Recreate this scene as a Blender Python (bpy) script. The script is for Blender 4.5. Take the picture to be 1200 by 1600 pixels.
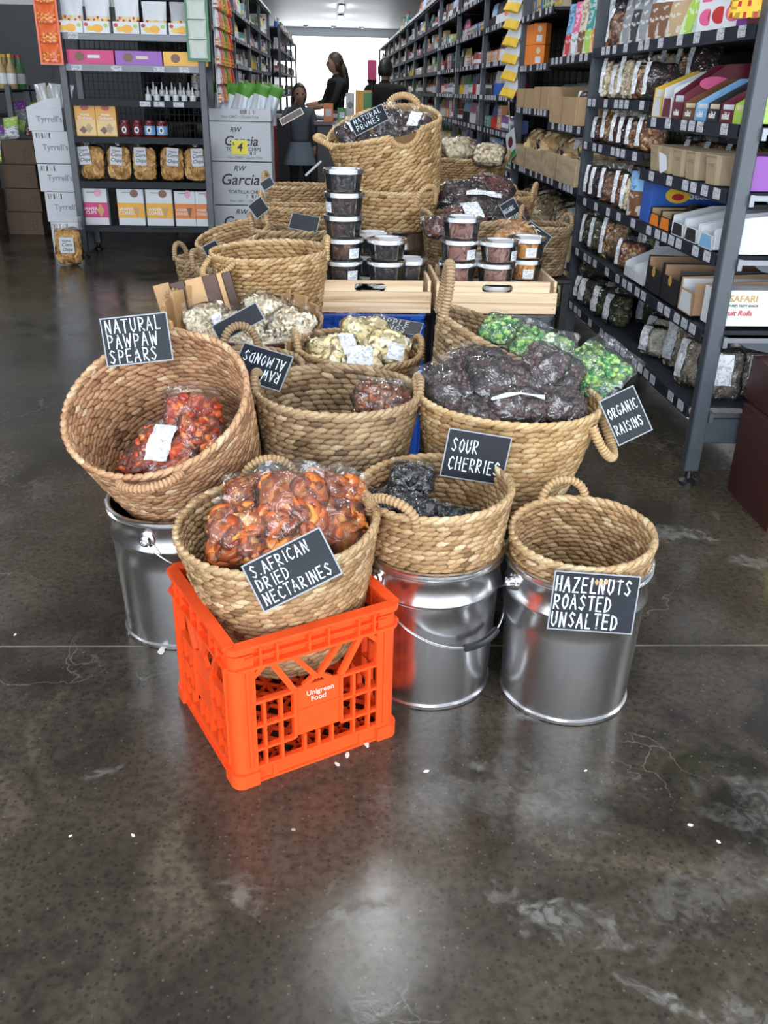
import bpy, math, random
import numpy as np
from mathutils import Matrix, Vector, Quaternion
PI = math.pi; rad = math.radians
sc = bpy.context.scene
for o in list(bpy.data.objects): bpy.data.objects.remove(o)
C = sc.collection
rnd = random.Random(7); rng = np.random.default_rng(7)

# ------------------------------------------------------------------ camera
CAM = Matrix(((0.99851312, 0.00361881, -0.05439165, 0), (-0.0506854, 0.42887643, -0.90194013, 0),
              (0.02006335, 0.90335592, 0.42842216, 0), (0, 0, 0, 1)))
R = Matrix(((CAM[0][0], CAM[0][1], CAM[0][2]), (CAM[1][0], CAM[1][1], CAM[1][2]), (CAM[2][0], CAM[2][1], CAM[2][2])))
# rows = world axes seen from camera axes: world = R @ cam
cam_d = bpy.data.cameras.new('camera'); cam = bpy.data.objects.new('camera', cam_d); C.objects.link(cam)
cam.matrix_world = Matrix.Translation((0, 0, 1.22)) @ R.to_4x4()
cam_d.sensor_fit = 'VERTICAL'; cam_d.sensor_height = 24; cam_d.lens = 24 * 1388 / 1600
cam_d.clip_start = .05; cam_d.clip_end = 120
sc.camera = cam
def ray(x, y): return (R @ Vector((x - 600, 800 - y, -1388))).normalized()
def at(x, y, Y):
    d = ray(x, y); return Vector((0, 0, 1.22)) + d * (Y / d.y)
def atz(x, y, z):
    d = ray(x, y); return Vector((0, 0, 1.22)) + d * ((z - 1.22) / d.z)
def atx(x, y, X):
    d = ray(x, y); return Vector((0, 0, 1.22)) + d * (X / d.x)

# ------------------------------------------------------------------ world, light, exposure
w = bpy.data.worlds.new('overcast_sky'); sc.world = w; w.use_nodes = True
bg = w.node_tree.nodes['Background']; bg.inputs[0].default_value = (.86, .93, 1.0, 1); bg.inputs[1].default_value = 6.0
sc.view_settings.view_transform = 'Standard'; sc.view_settings.look = 'None'
sc.view_settings.gamma = 1; sc.view_settings.use_curve_mapping = False
sc.view_settings.exposure = 0.10
sc.cycles.use_denoising = True
sc.cycles.max_bounces = 7; sc.cycles.transparent_max_bounces = 24; sc.cycles.transmission_bounces = 6
sc.cycles.diffuse_bounces = 4; sc.cycles.glossy_bounces = 3; sc.cycles.sample_clamp_indirect = 6
def area(name, loc, rot, sx, sy, power, col=(1, 1, 1), portal=False):
    l = bpy.data.lights.new(name, 'AREA'); l.shape = 'RECTANGLE'; l.size = sx; l.size_y = sy
    l.energy = power; l.color = col; l.cycles.is_portal = portal
    o = bpy.data.objects.new(name, l); C.objects.link(o); o.location = loc; o.rotation_euler = rot
    return o
area('shopfront_portal', (-.5, -2.3, 1.9), (-PI / 2, 0, PI), 8.6, 3.4, 100, portal=True)

# ------------------------------------------------------------------ materials
MATS = {}
def nt(m): return m.node_tree.nodes, m.node_tree.links
def mat(name, col=(.8, .8, .8), rough=.5, metal=0, noise=0, nscale=30, bump=0, bscale=200, coat=0, emit=None, spec=.5, stretch=None):
    if name in MATS: return MATS[name]
    m = bpy.data.materials.new(name); m.use_nodes = True; N, L = nt(m); b = N['Principled BSDF']
    b.inputs['Base Color'].default_value = (*col, 1); b.inputs['Roughness'].default_value = rough
    b.inputs['Metallic'].default_value = metal; b.inputs['Coat Weight'].default_value = coat
    b.inputs['Specular IOR Level'].default_value = spec
    m.diffuse_color = (*col, 1)
    if emit: b.inputs['Emission Color'].default_value = (*emit[0], 1); b.inputs['Emission Strength'].default_value = emit[1]
    if noise or bump:
        tc = N.new('ShaderNodeTexCoord'); src = tc.outputs['Object']
        if stretch:
            mp = N.new('ShaderNodeMapping'); mp.inputs['Scale'].default_value = stretch; L.new(src, mp.inputs[0]); src = mp.outputs[0]
    if noise:
        t = N.new('ShaderNodeTexNoise'); t.inputs['Scale'].default_value = nscale; t.inputs['Detail'].default_value = 4
        L.new(src, t.inputs[0]); r = N.new('ShaderNodeMapRange'); L.new(t.outputs[0], r.inputs[0])
        r.inputs[1].default_value = .3; r.inputs[2].default_value = .7; r.inputs[3].default_value = 1 - noise; r.inputs[4].default_value = 1 + noise * .6
        x = N.new('ShaderNodeVectorMath'); x.operation = 'SCALE'; x.inputs[0].default_value = col; L.new(r.outputs[0], x.inputs['Scale'])
        L.new(x.outputs[0], b.inputs['Base Color'])
    if bump:
        t = N.new('ShaderNodeTexNoise'); t.inputs['Scale'].default_value = bscale; t.inputs['Detail'].default_value = 3
        L.new(src, t.inputs[0]); bm = N.new('ShaderNodeBump'); bm.inputs['Strength'].default_value = bump; bm.inputs['Distance'].default_value = .003
        L.new(t.outputs[0], bm.inputs['Height']); L.new(bm.outputs[0], b.inputs['Normal'])
    MATS[name] = m; return m
def tone_mat(name, stops, rough=.6, streak=0, bump=0, coat=0, sss=0, spec=.4):
    """colour picked per piece by the mesh attribute 'tone'"""
    if name in MATS: return MATS[name]
    m = bpy.data.materials.new(name); m.use_nodes = True; N, L = nt(m); b = N['Principled BSDF']
    a = N.new('ShaderNodeAttribute'); a.attribute_name = 'tone'
    cr = N.new('ShaderNodeValToRGB'); e = cr.color_ramp.elements
    e[0].position, e[0].color = stops[0][0], (*stops[0][1], 1); e[1].position, e[1].color = stops[-1][0], (*stops[-1][1], 1)
    for p, c in stops[1:-1]:
        q = e.new(p); q.color = (*c, 1)
    L.new(a.outputs['Fac'], cr.inputs[0]); out = cr.outputs[0]
    tc = N.new('ShaderNodeTexCoord')
    if streak:
        t = N.new('ShaderNodeTexNoise'); t.inputs['Scale'].default_value = 160; t.inputs['Detail'].default_value = 3
        mp = N.new('ShaderNodeMapping'); mp.inputs['Scale'].default_value = (1, 1, 3.5); L.new(tc.outputs['Object'], mp.inputs[0]); L.new(mp.outputs[0], t.inputs[0])
        r = N.new('ShaderNodeMapRange'); L.new(t.outputs[0], r.inputs[0]); r.inputs[1].default_value = .25; r.inputs[2].default_value = .75
        r.inputs[3].default_value = 1 - streak; r.inputs[4].default_value = 1 + streak * .4
        x = N.new('ShaderNodeVectorMath'); x.operation = 'SCALE'; L.new(out, x.inputs[0]); L.new(r.outputs[0], x.inputs['Scale']); out = x.outputs[0]
        if bump:
            bm = N.new('ShaderNodeBump'); bm.inputs['Strength'].default_value = bump; bm.inputs['Distance'].default_value = .002
            L.new(t.outputs[0], bm.inputs['Height']); L.new(bm.outputs[0], b.inputs['Normal'])
    L.new(out, b.inputs['Base Color']); b.inputs['Roughness'].default_value = rough; b.inputs['Coat Weight'].default_value = coat
    b.inputs['Specular IOR Level'].default_value = spec
    MATS[name] = m; return m
def film_mat(name, tint=(1, 1, 1), body=.06, rough=.06, wrinkle=1.0, wscale=28, gl=.22):
    """clear plastic: lets light through, reflects sharply on its wrinkles"""
    if name in MATS: return MATS[name]
    m = bpy.data.materials.new(name); m.use_nodes = True; N, L = nt(m); N.remove(N['Principled BSDF']); out = N['Material Output']
    tr = N.new('ShaderNodeBsdfTransparent'); tr.inputs[0].default_value = (*tint, 1)
    gs = N.new('ShaderNodeBsdfGlossy'); gs.inputs['Roughness'].default_value = rough
    df = N.new('ShaderNodeBsdfDiffuse'); df.inputs[0].default_value = (.86, .88, .9, 1)
    tc = N.new('ShaderNodeTexCoord'); t = N.new('ShaderNodeTexNoise'); t.inputs['Scale'].default_value = wscale; t.inputs['Detail'].default_value = 3
    t.inputs['Distortion'].default_value = 2.2
    L.new(tc.outputs['Object'], t.inputs[0]); bm = N.new('ShaderNodeBump'); bm.inputs['Strength'].default_value = wrinkle; bm.inputs['Distance'].default_value = .012
    L.new(t.outputs[0], bm.inputs['Height'])
    if wrinkle:      # crumpled film: small flat facets, each tilted its own way
        vo = N.new('ShaderNodeTexVoronoi'); vo.inputs['Scale'].default_value = wscale * 2.6; dv = N.new('ShaderNodeVectorMath'); dv.operation = 'MULTIPLY_ADD'; dv.inputs[1].default_value = (.05, .05, .05)
        L.new(t.outputs['Color'], dv.inputs[0]); L.new(tc.outputs['Object'], dv.inputs[2]); L.new(dv.outputs[0], vo.inputs[0])
        fc = N.new('ShaderNodeVectorMath'); fc.operation = 'SUBTRACT'; fc.inputs[1].default_value = (.5, .5, .5); L.new(vo.outputs['Color'], fc.inputs[0])
        f2 = N.new('ShaderNodeVectorMath'); f2.operation = 'SCALE'; f2.inputs['Scale'].default_value = .75 * wrinkle; L.new(fc.outputs[0], f2.inputs[0])
        f3 = N.new('ShaderNodeVectorMath'); f3.operation = 'ADD'; L.new(bm.outputs[0], f3.inputs[0]); L.new(f2.outputs[0], f3.inputs[1])
        f4 = N.new('ShaderNodeVectorMath'); f4.operation = 'NORMALIZE'; L.new(f3.outputs[0], f4.inputs[0]); L.new(f4.outputs[0], gs.inputs['Normal'])
    else: L.new(bm.outputs[0], gs.inputs['Normal'])
    fr = N.new('ShaderNodeFresnel'); fr.inputs[0].default_value = 1.45; L.new(bm.outputs[0], fr.inputs[1])
    ad = N.new('ShaderNodeMath'); ad.operation = 'MULTIPLY_ADD'; ad.inputs[1].default_value = 1.15; ad.inputs[2].default_value = gl * .1; L.new(fr.outputs[0], ad.inputs[0])
    m1 = N.new('ShaderNodeMixShader'); m1.inputs[0].default_value = body; L.new(tr.outputs[0], m1.inputs[1]); L.new(df.outputs[0], m1.inputs[2])
    m2 = N.new('ShaderNodeMixShader'); L.new(ad.outputs[0], m2.inputs[0]); L.new(m1.outputs[0], m2.inputs[1]); L.new(gs.outputs[0], m2.inputs[2])
    L.new(m2.outputs[0], out.inputs[0]); MATS[name] = m; return m
def print_mat(name, base, ink, sx=60, sz=160, amount=.5):
    """a printed pack or ticket: small blocks of ink on the base colour, flat print"""
    if name in MATS: return MATS[name]
    m = mat(name, base, .45); N, L = nt(m); b = N['Principled BSDF']
    tc = N.new('ShaderNodeTexCoord'); mp = N.new('ShaderNodeMapping'); mp.inputs['Scale'].default_value = (sx, sx, sz); L.new(tc.outputs['Object'], mp.inputs[0])
    t = N.new('ShaderNodeTexVoronoi'); t.feature = 'F1'; t.distance = 'CHEBYCHEV'; t.inputs['Scale'].default_value = 1; L.new(mp.outputs[0], t.inputs[0])
    s = N.new('ShaderNodeSeparateColor'); L.new(t.outputs['Color'], s.inputs[0])
    g = N.new('ShaderNodeMath'); g.operation = 'LESS_THAN'; g.inputs[1].default_value = amount; L.new(s.outputs[0], g.inputs[0])
    mx = N.new('ShaderNodeMix'); mx.data_type = 'RGBA'; mx.inputs['A'].default_value = (*base, 1); mx.inputs['B'].default_value = (*ink, 1)
    L.new(g.outputs[0], mx.inputs['Factor']); L.new(mx.outputs['Result'], b.inputs['Base Color']); return m

STRAW = tone_mat('woven_straw', [(0, (.10, .052, .022)), (.25, (.30, .17, .075)), (.6, (.47, .29, .14)), (.85, (.60, .41, .22)), (1, (.74, .58, .36))], .55, .45, .5)
STRAW_RED = tone_mat('woven_straw_reddish', [(0, (.11, .05, .022)), (.25, (.33, .165, .08)), (.6, (.50, .27, .14)), (.85, (.62, .37, .20)), (1, (.78, .60, .38))], .55, .45, .5)
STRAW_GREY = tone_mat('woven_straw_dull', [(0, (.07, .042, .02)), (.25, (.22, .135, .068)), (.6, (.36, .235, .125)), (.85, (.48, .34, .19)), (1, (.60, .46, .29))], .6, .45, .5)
STRAW_GOLD = tone_mat('woven_straw_golden', [(0, (.12, .06, .022)), (.25, (.36, .205, .08)), (.6, (.54, .34, .155)), (.85, (.66, .46, .24)), (1, (.78, .60, .36))], .55, .4, .5)
STEEL = mat('brushed_tinplate', (.80, .80, .81), .24, 1, noise=.10, nscale=8, bump=.03, bscale=60, stretch=(1, 1, .15))
STEEL_RIM = mat('bright_tinplate_edge', (.75, .75, .76), .16, 1)
WIRE = mat('steel_wire', (.55, .55, .56), .25, 1)
BLACK = mat('black_plastic', (.012, .012, .013), .35)
POST = mat('charcoal_powder_coat', (.060, .072, .088), .38, 0, noise=.12, nscale=12)
DECK = mat('dark_shelf_steel', (.026, .030, .036), .6, spec=.2)
STRIP = mat('navy_price_strip', (.018, .022, .034), .6, spec=.12)
TICKET = print_mat('white_price_ticket', (.58, .60, .65), (.30, .32, .38), 90, 260, .38)
STICKER = print_mat('white_sticker_print', (.80, .82, .85), (.50, .53, .58), 130, 330, .30)
FILM = film_mat('clear_crinkled_film', body=.03, rough=.08, wrinkle=1.0, wscale=15, gl=.7)
FILM_PALE = film_mat('clear_film_over_pale_goods', body=.0, rough=.08, wrinkle=1.0, wscale=15, gl=.15)
FILM_BLACK = film_mat('glossy_dark_packet_film', tint=(.5, .52, .58), body=.01, rough=.08, wrinkle=1.0, wscale=30, gl=1.0)
FILM2 = film_mat('hazy_packet_film', body=.10, rough=.12, wrinkle=.6, wscale=40)
CLEAR = film_mat('clear_tub_plastic', body=.02, rough=.04, wrinkle=0.0, gl=.2)
LID = film_mat('frosted_lid_plastic', tint=(.85, .88, .92), body=.62, rough=.2, wrinkle=0.0, gl=.5)
ORANGE = mat('orange_crate_plastic', (.93, .085, .012), .42, 0, noise=.08, nscale=14, bump=.12, bscale=90)
BLUE = mat('blue_crate_plastic', (.01, .085, .46), .4)
CHAR = mat('charcoal_crate_plastic', (.045, .05, .058), .45)
REDC = mat('dark_red_crate_plastic', (.16, .012, .018), .45)
CHALKB = mat('chalkboard_black', (.010, .013, .020), .42, noise=.2, nscale=20, spec=.22)
SIGN_EDGE = mat('laminated_sign_edge', (.26, .28, .31), .35)
CARD = mat('brown_cardboard', (.36, .24, .13), .75, noise=.1, nscale=9)
DKCARD = mat('dark_brown_card', (.055, .016, .013), .5, noise=.1, nscale=9)
WHITEC = mat('white_card', (.62, .64, .69), .55, noise=.04, nscale=6)
INK = mat('black_print', (.02, .02, .022), .5)
WHITEINK = mat('white_print', (.85, .87, .88), .5)
GREYINK = mat('grey_print', (.25, .26, .28), .5)
def chalk():
    m = bpy.data.materials.new('worn_white_chalk'); m.use_nodes = True; N, L = nt(m); b = N['Principled BSDF']
    tc = N.new('ShaderNodeTexCoord'); t = N.new('ShaderNodeTexNoise'); t.inputs['Scale'].default_value = 65; t.inputs['Detail'].default_value = 4
    L.new(tc.outputs['Object'], t.inputs[0]); cr = N.new('ShaderNodeValToRGB'); e = cr.color_ramp.elements
    e[0].position = .34; e[0].color = (.04, .05, .065, 1); e[1].position = .43; e[1].color = (.72, .80, .86, 1)
    L.new(t.outputs[0], cr.inputs[0]); L.new(cr.outputs[0], b.inputs['Base Color']); b.inputs['Roughness'].default_value = .8; return m
CHALK = chalk()
def pine():
    m = bpy.data.materials.new('pale_pine'); m.use_nodes = True; N, L = nt(m); b = N['Principled BSDF']; b.inputs['Roughness'].default_value = .5
    tc = N.new('ShaderNodeTexCoord'); mp = N.new('ShaderNodeMapping'); mp.inputs['Scale'].default_value = (1.4, 9, 26); L.new(tc.outputs['Object'], mp.inputs[0])
    oi = N.new('ShaderNodeObjectInfo'); ad = N.new('ShaderNodeVectorMath'); ad.operation = 'ADD'; L.new(mp.outputs[0], ad.inputs[0])
    sx = N.new('ShaderNodeMath'); sx.operation = 'MULTIPLY'; sx.inputs[1].default_value = 37; L.new(oi.outputs['Random'], sx.inputs[0]); L.new(sx.outputs[0], ad.inputs[1])
    t = N.new('ShaderNodeTexNoise'); t.inputs['Scale'].default_value = 1.3; t.inputs['Detail'].default_value = 5; t.inputs['Distortion'].default_value = .6; L.new(ad.outputs[0], t.inputs[0])
    cr = N.new('ShaderNodeValToRGB'); e = cr.color_ramp.elements; e[0].position = .28; e[0].color = (.42, .25, .13, 1); e[1].position = .62; e[1].color = (.86, .67, .45, 1)
    q = e.new(.45); q.color = (.76, .54, .33, 1); L.new(t.outputs[0], cr.inputs[0]); L.new(cr.outputs[0], b.inputs['Base Color']); return m
PINE = pine()
ROUGHWOOD = mat('rough_crate_wood', (.50, .38, .24), .7, noise=.3, nscale=7, stretch=(1, 1, 4))

# ------------------------------------------------------------------ mesh helpers
class MB:
    def __init__(s): s.v = []; s.f = []; s.m = []
    def add(s, vs, fs, m=0, M=None):
        k = len(s.v)
        s.v += [tuple(M @ Vector(v)) for v in vs] if M is not None else [tuple(v) for v in vs]
        s.f += [tuple(i + k for i in f) for f in fs]; s.m += [m] * len(fs); return s
    def box(s, c, d, m=0, rot=None, bev=0):
        x, y, z = d[0] / 2, d[1] / 2, d[2] / 2; M = Matrix.Translation(c)
        if rot is not None: M = M @ (rot if isinstance(rot, Matrix) else Matrix.Rotation(rot, 4, 'Z'))
        if bev:
            b = min(bev, x * .9, y * .9, z * .9); vs = []; idx = {}
            for sx in (-1, 1):
                for sy in (-1, 1):
                    for sz in (-1, 1):
                        for a in range(3):
                            p = [sx * x, sy * y, sz * z]
                            for q in range(3):
                                if q != a: p[q] -= (sx, sy, sz)[q] * b
                            idx[(sx, sy, sz, a)] = len(vs); vs.append(p)
            fs = []
            for a in range(3):
                b1, b2 = [(1, 2), (2, 0), (0, 1)][a]
                for sg in (-1, 1):
                    q = []
                    for u, v in ((-1, -1), (1, -1), (1, 1), (-1, 1)):
                        t = [0, 0, 0]; t[a] = sg; t[b1] = u; t[b2] = v; q.append(idx[(*t, a)])
                    fs.append(q if sg > 0 else q[::-1])
                for u in (-1, 1):
                    for v in (-1, 1):
                        t = [0, 0, 0]; t[b1] = u; t[b2] = v; t0 = t[:]; t1 = t[:]; t0[a] = -1; t1[a] = 1
                        q = [idx[(*t0, b1)], idx[(*t1, b1)], idx[(*t1, b2)], idx[(*t0, b2)]]
                        fs.append(q if u * v < 0 else q[::-1])
            for sx in (-1, 1):
                for sy in (-1, 1):
                    for sz in (-1, 1):
                        q = [idx[(sx, sy, sz, a)] for a in range(3)]; fs.append(q if sx * sy * sz > 0 else q[::-1])
            return s.add(vs, fs, m, M)
        vs = [(i * x, j * y, k * z) for i in (-1, 1) for j in (-1, 1) for k in (-1, 1)]
        return s.add(vs, [(0, 1, 3, 2), (4, 6, 7, 5), (0, 4, 5, 1), (2, 3, 7, 6), (0, 2, 6, 4), (1, 5, 7, 3)], m, M)
    def bar(s, a, b, wx, wz, m=0, up=(0, 0, 1)):
        a, b = Vector(a), Vector(b); d = b - a; z = d.normalized(); x = Vector(up).cross(z)
        if x.length < 1e-4: x = Vector((1, 0, 0)).cross(z)
        x.normalize(); y = z.cross(x); M = Matrix((x, y, z)).transposed().to_4x4(); M.translation = (a + b) / 2
        return s.box((0, 0, 0), (wx, wz, d.length), m, M) if False else s._bx(M, (wx, wz, d.length), m)
    def _bx(s, M, d, m):
        x, y, z = d[0] / 2, d[1] / 2, d[2] / 2
        vs = [(i * x, j * y, k * z) for i in (-1, 1) for j in (-1, 1) for k in (-1, 1)]
        return s.add(vs, [(0, 1, 3, 2), (4, 6, 7, 5), (0, 4, 5, 1), (2, 3, 7, 6), (0, 2, 6, 4), (1, 5, 7, 3)], m, M)
    def lathe(s, prof, n=24, m=0, M=None, cap=True):
        vs = []; fs = []
        for r, z in prof:
            for k in range(n): a = 2 * PI * k / n; vs.append((r * math.cos(a), r * math.sin(a), z))
        for i in range(len(prof) - 1):
            for k in range(n):
                a = i * n + k; b = i * n + (k + 1) % n; fs.append((a, b, b + n, a + n))
        if cap: fs.append(tuple(range(n))[::-1]); q = (len(prof) - 1) * n; fs.append(tuple(range(q, q + n)))
        return s.add(vs, fs, m, M)
    def tube(s, pts, r, n=8, m=0, closed=False, rf=None):
        P = [Vector(p) for p in pts]; k0 = len(s.v); N_ = len(P); prev = None; vs = []; fs = []
        for i, p in enumerate(P):
            t = (P[(i + 1) % N_] - P[i - 1]) if closed else (P[min(i + 1, N_ - 1)] - P[max(i - 1, 0)]); t.normalize()
            if prev is None: x = t.orthogonal().normalized()
            else: x = (prev - t * prev.dot(t)).normalized()
            prev = x; y = t.cross(x); rr = rf(i) if rf else r
            for j in range(n): a = 2 * PI * j / n; vs.append(p + (x * math.cos(a) + y * math.sin(a)) * rr)
        for i in range(N_ if closed else N_ - 1):
            for j in range(n):
                a = i * n + j; b = i * n + (j + 1) % n; c = ((i + 1) % N_) * n
                fs.append((a, b, c + (j + 1) % n, c + j))
        if not closed: fs.append(tuple(range(n))[::-1]); fs.append(tuple(range((N_ - 1) * n, N_ * n)))
        return s.add(vs, fs, m)
    def poly(s, pts, d, m=0, M=None):
        """extrude an outline in XY by d along +Z"""
        n = len(pts); vs = [(x, y, 0) for x, y in pts] + [(x, y, d) for x, y in pts]
        fs = [tuple(range(n))[::-1], tuple(range(n, 2 * n))] + [(i, (i + 1) % n, (i + 1) % n + n, i + n) for i in range(n)]
        return s.add(vs, fs, m, M)
    def mesh(s, name, smooth=False, angle=None):
        me = bpy.data.meshes.new(name); me.from_pydata(s.v, [], s.f); me.polygons.foreach_set('material_index', s.m)
        if smooth: me.polygons.foreach_set('use_smooth', [True] * len(s.f))
        me.update()
        if smooth: me.set_sharp_from_angle(angle=rad(angle or 35))
        return me
def put(name, me, mats=None, parent=None, loc=(0, 0, 0), rot=(0, 0, 0), label=None, scale=None):
    o = bpy.data.objects.new(name, me); C.objects.link(o)
    if mats is not None and len(me.materials) == 0:
        for m in (mats if isinstance(mats, (list, tuple)) else [mats]): me.materials.append(m)
    if parent is not None: o.parent = parent
    o.location = loc
    if isinstance(rot, Quaternion): o.rotation_mode = 'QUATERNION'; o.rotation_quaternion = rot
    elif isinstance(rot, Matrix): o.rotation_euler = rot.to_euler()
    else: o.rotation_euler = rot
    if scale is not None: o.scale = scale if hasattr(scale, '__len__') else (scale,) * 3
    if label: o['label'] = label
    return o
def tag(o, label=None, cat=None, group=None, kind=None):
    if label: o['label'] = label
    if cat: o['category'] = cat
    if group: o['group'] = group
    if kind: o['kind'] = kind
    return o
def thing(name, label, cat, loc=(0, 0, 0), rot=(0, 0, 0), group=None):
    o = bpy.data.objects.new(name, None); C.objects.link(o); o.empty_display_size = .05; o.location = loc
    o.rotation_euler = rot.to_euler() if isinstance(rot, (Matrix, Quaternion)) else rot
    return tag(o, label, cat, group)
def dup(root, loc=None, rot=None, label=None, group=None, scale=None):
    def cp(o, par):
        c = o.copy(); C.objects.link(c); c.parent = par
        for ch in o.children: cp(ch, c)
        return c
    r = cp(root, None)
    if loc is not None: r.location = loc
    if rot is not None: r.rotation_euler = rot.to_euler() if isinstance(rot, (Matrix, Quaternion)) else rot
    if label: r['label'] = label
    if group: r['group'] = group
    if scale is not None: r.scale = scale if hasattr(scale, '__len__') else (scale,) * 3
    return r
def struct(name, me, mats, parent=None, loc=(0, 0, 0), rot=(0, 0, 0)):
    o = put(name, me, mats, parent, loc, rot)
    if parent is None: o['kind'] = 'structure'
    return o
def np_mesh(name, V, F, tone=None, smooth=True):
    me = bpy.data.meshes.new(name); F = [f for f in F if len(f)]
    nl = sum(f.size for f in F); nf = sum(len(f) for f in F)
    me.vertices.add(len(V)); me.vertices.foreach_set('co', np.ascontiguousarray(V, dtype=np.float32).ravel())
    me.loops.add(nl); me.polygons.add(nf)
    me.loops.foreach_set('vertex_index', np.concatenate([f.ravel() for f in F]).astype(np.int32))
    st = []; k = 0
    for f in F: st.append(k + np.arange(len(f)) * f.shape[1]); k += f.size
    me.polygons.foreach_set('loop_start', np.concatenate(st).astype(np.int32))
    if smooth: me.polygons.foreach_set('use_smooth', np.ones(nf, dtype=bool))
    me.update(calc_edges=True); me.validate()
    if tone is not None:
        a = me.attributes.new('tone', 'FLOAT', 'POINT'); a.data.foreach_set('value', np.ascontiguousarray(tone, dtype=np.float32))
    return me
def scatter(tv, tf, P, M, tones):
    """copies of a small template (verts tv, face arrays tf) at P with 3x3 matrices M, one mesh"""
    n, k = len(P), len(tv); V = (np.einsum('nij,kj->nki', M, tv) + P[:, None, :]).reshape(-1, 3)
    F = [(f[None] + (np.arange(n) * k)[:, None, None]).reshape(-1, f.shape[1]) for f in tf]
    return V, F, np.repeat(tones, k)
def rand_rot(n, g):
    q = g.normal(size=(n, 4)); q /= np.linalg.norm(q, axis=1)[:, None]; w_, x, y, z = q.T
    return np.stack([1 - 2 * (y * y + z * z), 2 * (x * y - z * w_), 2 * (x * z + y * w_), 2 * (x * y + z * w_), 1 - 2 * (x * x + z * z), 2 * (y * z - x * w_),
                     2 * (x * z - y * w_), 2 * (y * z + x * w_), 1 - 2 * (x * x + y * y)], 1).reshape(n, 3, 3)
def ring_template(us, rs, n):
    """pointed lozenge along x: tips at us[0], us[-1], rings between"""
    v = [(us[0], 0, 0)]
    for u, r in zip(us[1:-1], rs): v += [(u, r * math.cos(2 * PI * k / n), r * math.sin(2 * PI * k / n)) for k in range(n)]
    v.append((us[-1], 0, 0)); last = len(v) - 1; m = len(rs); tri = []; quad = []
    for k in range(n): tri.append((0, 1 + (k + 1) % n, 1 + k)); tri.append((last, 1 + (m - 1) * n + k, 1 + (m - 1) * n + (k + 1) % n))
    for i in range(m - 1):
        for k in range(n): a = 1 + i * n; quad.append((a + k, a + (k + 1) % n, a + n + (k + 1) % n, a + n + k))
    return np.array(v), [np.array(tri), np.array(quad)]
TXT = {}
def text_mesh(s, size, extrude=.0004, align='CENTER', shear=0, space=1):
    key = (s, size, align, shear)
    if key in TXT: return TXT[key]
    cu = bpy.data.curves.new('lettering', 'FONT'); cu.body = s; cu.size = size; cu.extrude = extrude; cu.align_x = align; cu.align_y = 'CENTER'
    cu.shear = shear; cu.offset = size * .014; cu.space_line = .8; cu.resolution_u = 3; cu.space_character = space
    o = bpy.data.objects.new('lettering', cu); C.objects.link(o); dg = bpy.context.evaluated_depsgraph_get()
    me = bpy.data.meshes.new_from_object(o.evaluated_get(dg)); bpy.data.objects.remove(o); me.materials.clear(); TXT[key] = me; return me
def lettering(s, size, parent, loc, rot, m, shear=0, scale=None, align='CENTER'):
    me = text_mesh(s, size, align=align, shear=shear)
    o = put('lettering', me, None, parent, loc, rot, scale=scale)
    if len(me.materials) == 0: me.materials.append(m)
    elif me.materials[0] != m:
        o.data = me.copy(); o.data.materials[0] = m
    return o
FACE_CAM = (PI / 2, 0, 0)            # text upright, readable from -Y
FACE_AISLE = (PI / 2, 0, -PI / 2)    # text upright, readable from -X

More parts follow.
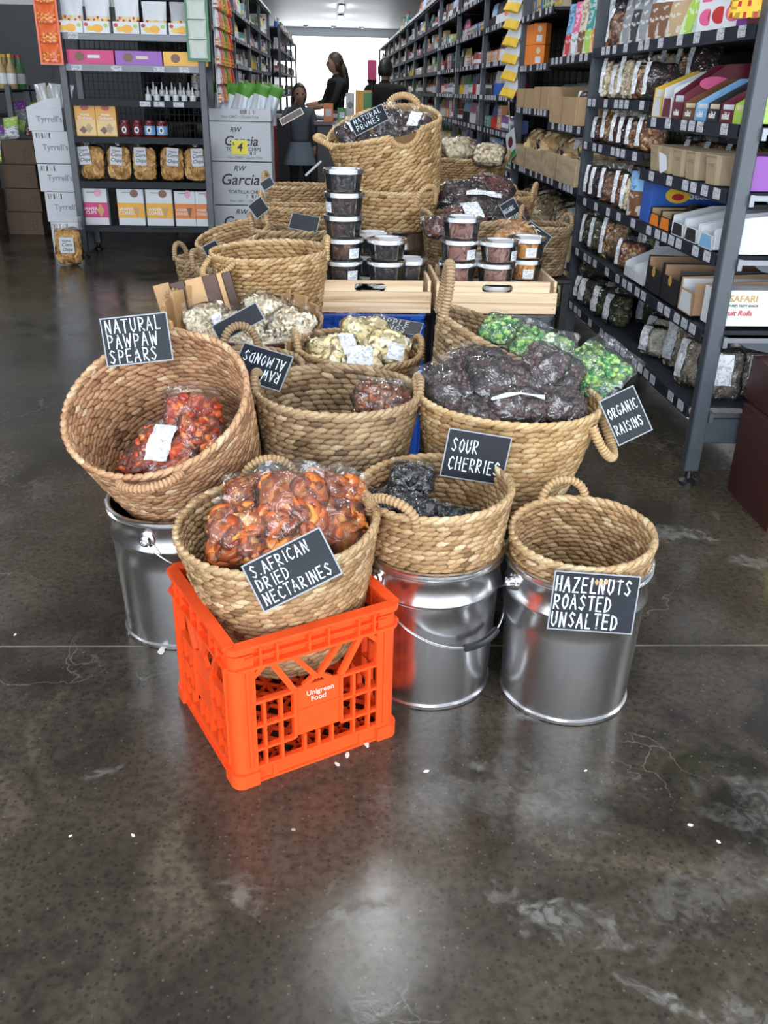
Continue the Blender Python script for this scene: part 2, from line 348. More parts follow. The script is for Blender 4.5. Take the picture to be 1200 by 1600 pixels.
# ------------------------------------------------------------------ the room
def floor_mat():
    m = bpy.data.materials.new('polished_concrete'); m.use_nodes = True; N, L = nt(m); b = N['Principled BSDF']
    tc = N.new('ShaderNodeTexCoord'); P = tc.outputs['Object']
    def noise(s, d=5, dist=0):
        t = N.new('ShaderNodeTexNoise'); t.inputs['Scale'].default_value = s; t.inputs['Detail'].default_value = d; t.inputs['Distortion'].default_value = dist
        L.new(P, t.inputs[0]); return t.outputs[0]
    def rng_(x, a, b_, c, d):
        r = N.new('ShaderNodeMapRange'); L.new(x, r.inputs[0])
        for i, v in enumerate((a, b_, c, d)): r.inputs[i + 1].default_value = v
        return r.outputs[0]
    def mix(f, a, c):
        x = N.new('ShaderNodeMix'); x.data_type = 'RGBA'
        for s, v in (('Factor', f), ('A', a), ('B', c)):
            if hasattr(v, 'links'): L.new(v, x.inputs[s])
            elif s == 'Factor': x.inputs[s].default_value = v
            else: x.inputs[s].default_value = (*v, 1)
        return x.outputs['Result']
    def mth(op, a, c=None):
        x = N.new('ShaderNodeMath'); x.operation = op
        for i, v in enumerate((a, c)):
            if v is None: continue
            if hasattr(v, 'links'): L.new(v, x.inputs[i])
            else: x.inputs[i].default_value = v
        return x.outputs[0]
    big = noise(1.1, 6, .4); mid = noise(4.5, 6, .8); fine = noise(60, 3)
    c = mix(rng_(big, .38, .62, 0, 1), (.020, .016, .012), (.075, .060, .042))
    c = mix(rng_(mid, .42, .70, 0, .75), c, (.095, .078, .056))
    c = mix(rng_(noise(2.6, 4, 1.0), .60, .72, 0, .55), c, (.16, .13, .09))
    c = mix(rng_(fine, .35, .6, .55, 0), c, (.018, .016, .014))
    v = N.new('ShaderNodeTexVoronoi'); v.inputs['Scale'].default_value = 95; L.new(P, v.inputs[0])
    sp = N.new('ShaderNodeSeparateColor'); L.new(v.outputs['Color'], sp.inputs[0])
    spot = mth('MULTIPLY', mth('LESS_THAN', v.outputs['Distance'], .33), mth('GREATER_THAN', sp.outputs[0], .62))
    c = mix(mth('MULTIPLY', spot, .5), c, (.014, .013, .012))
    spot2 = mth('MULTIPLY', mth('LESS_THAN', v.outputs['Distance'], .22), mth('LESS_THAN', sp.outputs[0], .10))
    c = mix(mth('MULTIPLY', spot2, .3), c, (.22, .20, .17))
    # hairline cracks, only in patches
    v2 = N.new('ShaderNodeTexVoronoi'); v2.feature = 'DISTANCE_TO_EDGE'; v2.inputs['Scale'].default_value = 2.3
    dn = N.new('ShaderNodeTexNoise'); dn.inputs['Scale'].default_value = 3; dn.inputs['Detail'].default_value = 6; L.new(P, dn.inputs[0])
    av = N.new('ShaderNodeVectorMath'); av.operation = 'MULTIPLY_ADD'; L.new(dn.outputs['Color'], av.inputs[0]); av.inputs[1].default_value = (.6, .6, 0); L.new(P, av.inputs[2]); L.new(av.outputs[0], v2.inputs[0])
    crack = mth('MULTIPLY', rng_(v2.outputs['Distance'], 0, .006, 1, 0), rng_(noise(1.7, 2), .56, .66, 0, .6))
    c = mix(crack, c, (.26, .25, .22))
    # worn pale scuffs where the photo has them: centre, half sizes, heading, strength
    allm = None; edg = noise(17, 6, 1.0)
    for (x, y, sx, sy, a, k) in ((.36, 1.02, .13, .05, -25, .75), (.50, .86, .14, .022, -38, .9), (.60, .84, .06, .05, 10, .5), (.03, 1.04, .10, .02, 20, .8), (-.84, 1.27, .07, .05, 30, .8),
                                 (.42, 1.53, .045, .03, 0, .7), (1.04, 2.42, .13, .06, -20, .9), (-.47, 1.38, .06, .02, 20, .6), (-.16, 1.08, .05, .05, 60, .6), (.86, 1.24, .20, .13, 0, .35),
                                 (.62, 1.05, .24, .10, 20, .28), (.35, 1.30, .3, .15, 0, .25), (.83, .86, .05, .03, 0, .5), (.28, 1.38, .03, .03, 0, .6), (1.25, 2.2, .2, .05, -30, .6), (-.9, 1.03, .05, .03, 0, .5)):
        mp = N.new('ShaderNodeMapping'); mp.vector_type = 'TEXTURE'; mp.inputs['Location'].default_value = (x, y, 0); mp.inputs['Rotation'].default_value = (0, 0, rad(a)); mp.inputs['Scale'].default_value = (sx, sy, 1)
        L.new(P, mp.inputs[0]); ln = N.new('ShaderNodeVectorMath'); ln.operation = 'LENGTH'; L.new(mp.outputs[0], ln.inputs[0])
        f = mth('MULTIPLY', rng_(mth('ADD', ln.outputs['Value'], mth('MULTIPLY', edg, 2.6)), 1.55, 2.1, 1, 0), k * .62)
        allm = f if allm is None else mth('MAXIMUM', allm, f)
    gr = rng_(noise(26, 6, 1.5), .40, .56, .15, 1)
    c = mix(mth('MULTIPLY', allm, gr), c, (.30, .30, .28))
    L.new(c, b.inputs['Base Color'])
    ro = mth('ADD', rng_(mid, .3, .7, .13, .28), mth('MULTIPLY', allm, .2)); L.new(ro, b.inputs['Roughness'])
    b.inputs['Specular IOR Level'].default_value = .42
    bm = N.new('ShaderNodeBump'); bm.inputs['Strength'].default_value = .12; bm.inputs['Distance'].default_value = .002; L.new(fine, bm.inputs['Height']); L.new(bm.outputs[0], b.inputs['Normal'])
    return m
FLOOR = floor_mat()
# two slabs with a filled control joint between them
a_, b_ = (-6.2, 1.922), (6.2, 1.703)
near_s = [(-6.2, -3), (6.2, -3), (6.2, 1.699), (-6.2, 1.918)]; far_s = [(-6.2, 1.926), (6.2, 1.707), (6.2, 40), (-6.2, 40)]
fl = struct('floor', MB().poly(near_s, .1).poly(far_s, .1).mesh('floor'), FLOOR, loc=(0, 0, -.1))
jn = MB().poly([(-6.2, 1.918), (6.2, 1.699), (6.2, 1.707), (-6.2, 1.926)], .0985).mesh('joint_filler')
put('joint_filler', jn, mat('pale_joint_filler', (.16, .15, .13), .7, noise=.7, nscale=9), fl, label='pale filler in the floor joint')
WHITEWALL = mat('white_painted_wall', (.72, .74, .76), .6)
GREYWALL = mat('dark_grey_partition', (.05, .055, .064), .5)
CEIL = mat('white_ceiling_sheet', (.55, .57, .60), .5)
cb = MB().box((0, 18.5, 3.26), (12.4, 43, .1))
struct('ceiling', cb.mesh('ceiling'), CEIL)
struct('wall_left', MB().box((-6.1, 18.5, 1.6), (.2, 43, 3.2)).mesh('wall_left'), GREYWALL)
struct('wall_right', MB().box((6.1, 18.5, 1.6), (.2, 43, 3.2)).mesh('wall_right'), WHITEWALL)
# far wall with its big bright window
wb = MB()
for c_, d_ in (((-4.1, 36, 1.6), (4.2, .2, 3.2)), ((4.1, 36, 1.6), (4.2, .2, 3.2)), ((0, 36, 3.1), (4, .2, .25)), ((0, 36, .1), (4, .2, .2))): wb.box(c_, d_)
struct('wall_back', wb.mesh('wall_back'), WHITEWALL)
fr = struct('window_1', MB().box((0, 36, .24), (4, .12, .08)).box((0, 36, 2.95), (4, .12, .06)).box((-1.97, 36, 1.6), (.06, .12, 2.7)).box((1.97, 36, 1.6), (.06, .12, 2.7)).mesh('window_1'), WHITEC)
put('pane', MB().box((0, 36.04, 1.6), (3.9, .02, 2.66)).mesh('pane'), mat('daylit_window_pane', (.9, .95, 1), .3, emit=((.93, .97, 1.0), 5.0)), fr)
# dark partition behind the left displays, pale wall band above it
struct('wall_left_rear', MB().box((-4.1, 12.1, 1.02), (4.0, .1, 2.04)).mesh('w'), GREYWALL)
struct('trim_1', MB().box((-4.1, 12.1, 2.62), (4.0, .1, 1.16)).mesh('w'), WHITEWALL)
struct('trim_2', MB().box((-3.28, 12.0, 1.0), (.08, .08, 2.0)).mesh('w'), BLACK)
TUBE = mat('lit_fluorescent_tube', (1, 1, 1), .3, emit=((.95, .98, 1.0), 85))
lm = MB().box((0, 0, .03), (.16, 1.5, .05), bev=.01).mesh('fitting'); tm = MB()
for s in (-.035, .035): tm.lathe([(.014, -.72), (.014, .72)], 8, 0, Matrix.Translation((s, 0, -.012)) @ Matrix.Rotation(PI / 2, 4, 'X'))
tm = tm.mesh('tube', True)
for x, ys in ((.2, (1.0, 3.9, 7.4, 10.9, 14.4, 18, 22, 26.8, 30.2)), (-4.4, (2.0, 5.5, 9, 13, 18)), (4.6, (2.5, 6.5, 11, 17))):
    for i, y in enumerate(ys):
        t = thing('ceiling_light', 'twin-tube fluorescent batten fixed under the white ceiling', 'light', (x, y, 3.15), group='fluorescent ceiling battens')
        put('fitting', lm, WHITEC, t); put('tube', tm, TUBE, t)
dl = MB().lathe([(.09, 0), (.09, .05), (.06, .05), (.06, .01)], 14, cap=False).mesh('housing', True); dg_ = MB().lathe([(.058, .012), (.058, .03)], 14).mesh('lens')
for k, x in enumerate((-.95, 0, .95)):
    t = thing('spotlight', 'small round lit spotlight above the far bright window', 'light', (x, 34.6, 3.14), group='spotlights over the far window')
    put('housing', dl, WHITEC, t); put('lens', dg_, TUBE, t)

# ------------------------------------------------------------------ shelving
tick = MB().box((0, 0, 0), (.002, .052, .032)).mesh('price_ticket')
def make_foot(): return MB().lathe([(.034, 0), (.034, .012), (.014, .022), (.009, .06)], 12).mesh('levelling_foot', True)
FOOT = make_foot()
ORD = ['lowest', 'second', 'third', 'fourth', 'fifth', 'sixth', 'seventh', 'eighth']
def shelf_bay(side, X, Y0, Y1, levels, top, label, cat='shelving', wire=(), posts=(0, 1), depth=.5, back=True, group=None, tickets=True, postx=.05):
    """side +1: faces -X (aisle on its left); -1: faces +X. levels: (z, ya, yb)"""
    t = thing('shelving_bay', label, cat, (X, Y0, 0), group=group); s = side; L_ = Y1 - Y0
    pm = MB().box((0, 0, (top + .05) / 2), (postx, .045, top - .05), bev=.004).mesh('post')
    for k in posts:
        y = 0 if k == 0 else L_
        for xx in (.03, depth - .03):
            p = put('post', pm, POST, t, (s * xx, y, 0)); put('levelling_foot', FOOT, BLACK, p)
    if back:
        bmw = MB()
        for i in range(9): bmw.box((0, L_ * (i + .5) / 9, top / 2 + .1), (.006, .006, top - .25))
        for i in range(int(top / .22)): bmw.box((0, L_ / 2, .2 + i * .22), (.006, L_ - .04, .006))
        put('back_grid', bmw.mesh('back_grid'), DECK, t, (s * (depth - .03), 0, 0)); put('back_panel', MB().box((0, L_ / 2, top / 2 + .1), (.004, L_ - .05, top - .22)).mesh('back_panel'), BLACK, t, (s * (depth - .015), 0, 0))  # solid black sheet added behind the grid to darken the depth of the shelves
    for z, ya, yb in levels:
        ya, yb = ya - Y0, yb - Y0; dm = MB(); n = yb - ya
        dm.box((s * (depth / 2), (ya + yb) / 2, -.012), (depth - .02, n, .004 if z in wire else .014))
        if z in wire:
            dm = MB()
            for i in range(int(n / .013)): dm.box((s * depth / 2, ya + .006 + i * .013, -.004), (depth - .02, .0045, .0045))
            for xx in (.04, .2, .36): dm.box((s * xx, (ya + yb) / 2, -.01), (.008, n, .008))
        d = put('shelf', dm.mesh('shelf'), DECK, t, (0, 0, z))
        put('price_strip', MB().box((s * .002, (ya + yb) / 2, -.016), (.006, n, .034)).box((s * .008, (ya + yb) / 2, -.036), (.02, n, .006)).mesh('price_strip'), STRIP, d)
        if tickets:
            y = ya + .05 + rnd.random() * .04
            while y < yb - .03:
                put('price_ticket', tick, TICKET, d, (-s * .0025, y, -.016)); y += rnd.choice((.075, .10, .16, .2))
    return t
mid = 3.68
LV1 = [(.27, 2.83, 4.58), (.535, 2.83, 4.58), (.775, 2.83, 4.58), (.965, 2.83, mid - .01), (1.02, mid, 4.58), (1.15, 2.83, mid - .01), (1.205, mid, 4.58), (1.415, 2.83, 4.58), (1.72, 2.83, 4.58), (2.0, 2.83, 4.58)]
bay1 = shelf_bay(1, 1.2, 2.80, 4.60, LV1, 2.2, 'charcoal steel shelving bay nearest the camera, full of bagged nuts, bar boxes and brown trays', wire=(.27,))
# end frame of that bay: bottom beam, support leg in the middle, slide rails
put('end_beam', MB().box((.26, -.01, .20), (.42, .03, .09), bev=.004).mesh('end_beam'), POST, bay1)
lg = put('middle_leg', MB().box((.05, 1.05, .15), (.05, .06, .2)).mesh('middle_leg'), POST, bay1); put('levelling_foot', FOOT, BLACK, lg, (.05, 1.05, 0))
for z in (.265, .52, .765, .955, 1.14):
    q = MB().box((.27, -.022, -.012), (.42, .018, .006)).box((.27, -.03, -.006), (.42, .004, .014)).box((.058, -.026, -.014), (.014, .024, .034))
    put('slide_rail', q.mesh('slide_rail'), mat('slide_rail_steel', (.20, .21, .23), .35, .8), bay1, (0, 0, z))
    put('bracket', MB().poly([(-.2, -.016), (.2, -.016), (.2, -.05), (-.1, -.05), (-.17, -.035)], .012, 0, Matrix.Rotation(PI / 2, 4, 'X')).mesh('bracket'), POST, bay1, (.31, -.005, z))
LV2 = [(.27, 4.62, 6.43), (.435, 4.62, 6.43), (.80, 4.62, 6.43), (1.08, 4.62, 5.4), (1.14, 5.42, 6.43), (1.40, 4.62, 5.5), (1.38, 5.52, 6.43), (1.66, 5.52, 6.43)]
shelf_bay(1, 1.2, 4.62, 6.43, LV2, 2.2, 'charcoal shelving bay holding open wooden trays of bagged bread and noodles', posts=(1,))
FL = (.245, .49, .73, .97, 1.205, 1.435, 1.68, 1.93)
RB = [(6.47, 8.12), (8.14, 9.86), (9.88, 11.6), (11.62, 13.35), (13.37, 15.1), (15.12, 16.85), (16.87, 18.6), (18.62, 20.35), (20.37, 22.1), (22.12, 23.85), (23.87, 26.7)]
RN = ['third', 'fourth', 'fifth', 'sixth', 'seventh', 'eighth', 'ninth', 'tenth', 'eleventh', 'twelfth', 'last']
for (a, b), nm in zip(RB, RN):
    k = (a - 6.4) > 5
    shelf_bay(1, 1.2, a, b, [(z, a + .02, b - .02) for z in FL] + [(2.2, a + .02, b - .02)], 2.24, f'tall charcoal shelving bay of packets, {nm} bay down the right side', posts=(1,), tickets=not k, group=None, postx=.04)
rail = MB().box((1.19, 16.6, 2.2), (.012, 20.2, .035)).mesh('light_rail')
tag(put('light_rail', rail, mat('pale_rail', (.62, .64, .66), .4)), 'long pale rail running along the top edge of the right hand shelving row', 'rail')
LB = [(7.66, 8.62), (8.64, 10.35), (10.37, 12.2), (12.22, 13.95), (13.97, 15.9)]; LN = ['first', 'second', 'third', 'fourth', 'fifth']
for (a, b), nm in zip(LB, LN):
    shelf_bay(-1, -1.0, a, b, [(z, a + .02, b - .02) for z in FL] + [(2.28, a + .02, b - .02)], 2.3, f'dark shelving bay left of the aisle, {nm} behind the chip cartons', posts=(1,), group=None, postx=.04, tickets=a < 12)
for i, (a, b) in enumerate(((19.0, 21.5), (21.52, 24.0), (24.02, 27.0))):
    shelf_bay(-1, -1.0, a, b, [(z, a + .02, b - .02) for z in (.3, .7, 1.1, 1.5, 1.9, 2.26)], 2.3, f'distant dark rack left of the far window, {LN[i]} of three', posts=(0, 1) if i == 0 else (1,), group=None, tickets=False)
rail = MB().box((-.985, 11.8, 2.28), (.012, 8.3, .03)).mesh('light_rail')
tag(put('light_rail', rail, mat('pale_rail')), 'pale rail along the top edge of the near left shelving row', 'rail')

# ------------------------------------------------------------------ basketry
ST_V, ST_F = ring_template((-1, -.62, 0, .62, 1), (.74, 1, .74), 6)
def wall_fn(r, asp, h, rb, hf):
    def P(th, s):
        H_ = h * (hf(th) if hf else 1); q = rb + (1 - rb) * (s ** .75)
        return np.stack([r * q * np.cos(th), r * asp * q * np.sin(th), H_ * s * np.ones_like(th)], -1)
    return P
def stitches(P, h, r, asp, pitch, slen, g, cut=None, hf_max=1):
    rows = max(3, int(round(h * hf_max / pitch))); Pn = []; Mx = []; tn = []
    for i in range(rows):
        s = (i + .5) / rows; rr = np.linalg.norm(P(np.array([0.]), s)[0][:2]); n = int(round(2 * PI * rr * (1 + asp) / 2 / slen))
        th = (np.arange(n) + .5 * (i % 2) + g.uniform(-.12, .12, n)) * 2 * PI / n; ss = np.full(n, s)
        if cut is not None:
            k = cut(th, s); th = th[k]
            if not len(th): continue
        e = 1e-3; c = P(th, s); t = P(th + e, s) - P(th - e, s); L_ = np.linalg.norm(t, axis=1, keepdims=True) / (2 * e) * (2 * PI / n); t /= np.linalg.norm(t, axis=1, keepdims=True)
        w_ = P(th, min(s + e, 1)) - P(th, s - e); hh = np.linalg.norm(w_, axis=1, keepdims=True) / (min(s + e, 1) - s + e) / rows; w_ /= np.linalg.norm(w_, axis=1, keepdims=True)
        nn = np.cross(t, w_); nn /= np.linalg.norm(nn, axis=1, keepdims=True); w_ = np.cross(nn, t)
        b = rad(11) + g.normal(0, .09, (len(th), 1)); t2 = t * np.cos(b) + w_ * np.sin(b); w2 = -t * np.sin(b) + w_ * np.cos(b)
        sc_ = g.uniform(.92, 1.1, (len(th), 1))
        M = np.stack([t2 * L_ * .70 * sc_, w2 * hh * .66, nn * .0068 * sc_], -1)
        Pn.append(c + nn * g.normal(0, .0007, (len(th), 1))); Mx.append(M); tn.append(np.clip(g.normal(.55, .20, len(th)), .12, .97))
    return scatter(ST_V, ST_F, np.concatenate(Pn), np.concatenate(Mx), np.concatenate(tn))
def wrap_tube(pts, r, turns, n=8):
    """a handle core bound round and round with cord"""
    P = [Vector(p) for p in pts]; q = [0]
    for a, b in zip(P, P[1:]): q.append(q[-1] + (b - a).length)
    N_ = turns * 4; out = []; j = 0
    for i in range(N_ + 1):
        d = q[-1] * i / N_
        while j < len(P) - 2 and q[j + 1] < d: j += 1
        out.append(P[j].lerp(P[j + 1], (d - q[j]) / max(q[j + 1] - q[j], 1e-9)))
    m = MB().tube(out, r, n, rf=lambda i: r * (1.0, 1.13, 1.0, .84)[i % 4])
    V = np.array(m.v); F3 = [f for f in m.f if len(f) == 4]
    tones = np.repeat(np.array([.72, .8, .7, .3] * turns + [.6]) + rng.normal(0, .06, N_ + 1), n)
    return np_mesh('handle', V, [np.array(F3)], tones)
BK = {}
def basket(name, label, rim, r, h, tilt=(0, 0), spin=0, asp=1.0, rb=.76, pitch=.0125, slen=.027, m=None, handles=(), hf=None, hmax=1, cut=None, group=None, cat='basket', scale=1):
    """rim: centre of the opening; tilt: lean of the axis towards +X, +Y (degrees)"""
    m = m or STRAW; p, q = rad(tilt[0]), rad(tilt[1]); nz = Vector((math.sin(p) * math.cos(q), math.sin(q), math.cos(p) * math.cos(q)))
    ex = Vector((0, 1, 0)).cross(nz).normalized(); ey = nz.cross(ex); M = Matrix((ex, ey, nz)).transposed() @ Matrix.Rotation(rad(spin), 3, 'Z')
    t = thing(name, label, cat, Vector(rim) - nz * h, M, group); g = np.random.default_rng(int(abs(rim[0] * 999) + abs(rim[1] * 777)) + 3)
    P = wall_fn(r, asp, h, rb, hf); V, F, tn = stitches(P, h, r, asp, pitch, slen, g, cut, hmax)
    # dark core between the inner and outer face, and a coiled base
    k = 40; th = np.arange(k) * 2 * PI / k; ss = (0, .25, .5, .75, .985); cv = np.concatenate([P(th, s) for s in ss] + [P(th, 0) * [.5, .5, 1], P(th, 0) * [.02, .02, 1]])
    cf = []
    for i in range(len(ss) - 1):
        for j in range(k):
            if cut is not None and not cut(np.array([th[j] + PI / k]), (ss[i] + ss[i + 1]) / 2, .10)[0]: continue
            cf.append((i * k + j, i * k + (j + 1) % k, (i + 1) * k + (j + 1) % k, (i + 1) * k + j))
    o5 = len(ss) * k
    for j in range(k): cf.append((j, (j + 1) % k, o5 + (j + 1) % k, o5 + j)); cf.append((o5 + j, o5 + (j + 1) % k, o5 + k + (j + 1) % k, o5 + k + j))
    cf = np.array(cf) + len(V); V = np.concatenate([V, cv]); tn = np.concatenate([tn, np.full(len(cv), .08)])
    put('woven_wall', np_mesh('woven_wall', V, F + [cf], tn), m, t)
    # braided rim
    n = int(2 * PI * r * (1 + asp) / 2 / .021); th = np.arange(n) * 2 * PI / n; c = P(th, 1.0); tg = P(th + .01, 1.) - P(th - .01, 1.); tg /= np.linalg.norm(tg, axis=1, keepdims=True)
    up = np.tile([0., 0, 1], (n, 1)); nn = np.cross(tg, up); nn /= np.linalg.norm(nn, axis=1, keepdims=True); up = np.cross(nn, tg); b = rad(20)
    if cut is not None: kk = cut(th, 1.0); c, tg, up, nn = c[kk], tg[kk], up[kk], nn[kk]; n = len(c)
    s_ = g.uniform(.9, 1.12, (n, 1))
    M2 = np.stack([(tg * math.cos(b) + up * math.sin(b)) * .0215 * s_, (up * math.cos(b) - tg * math.sin(b)) * .0072, nn * .0085 * s_], -1)
    V, F, tn = scatter(ST_V, ST_F, c + up * .002, M2, np.clip(g.normal(.78, .12, n), .3, 1)); put('braided_rim', np_mesh('braided_rim', V, F, tn), m, t)
    for hd in handles:
        a, wd, rise, out = hd[:4]; s0 = hd[4] if len(hd) > 4 else .93; d_ = wd / 2 / r; pts = []
        for i in range(25):
            u = i / 24; th_ = rad(a) + d_ * math.cos(PI * (1 - u)); f = math.sin(PI * u) ** .75
            c0 = P(np.array([th_]), s0)[0]; e = np.array([math.cos(rad(a)), math.sin(rad(a)), 0]); pts.append(tuple(c0 + e * (.006 + out * f) + np.array([0, 0, rise * f])))
        hr = hd[5] if len(hd) > 5 else .0095
        ln = sum((Vector(pts[i + 1]) - Vector(pts[i])).length for i in range(24))
        put('handle', wrap_tube(pts, hr, max(12, int(ln / .0085))), m, t)
    return t

# ------------------------------------------------------------------ pails
def pail(label, x, y, z=0, ear=200, bail=None, group=None, R0=.150, H_=.345):
    t = thing('metal_pail', label, 'pail', (x, y, z), group=group)
    rb_, rt = R0 * .925, R0
    f = lambda q: rb_ + (rt - rb_) * q
    pr = [(rb_ + .001, 0), (rb_ + .005, .002), (rb_ + .005, .009), (rb_ + .0005, .012), (f(.3), .3 * H_), (f(.6), .6 * H_), (f(.76), .76 * H_ - .006), (f(.76) + .005, .76 * H_), (f(.76) + .005, .76 * H_ + .006), (f(.78), .80 * H_),
          (f(.9), .925 * H_), (f(.9) + .006, .945 * H_), (f(1) + .006, .955 * H_), (f(1), .965 * H_), (f(1), .98 * H_), (f(1) + .005, .985 * H_), (f(1) + .006, H_ - .002), (f(1) + .001, H_), (f(1) - .004, H_ - .003), (f(.97) - .004, .9 * H_), (f(.3) - .004, .2 * H_), (rb_ - .004, .012)]
    put('body', MB().lathe(pr, 64).mesh('body', True, 50), STEEL, t)
    put('seam', MB().box((f(.4) + .0005, 0, .36 * H_), (.0012, .0015, .66 * H_), rot=Matrix.Rotation(rad(2.1), 4, 'Y')).mesh('seam'), BLACK, t, rot=(0, 0, rad(ear + 150)))
    c = Vector((0, 0, .865 * H_)); a = Vector((math.cos(rad(ear)), math.sin(rad(ear)), 0)); rr = f(.87)
    for s in (1, -1):
        M = Matrix.Translation(c + a * rr * s) @ (a * s).to_track_quat('Z', 'Y').to_matrix().to_4x4()
        put('ear', MB().lathe([(.020, -.002), (.019, .004), (.013, .006), (.012, .016), (.007, .018), (.006, .012)], 20, 0, M).mesh('ear', True), STEEL_RIM, t)
    if bail is not None:
        sgn, drop = bail; b = Vector((-a.y, a.x, 0)) * sgn; pts = []
        for i in range(33):
            ph = PI * i / 32; q = rr + .013 + .004 * math.sin(ph); pts.append(c + a * q * math.cos(ph) + b * q * math.sin(ph) - Vector((0, 0, drop * math.sin(ph) ** .8)))
        h = put('bail', MB().tube(pts, .0025, 8).mesh('bail', True), WIRE, t)
        put('grip', MB().tube(pts[14:21], .0085, 10).mesh('grip', True), BLACK, h, label='black tubular grip')
    return t
pail('shiny metal pail under the tilted basket of orange spears at the left', -.385, 1.945, ear=-105, bail=(1, .12))
pail('shiny metal pail beside the orange crate, wire bail hanging, carrying the cherry basket', .210, 1.70, ear=212, bail=(1, .13))
pail('shiny metal pail at the right end with the empty hazelnut basket sunk into it', .515, 1.640, ear=196, bail=(-1, .10))
pail('metal pail at the back, behind the dried fruit tubs, holding up two nested baskets', .262, 3.96, .355, ear=60, R0=.147)

# ------------------------------------------------------------------ plastic stacking crates
CRM = {}
def crate(name, label, loc, rz, m, S=.345, Hc=.31, group=None, detail=True):
    """side panels of ribs, corner posts, rim, lattice floor"""
    t = thing(name, label, 'crate', loc, (0, 0, rz), group); k = (S, Hc, m.name, detail)
    if k not in CRM:
        h = S / 2; z = Hc / .31; b = MB(); D = .012
        def B(u0, u1, z0, z1, d=D, off=0): b.box(((u0 + u1) / 2, off, (z0 + z1) / 2 * z), (u1 - u0, d, (z1 - z0) * z))
        q = h - .028
        B(-h + .012, h - .012, .262, .268, .022, -.004); B(-h + .012, h - .012, .306, .312, .024, -.002)       # rim flanges
        B(-h + .01, h - .01, .262, .31, .004, .002)                                                            # rim web
        for u in (-.118, -.085, -.02, .02, .085, .118): B(u - .002, u + .002, .264, .308, .020, -.004)
        B(-q, q, .284, .287, .016, -.003)
        B(-.05, .05, .075, .185, .005, .001)                                                                   # plaque
        for u in (-.05, .05): B(u - .003, u + .003, .075, .185, .014)
        B(-.05, .05, .13, .134, .008)
        for zz in (.035, .075, .128, .182):                                                                    # horizontal ribs
            if zz in (.035,): B(-q, q, zz - .003, zz + .003)
            else: B(-q, -.05, zz - .003, zz + .003); B(.05, q, zz - .003, zz + .003)
        for u in (-.112, -.078, .078, .112): B(u - .003, u + .003, .035, .182)
        for u in (-.03, .0, .03): B(u - .003, u + .003, .035, .075)
        B(-q, q, .0, .034, .006, .001); B(-q, q, .0, .005, .014); B(-.1, -.09, 0, .034, .012); B(.09, .1, 0, .034, .012)
        for s in (-1, 1):                                                                                      # slanting struts under the rim
            b.bar((s * .05, 0, .184 * z), (s * .095, 0, .262 * z), .012, .010, up=(0, 1, 0)); b.bar((s * .03, 0, .184 * z), (s * .0, 0, .205 * z), .010, .008, up=(0, 1, 0))
            b.bar((s * .0, 0, .196 * z), (s * .052, 0, .262 * z), .010, .010, up=(0, 1, 0)); b.bar((s * q, 0, .225 * z), (s * .105, 0, .262 * z), .010, .010, up=(0, 1, 0))
            B(min(s * .128, s * .134), max(s * .128, s * .134), .182, .262)
        side = b.mesh('side_panel'); c = MB()
        pr = []
        for i in range(7): a = PI / 2 * i / 6; pr.append((-h + .022 - .022 * math.sin(a + 0) , -h + .022 - .022 * math.cos(a)))
        out = [(-h + .045, -h)] + [(-h + .022 - .022 * math.sin(PI / 2 * i / 6), -h + .022 - .022 * math.cos(PI / 2 * i / 6)) for i in range(7)] + [(-h, -h + .045), (-h + .006, -h + .045), (-h + .006, -h + .024), (-h + .024, -h + .006), (-h + .045, -h + .006)]
        c.poly(out, Hc - .02)
        big = [(x * 1.03 if x < -h + .03 else x, y * 1.03 if y < -h + .03 else y) for x, y in out]
        c.poly(big, .012 * z, 0, Matrix.Translation((0, 0, .298 * z))); c.poly(big, .006 * z, 0, Matrix.Translation((0, 0, .26 * z)))
        foot = [(x * 1.035 if x < -h + .03 else x, y * 1.035 if y < -h + .03 else y) for x, y in out]; c.poly(foot, .03 * z)
        for (x, y) in ((-h - .002, -h + .03), (-h + .03, -h - .002)): c.box((x, y, .15 * z), (.005, .005, .22 * z))
        corner = c.mesh('corner_post'); g = MB()
        for i in range(-7, 8):
            for s in (1, -1):
                x0 = i * .048; p = []
                # diagonal y = s*x + x0 clipped to the square
                for x in (-h + .008, h - .008):
                    p.append((x, s * x + x0))
                (xa, ya), (xb, yb) = p; lim = h - .008
                def clip(xa, ya, xb, yb):
                    r = []
                    for x, y in ((xa, ya), (xb, yb)):
                        if y > lim: y = lim; x = (y - x0) / s
                        if y < -lim: y = -lim; x = (y - x0) / s
                        r.append((x, y))
                    return r
                (xa, ya), (xb, yb) = clip(xa, ya, xb, yb)
                if abs(xa - xb) > .02: g.bar((xa, ya, .012), (xb, yb, .012), .006, .008)
        for i in (-.11, 0, .11): g.box((i, 0, .012), (.008, S - .02, .010))
        floor_ = g.mesh('lattice_floor')
        for me in (side, corner, floor_): me.materials.append(m)
        CRM[k] = (side, corner, floor_)
    side, corner, floor_ = CRM[k]
    for i in range(4):
        M = Matrix.Rotation(PI / 2 * i, 4, 'Z')
        put('side_panel', side, None, t, M @ Vector((0, -S / 2 + .007, 0)), (0, 0, PI / 2 * i)); put('corner_post', corner, None, t, (0, 0, 0), (0, 0, PI / 2 * i))
    put('lattice_floor', floor_, None, t)
    return t
oc = crate('milk_crate', 'bright orange plastic crate on the floor in front, holding the nectarine basket', (-.113, 1.560, 0), rad(27), ORANGE, .350, .318)
pk = mat('pale_pink_print', (.95, .55, .45), .5)
lettering('Unigreen', .016, oc, (.004, -.1735, .172), FACE_CAM, pk); lettering('Food', .016, oc, (.0, -.1735, .157), FACE_CAM, pk)
WC1, WC2 = (.118, 3.17), (.548, 3.17)
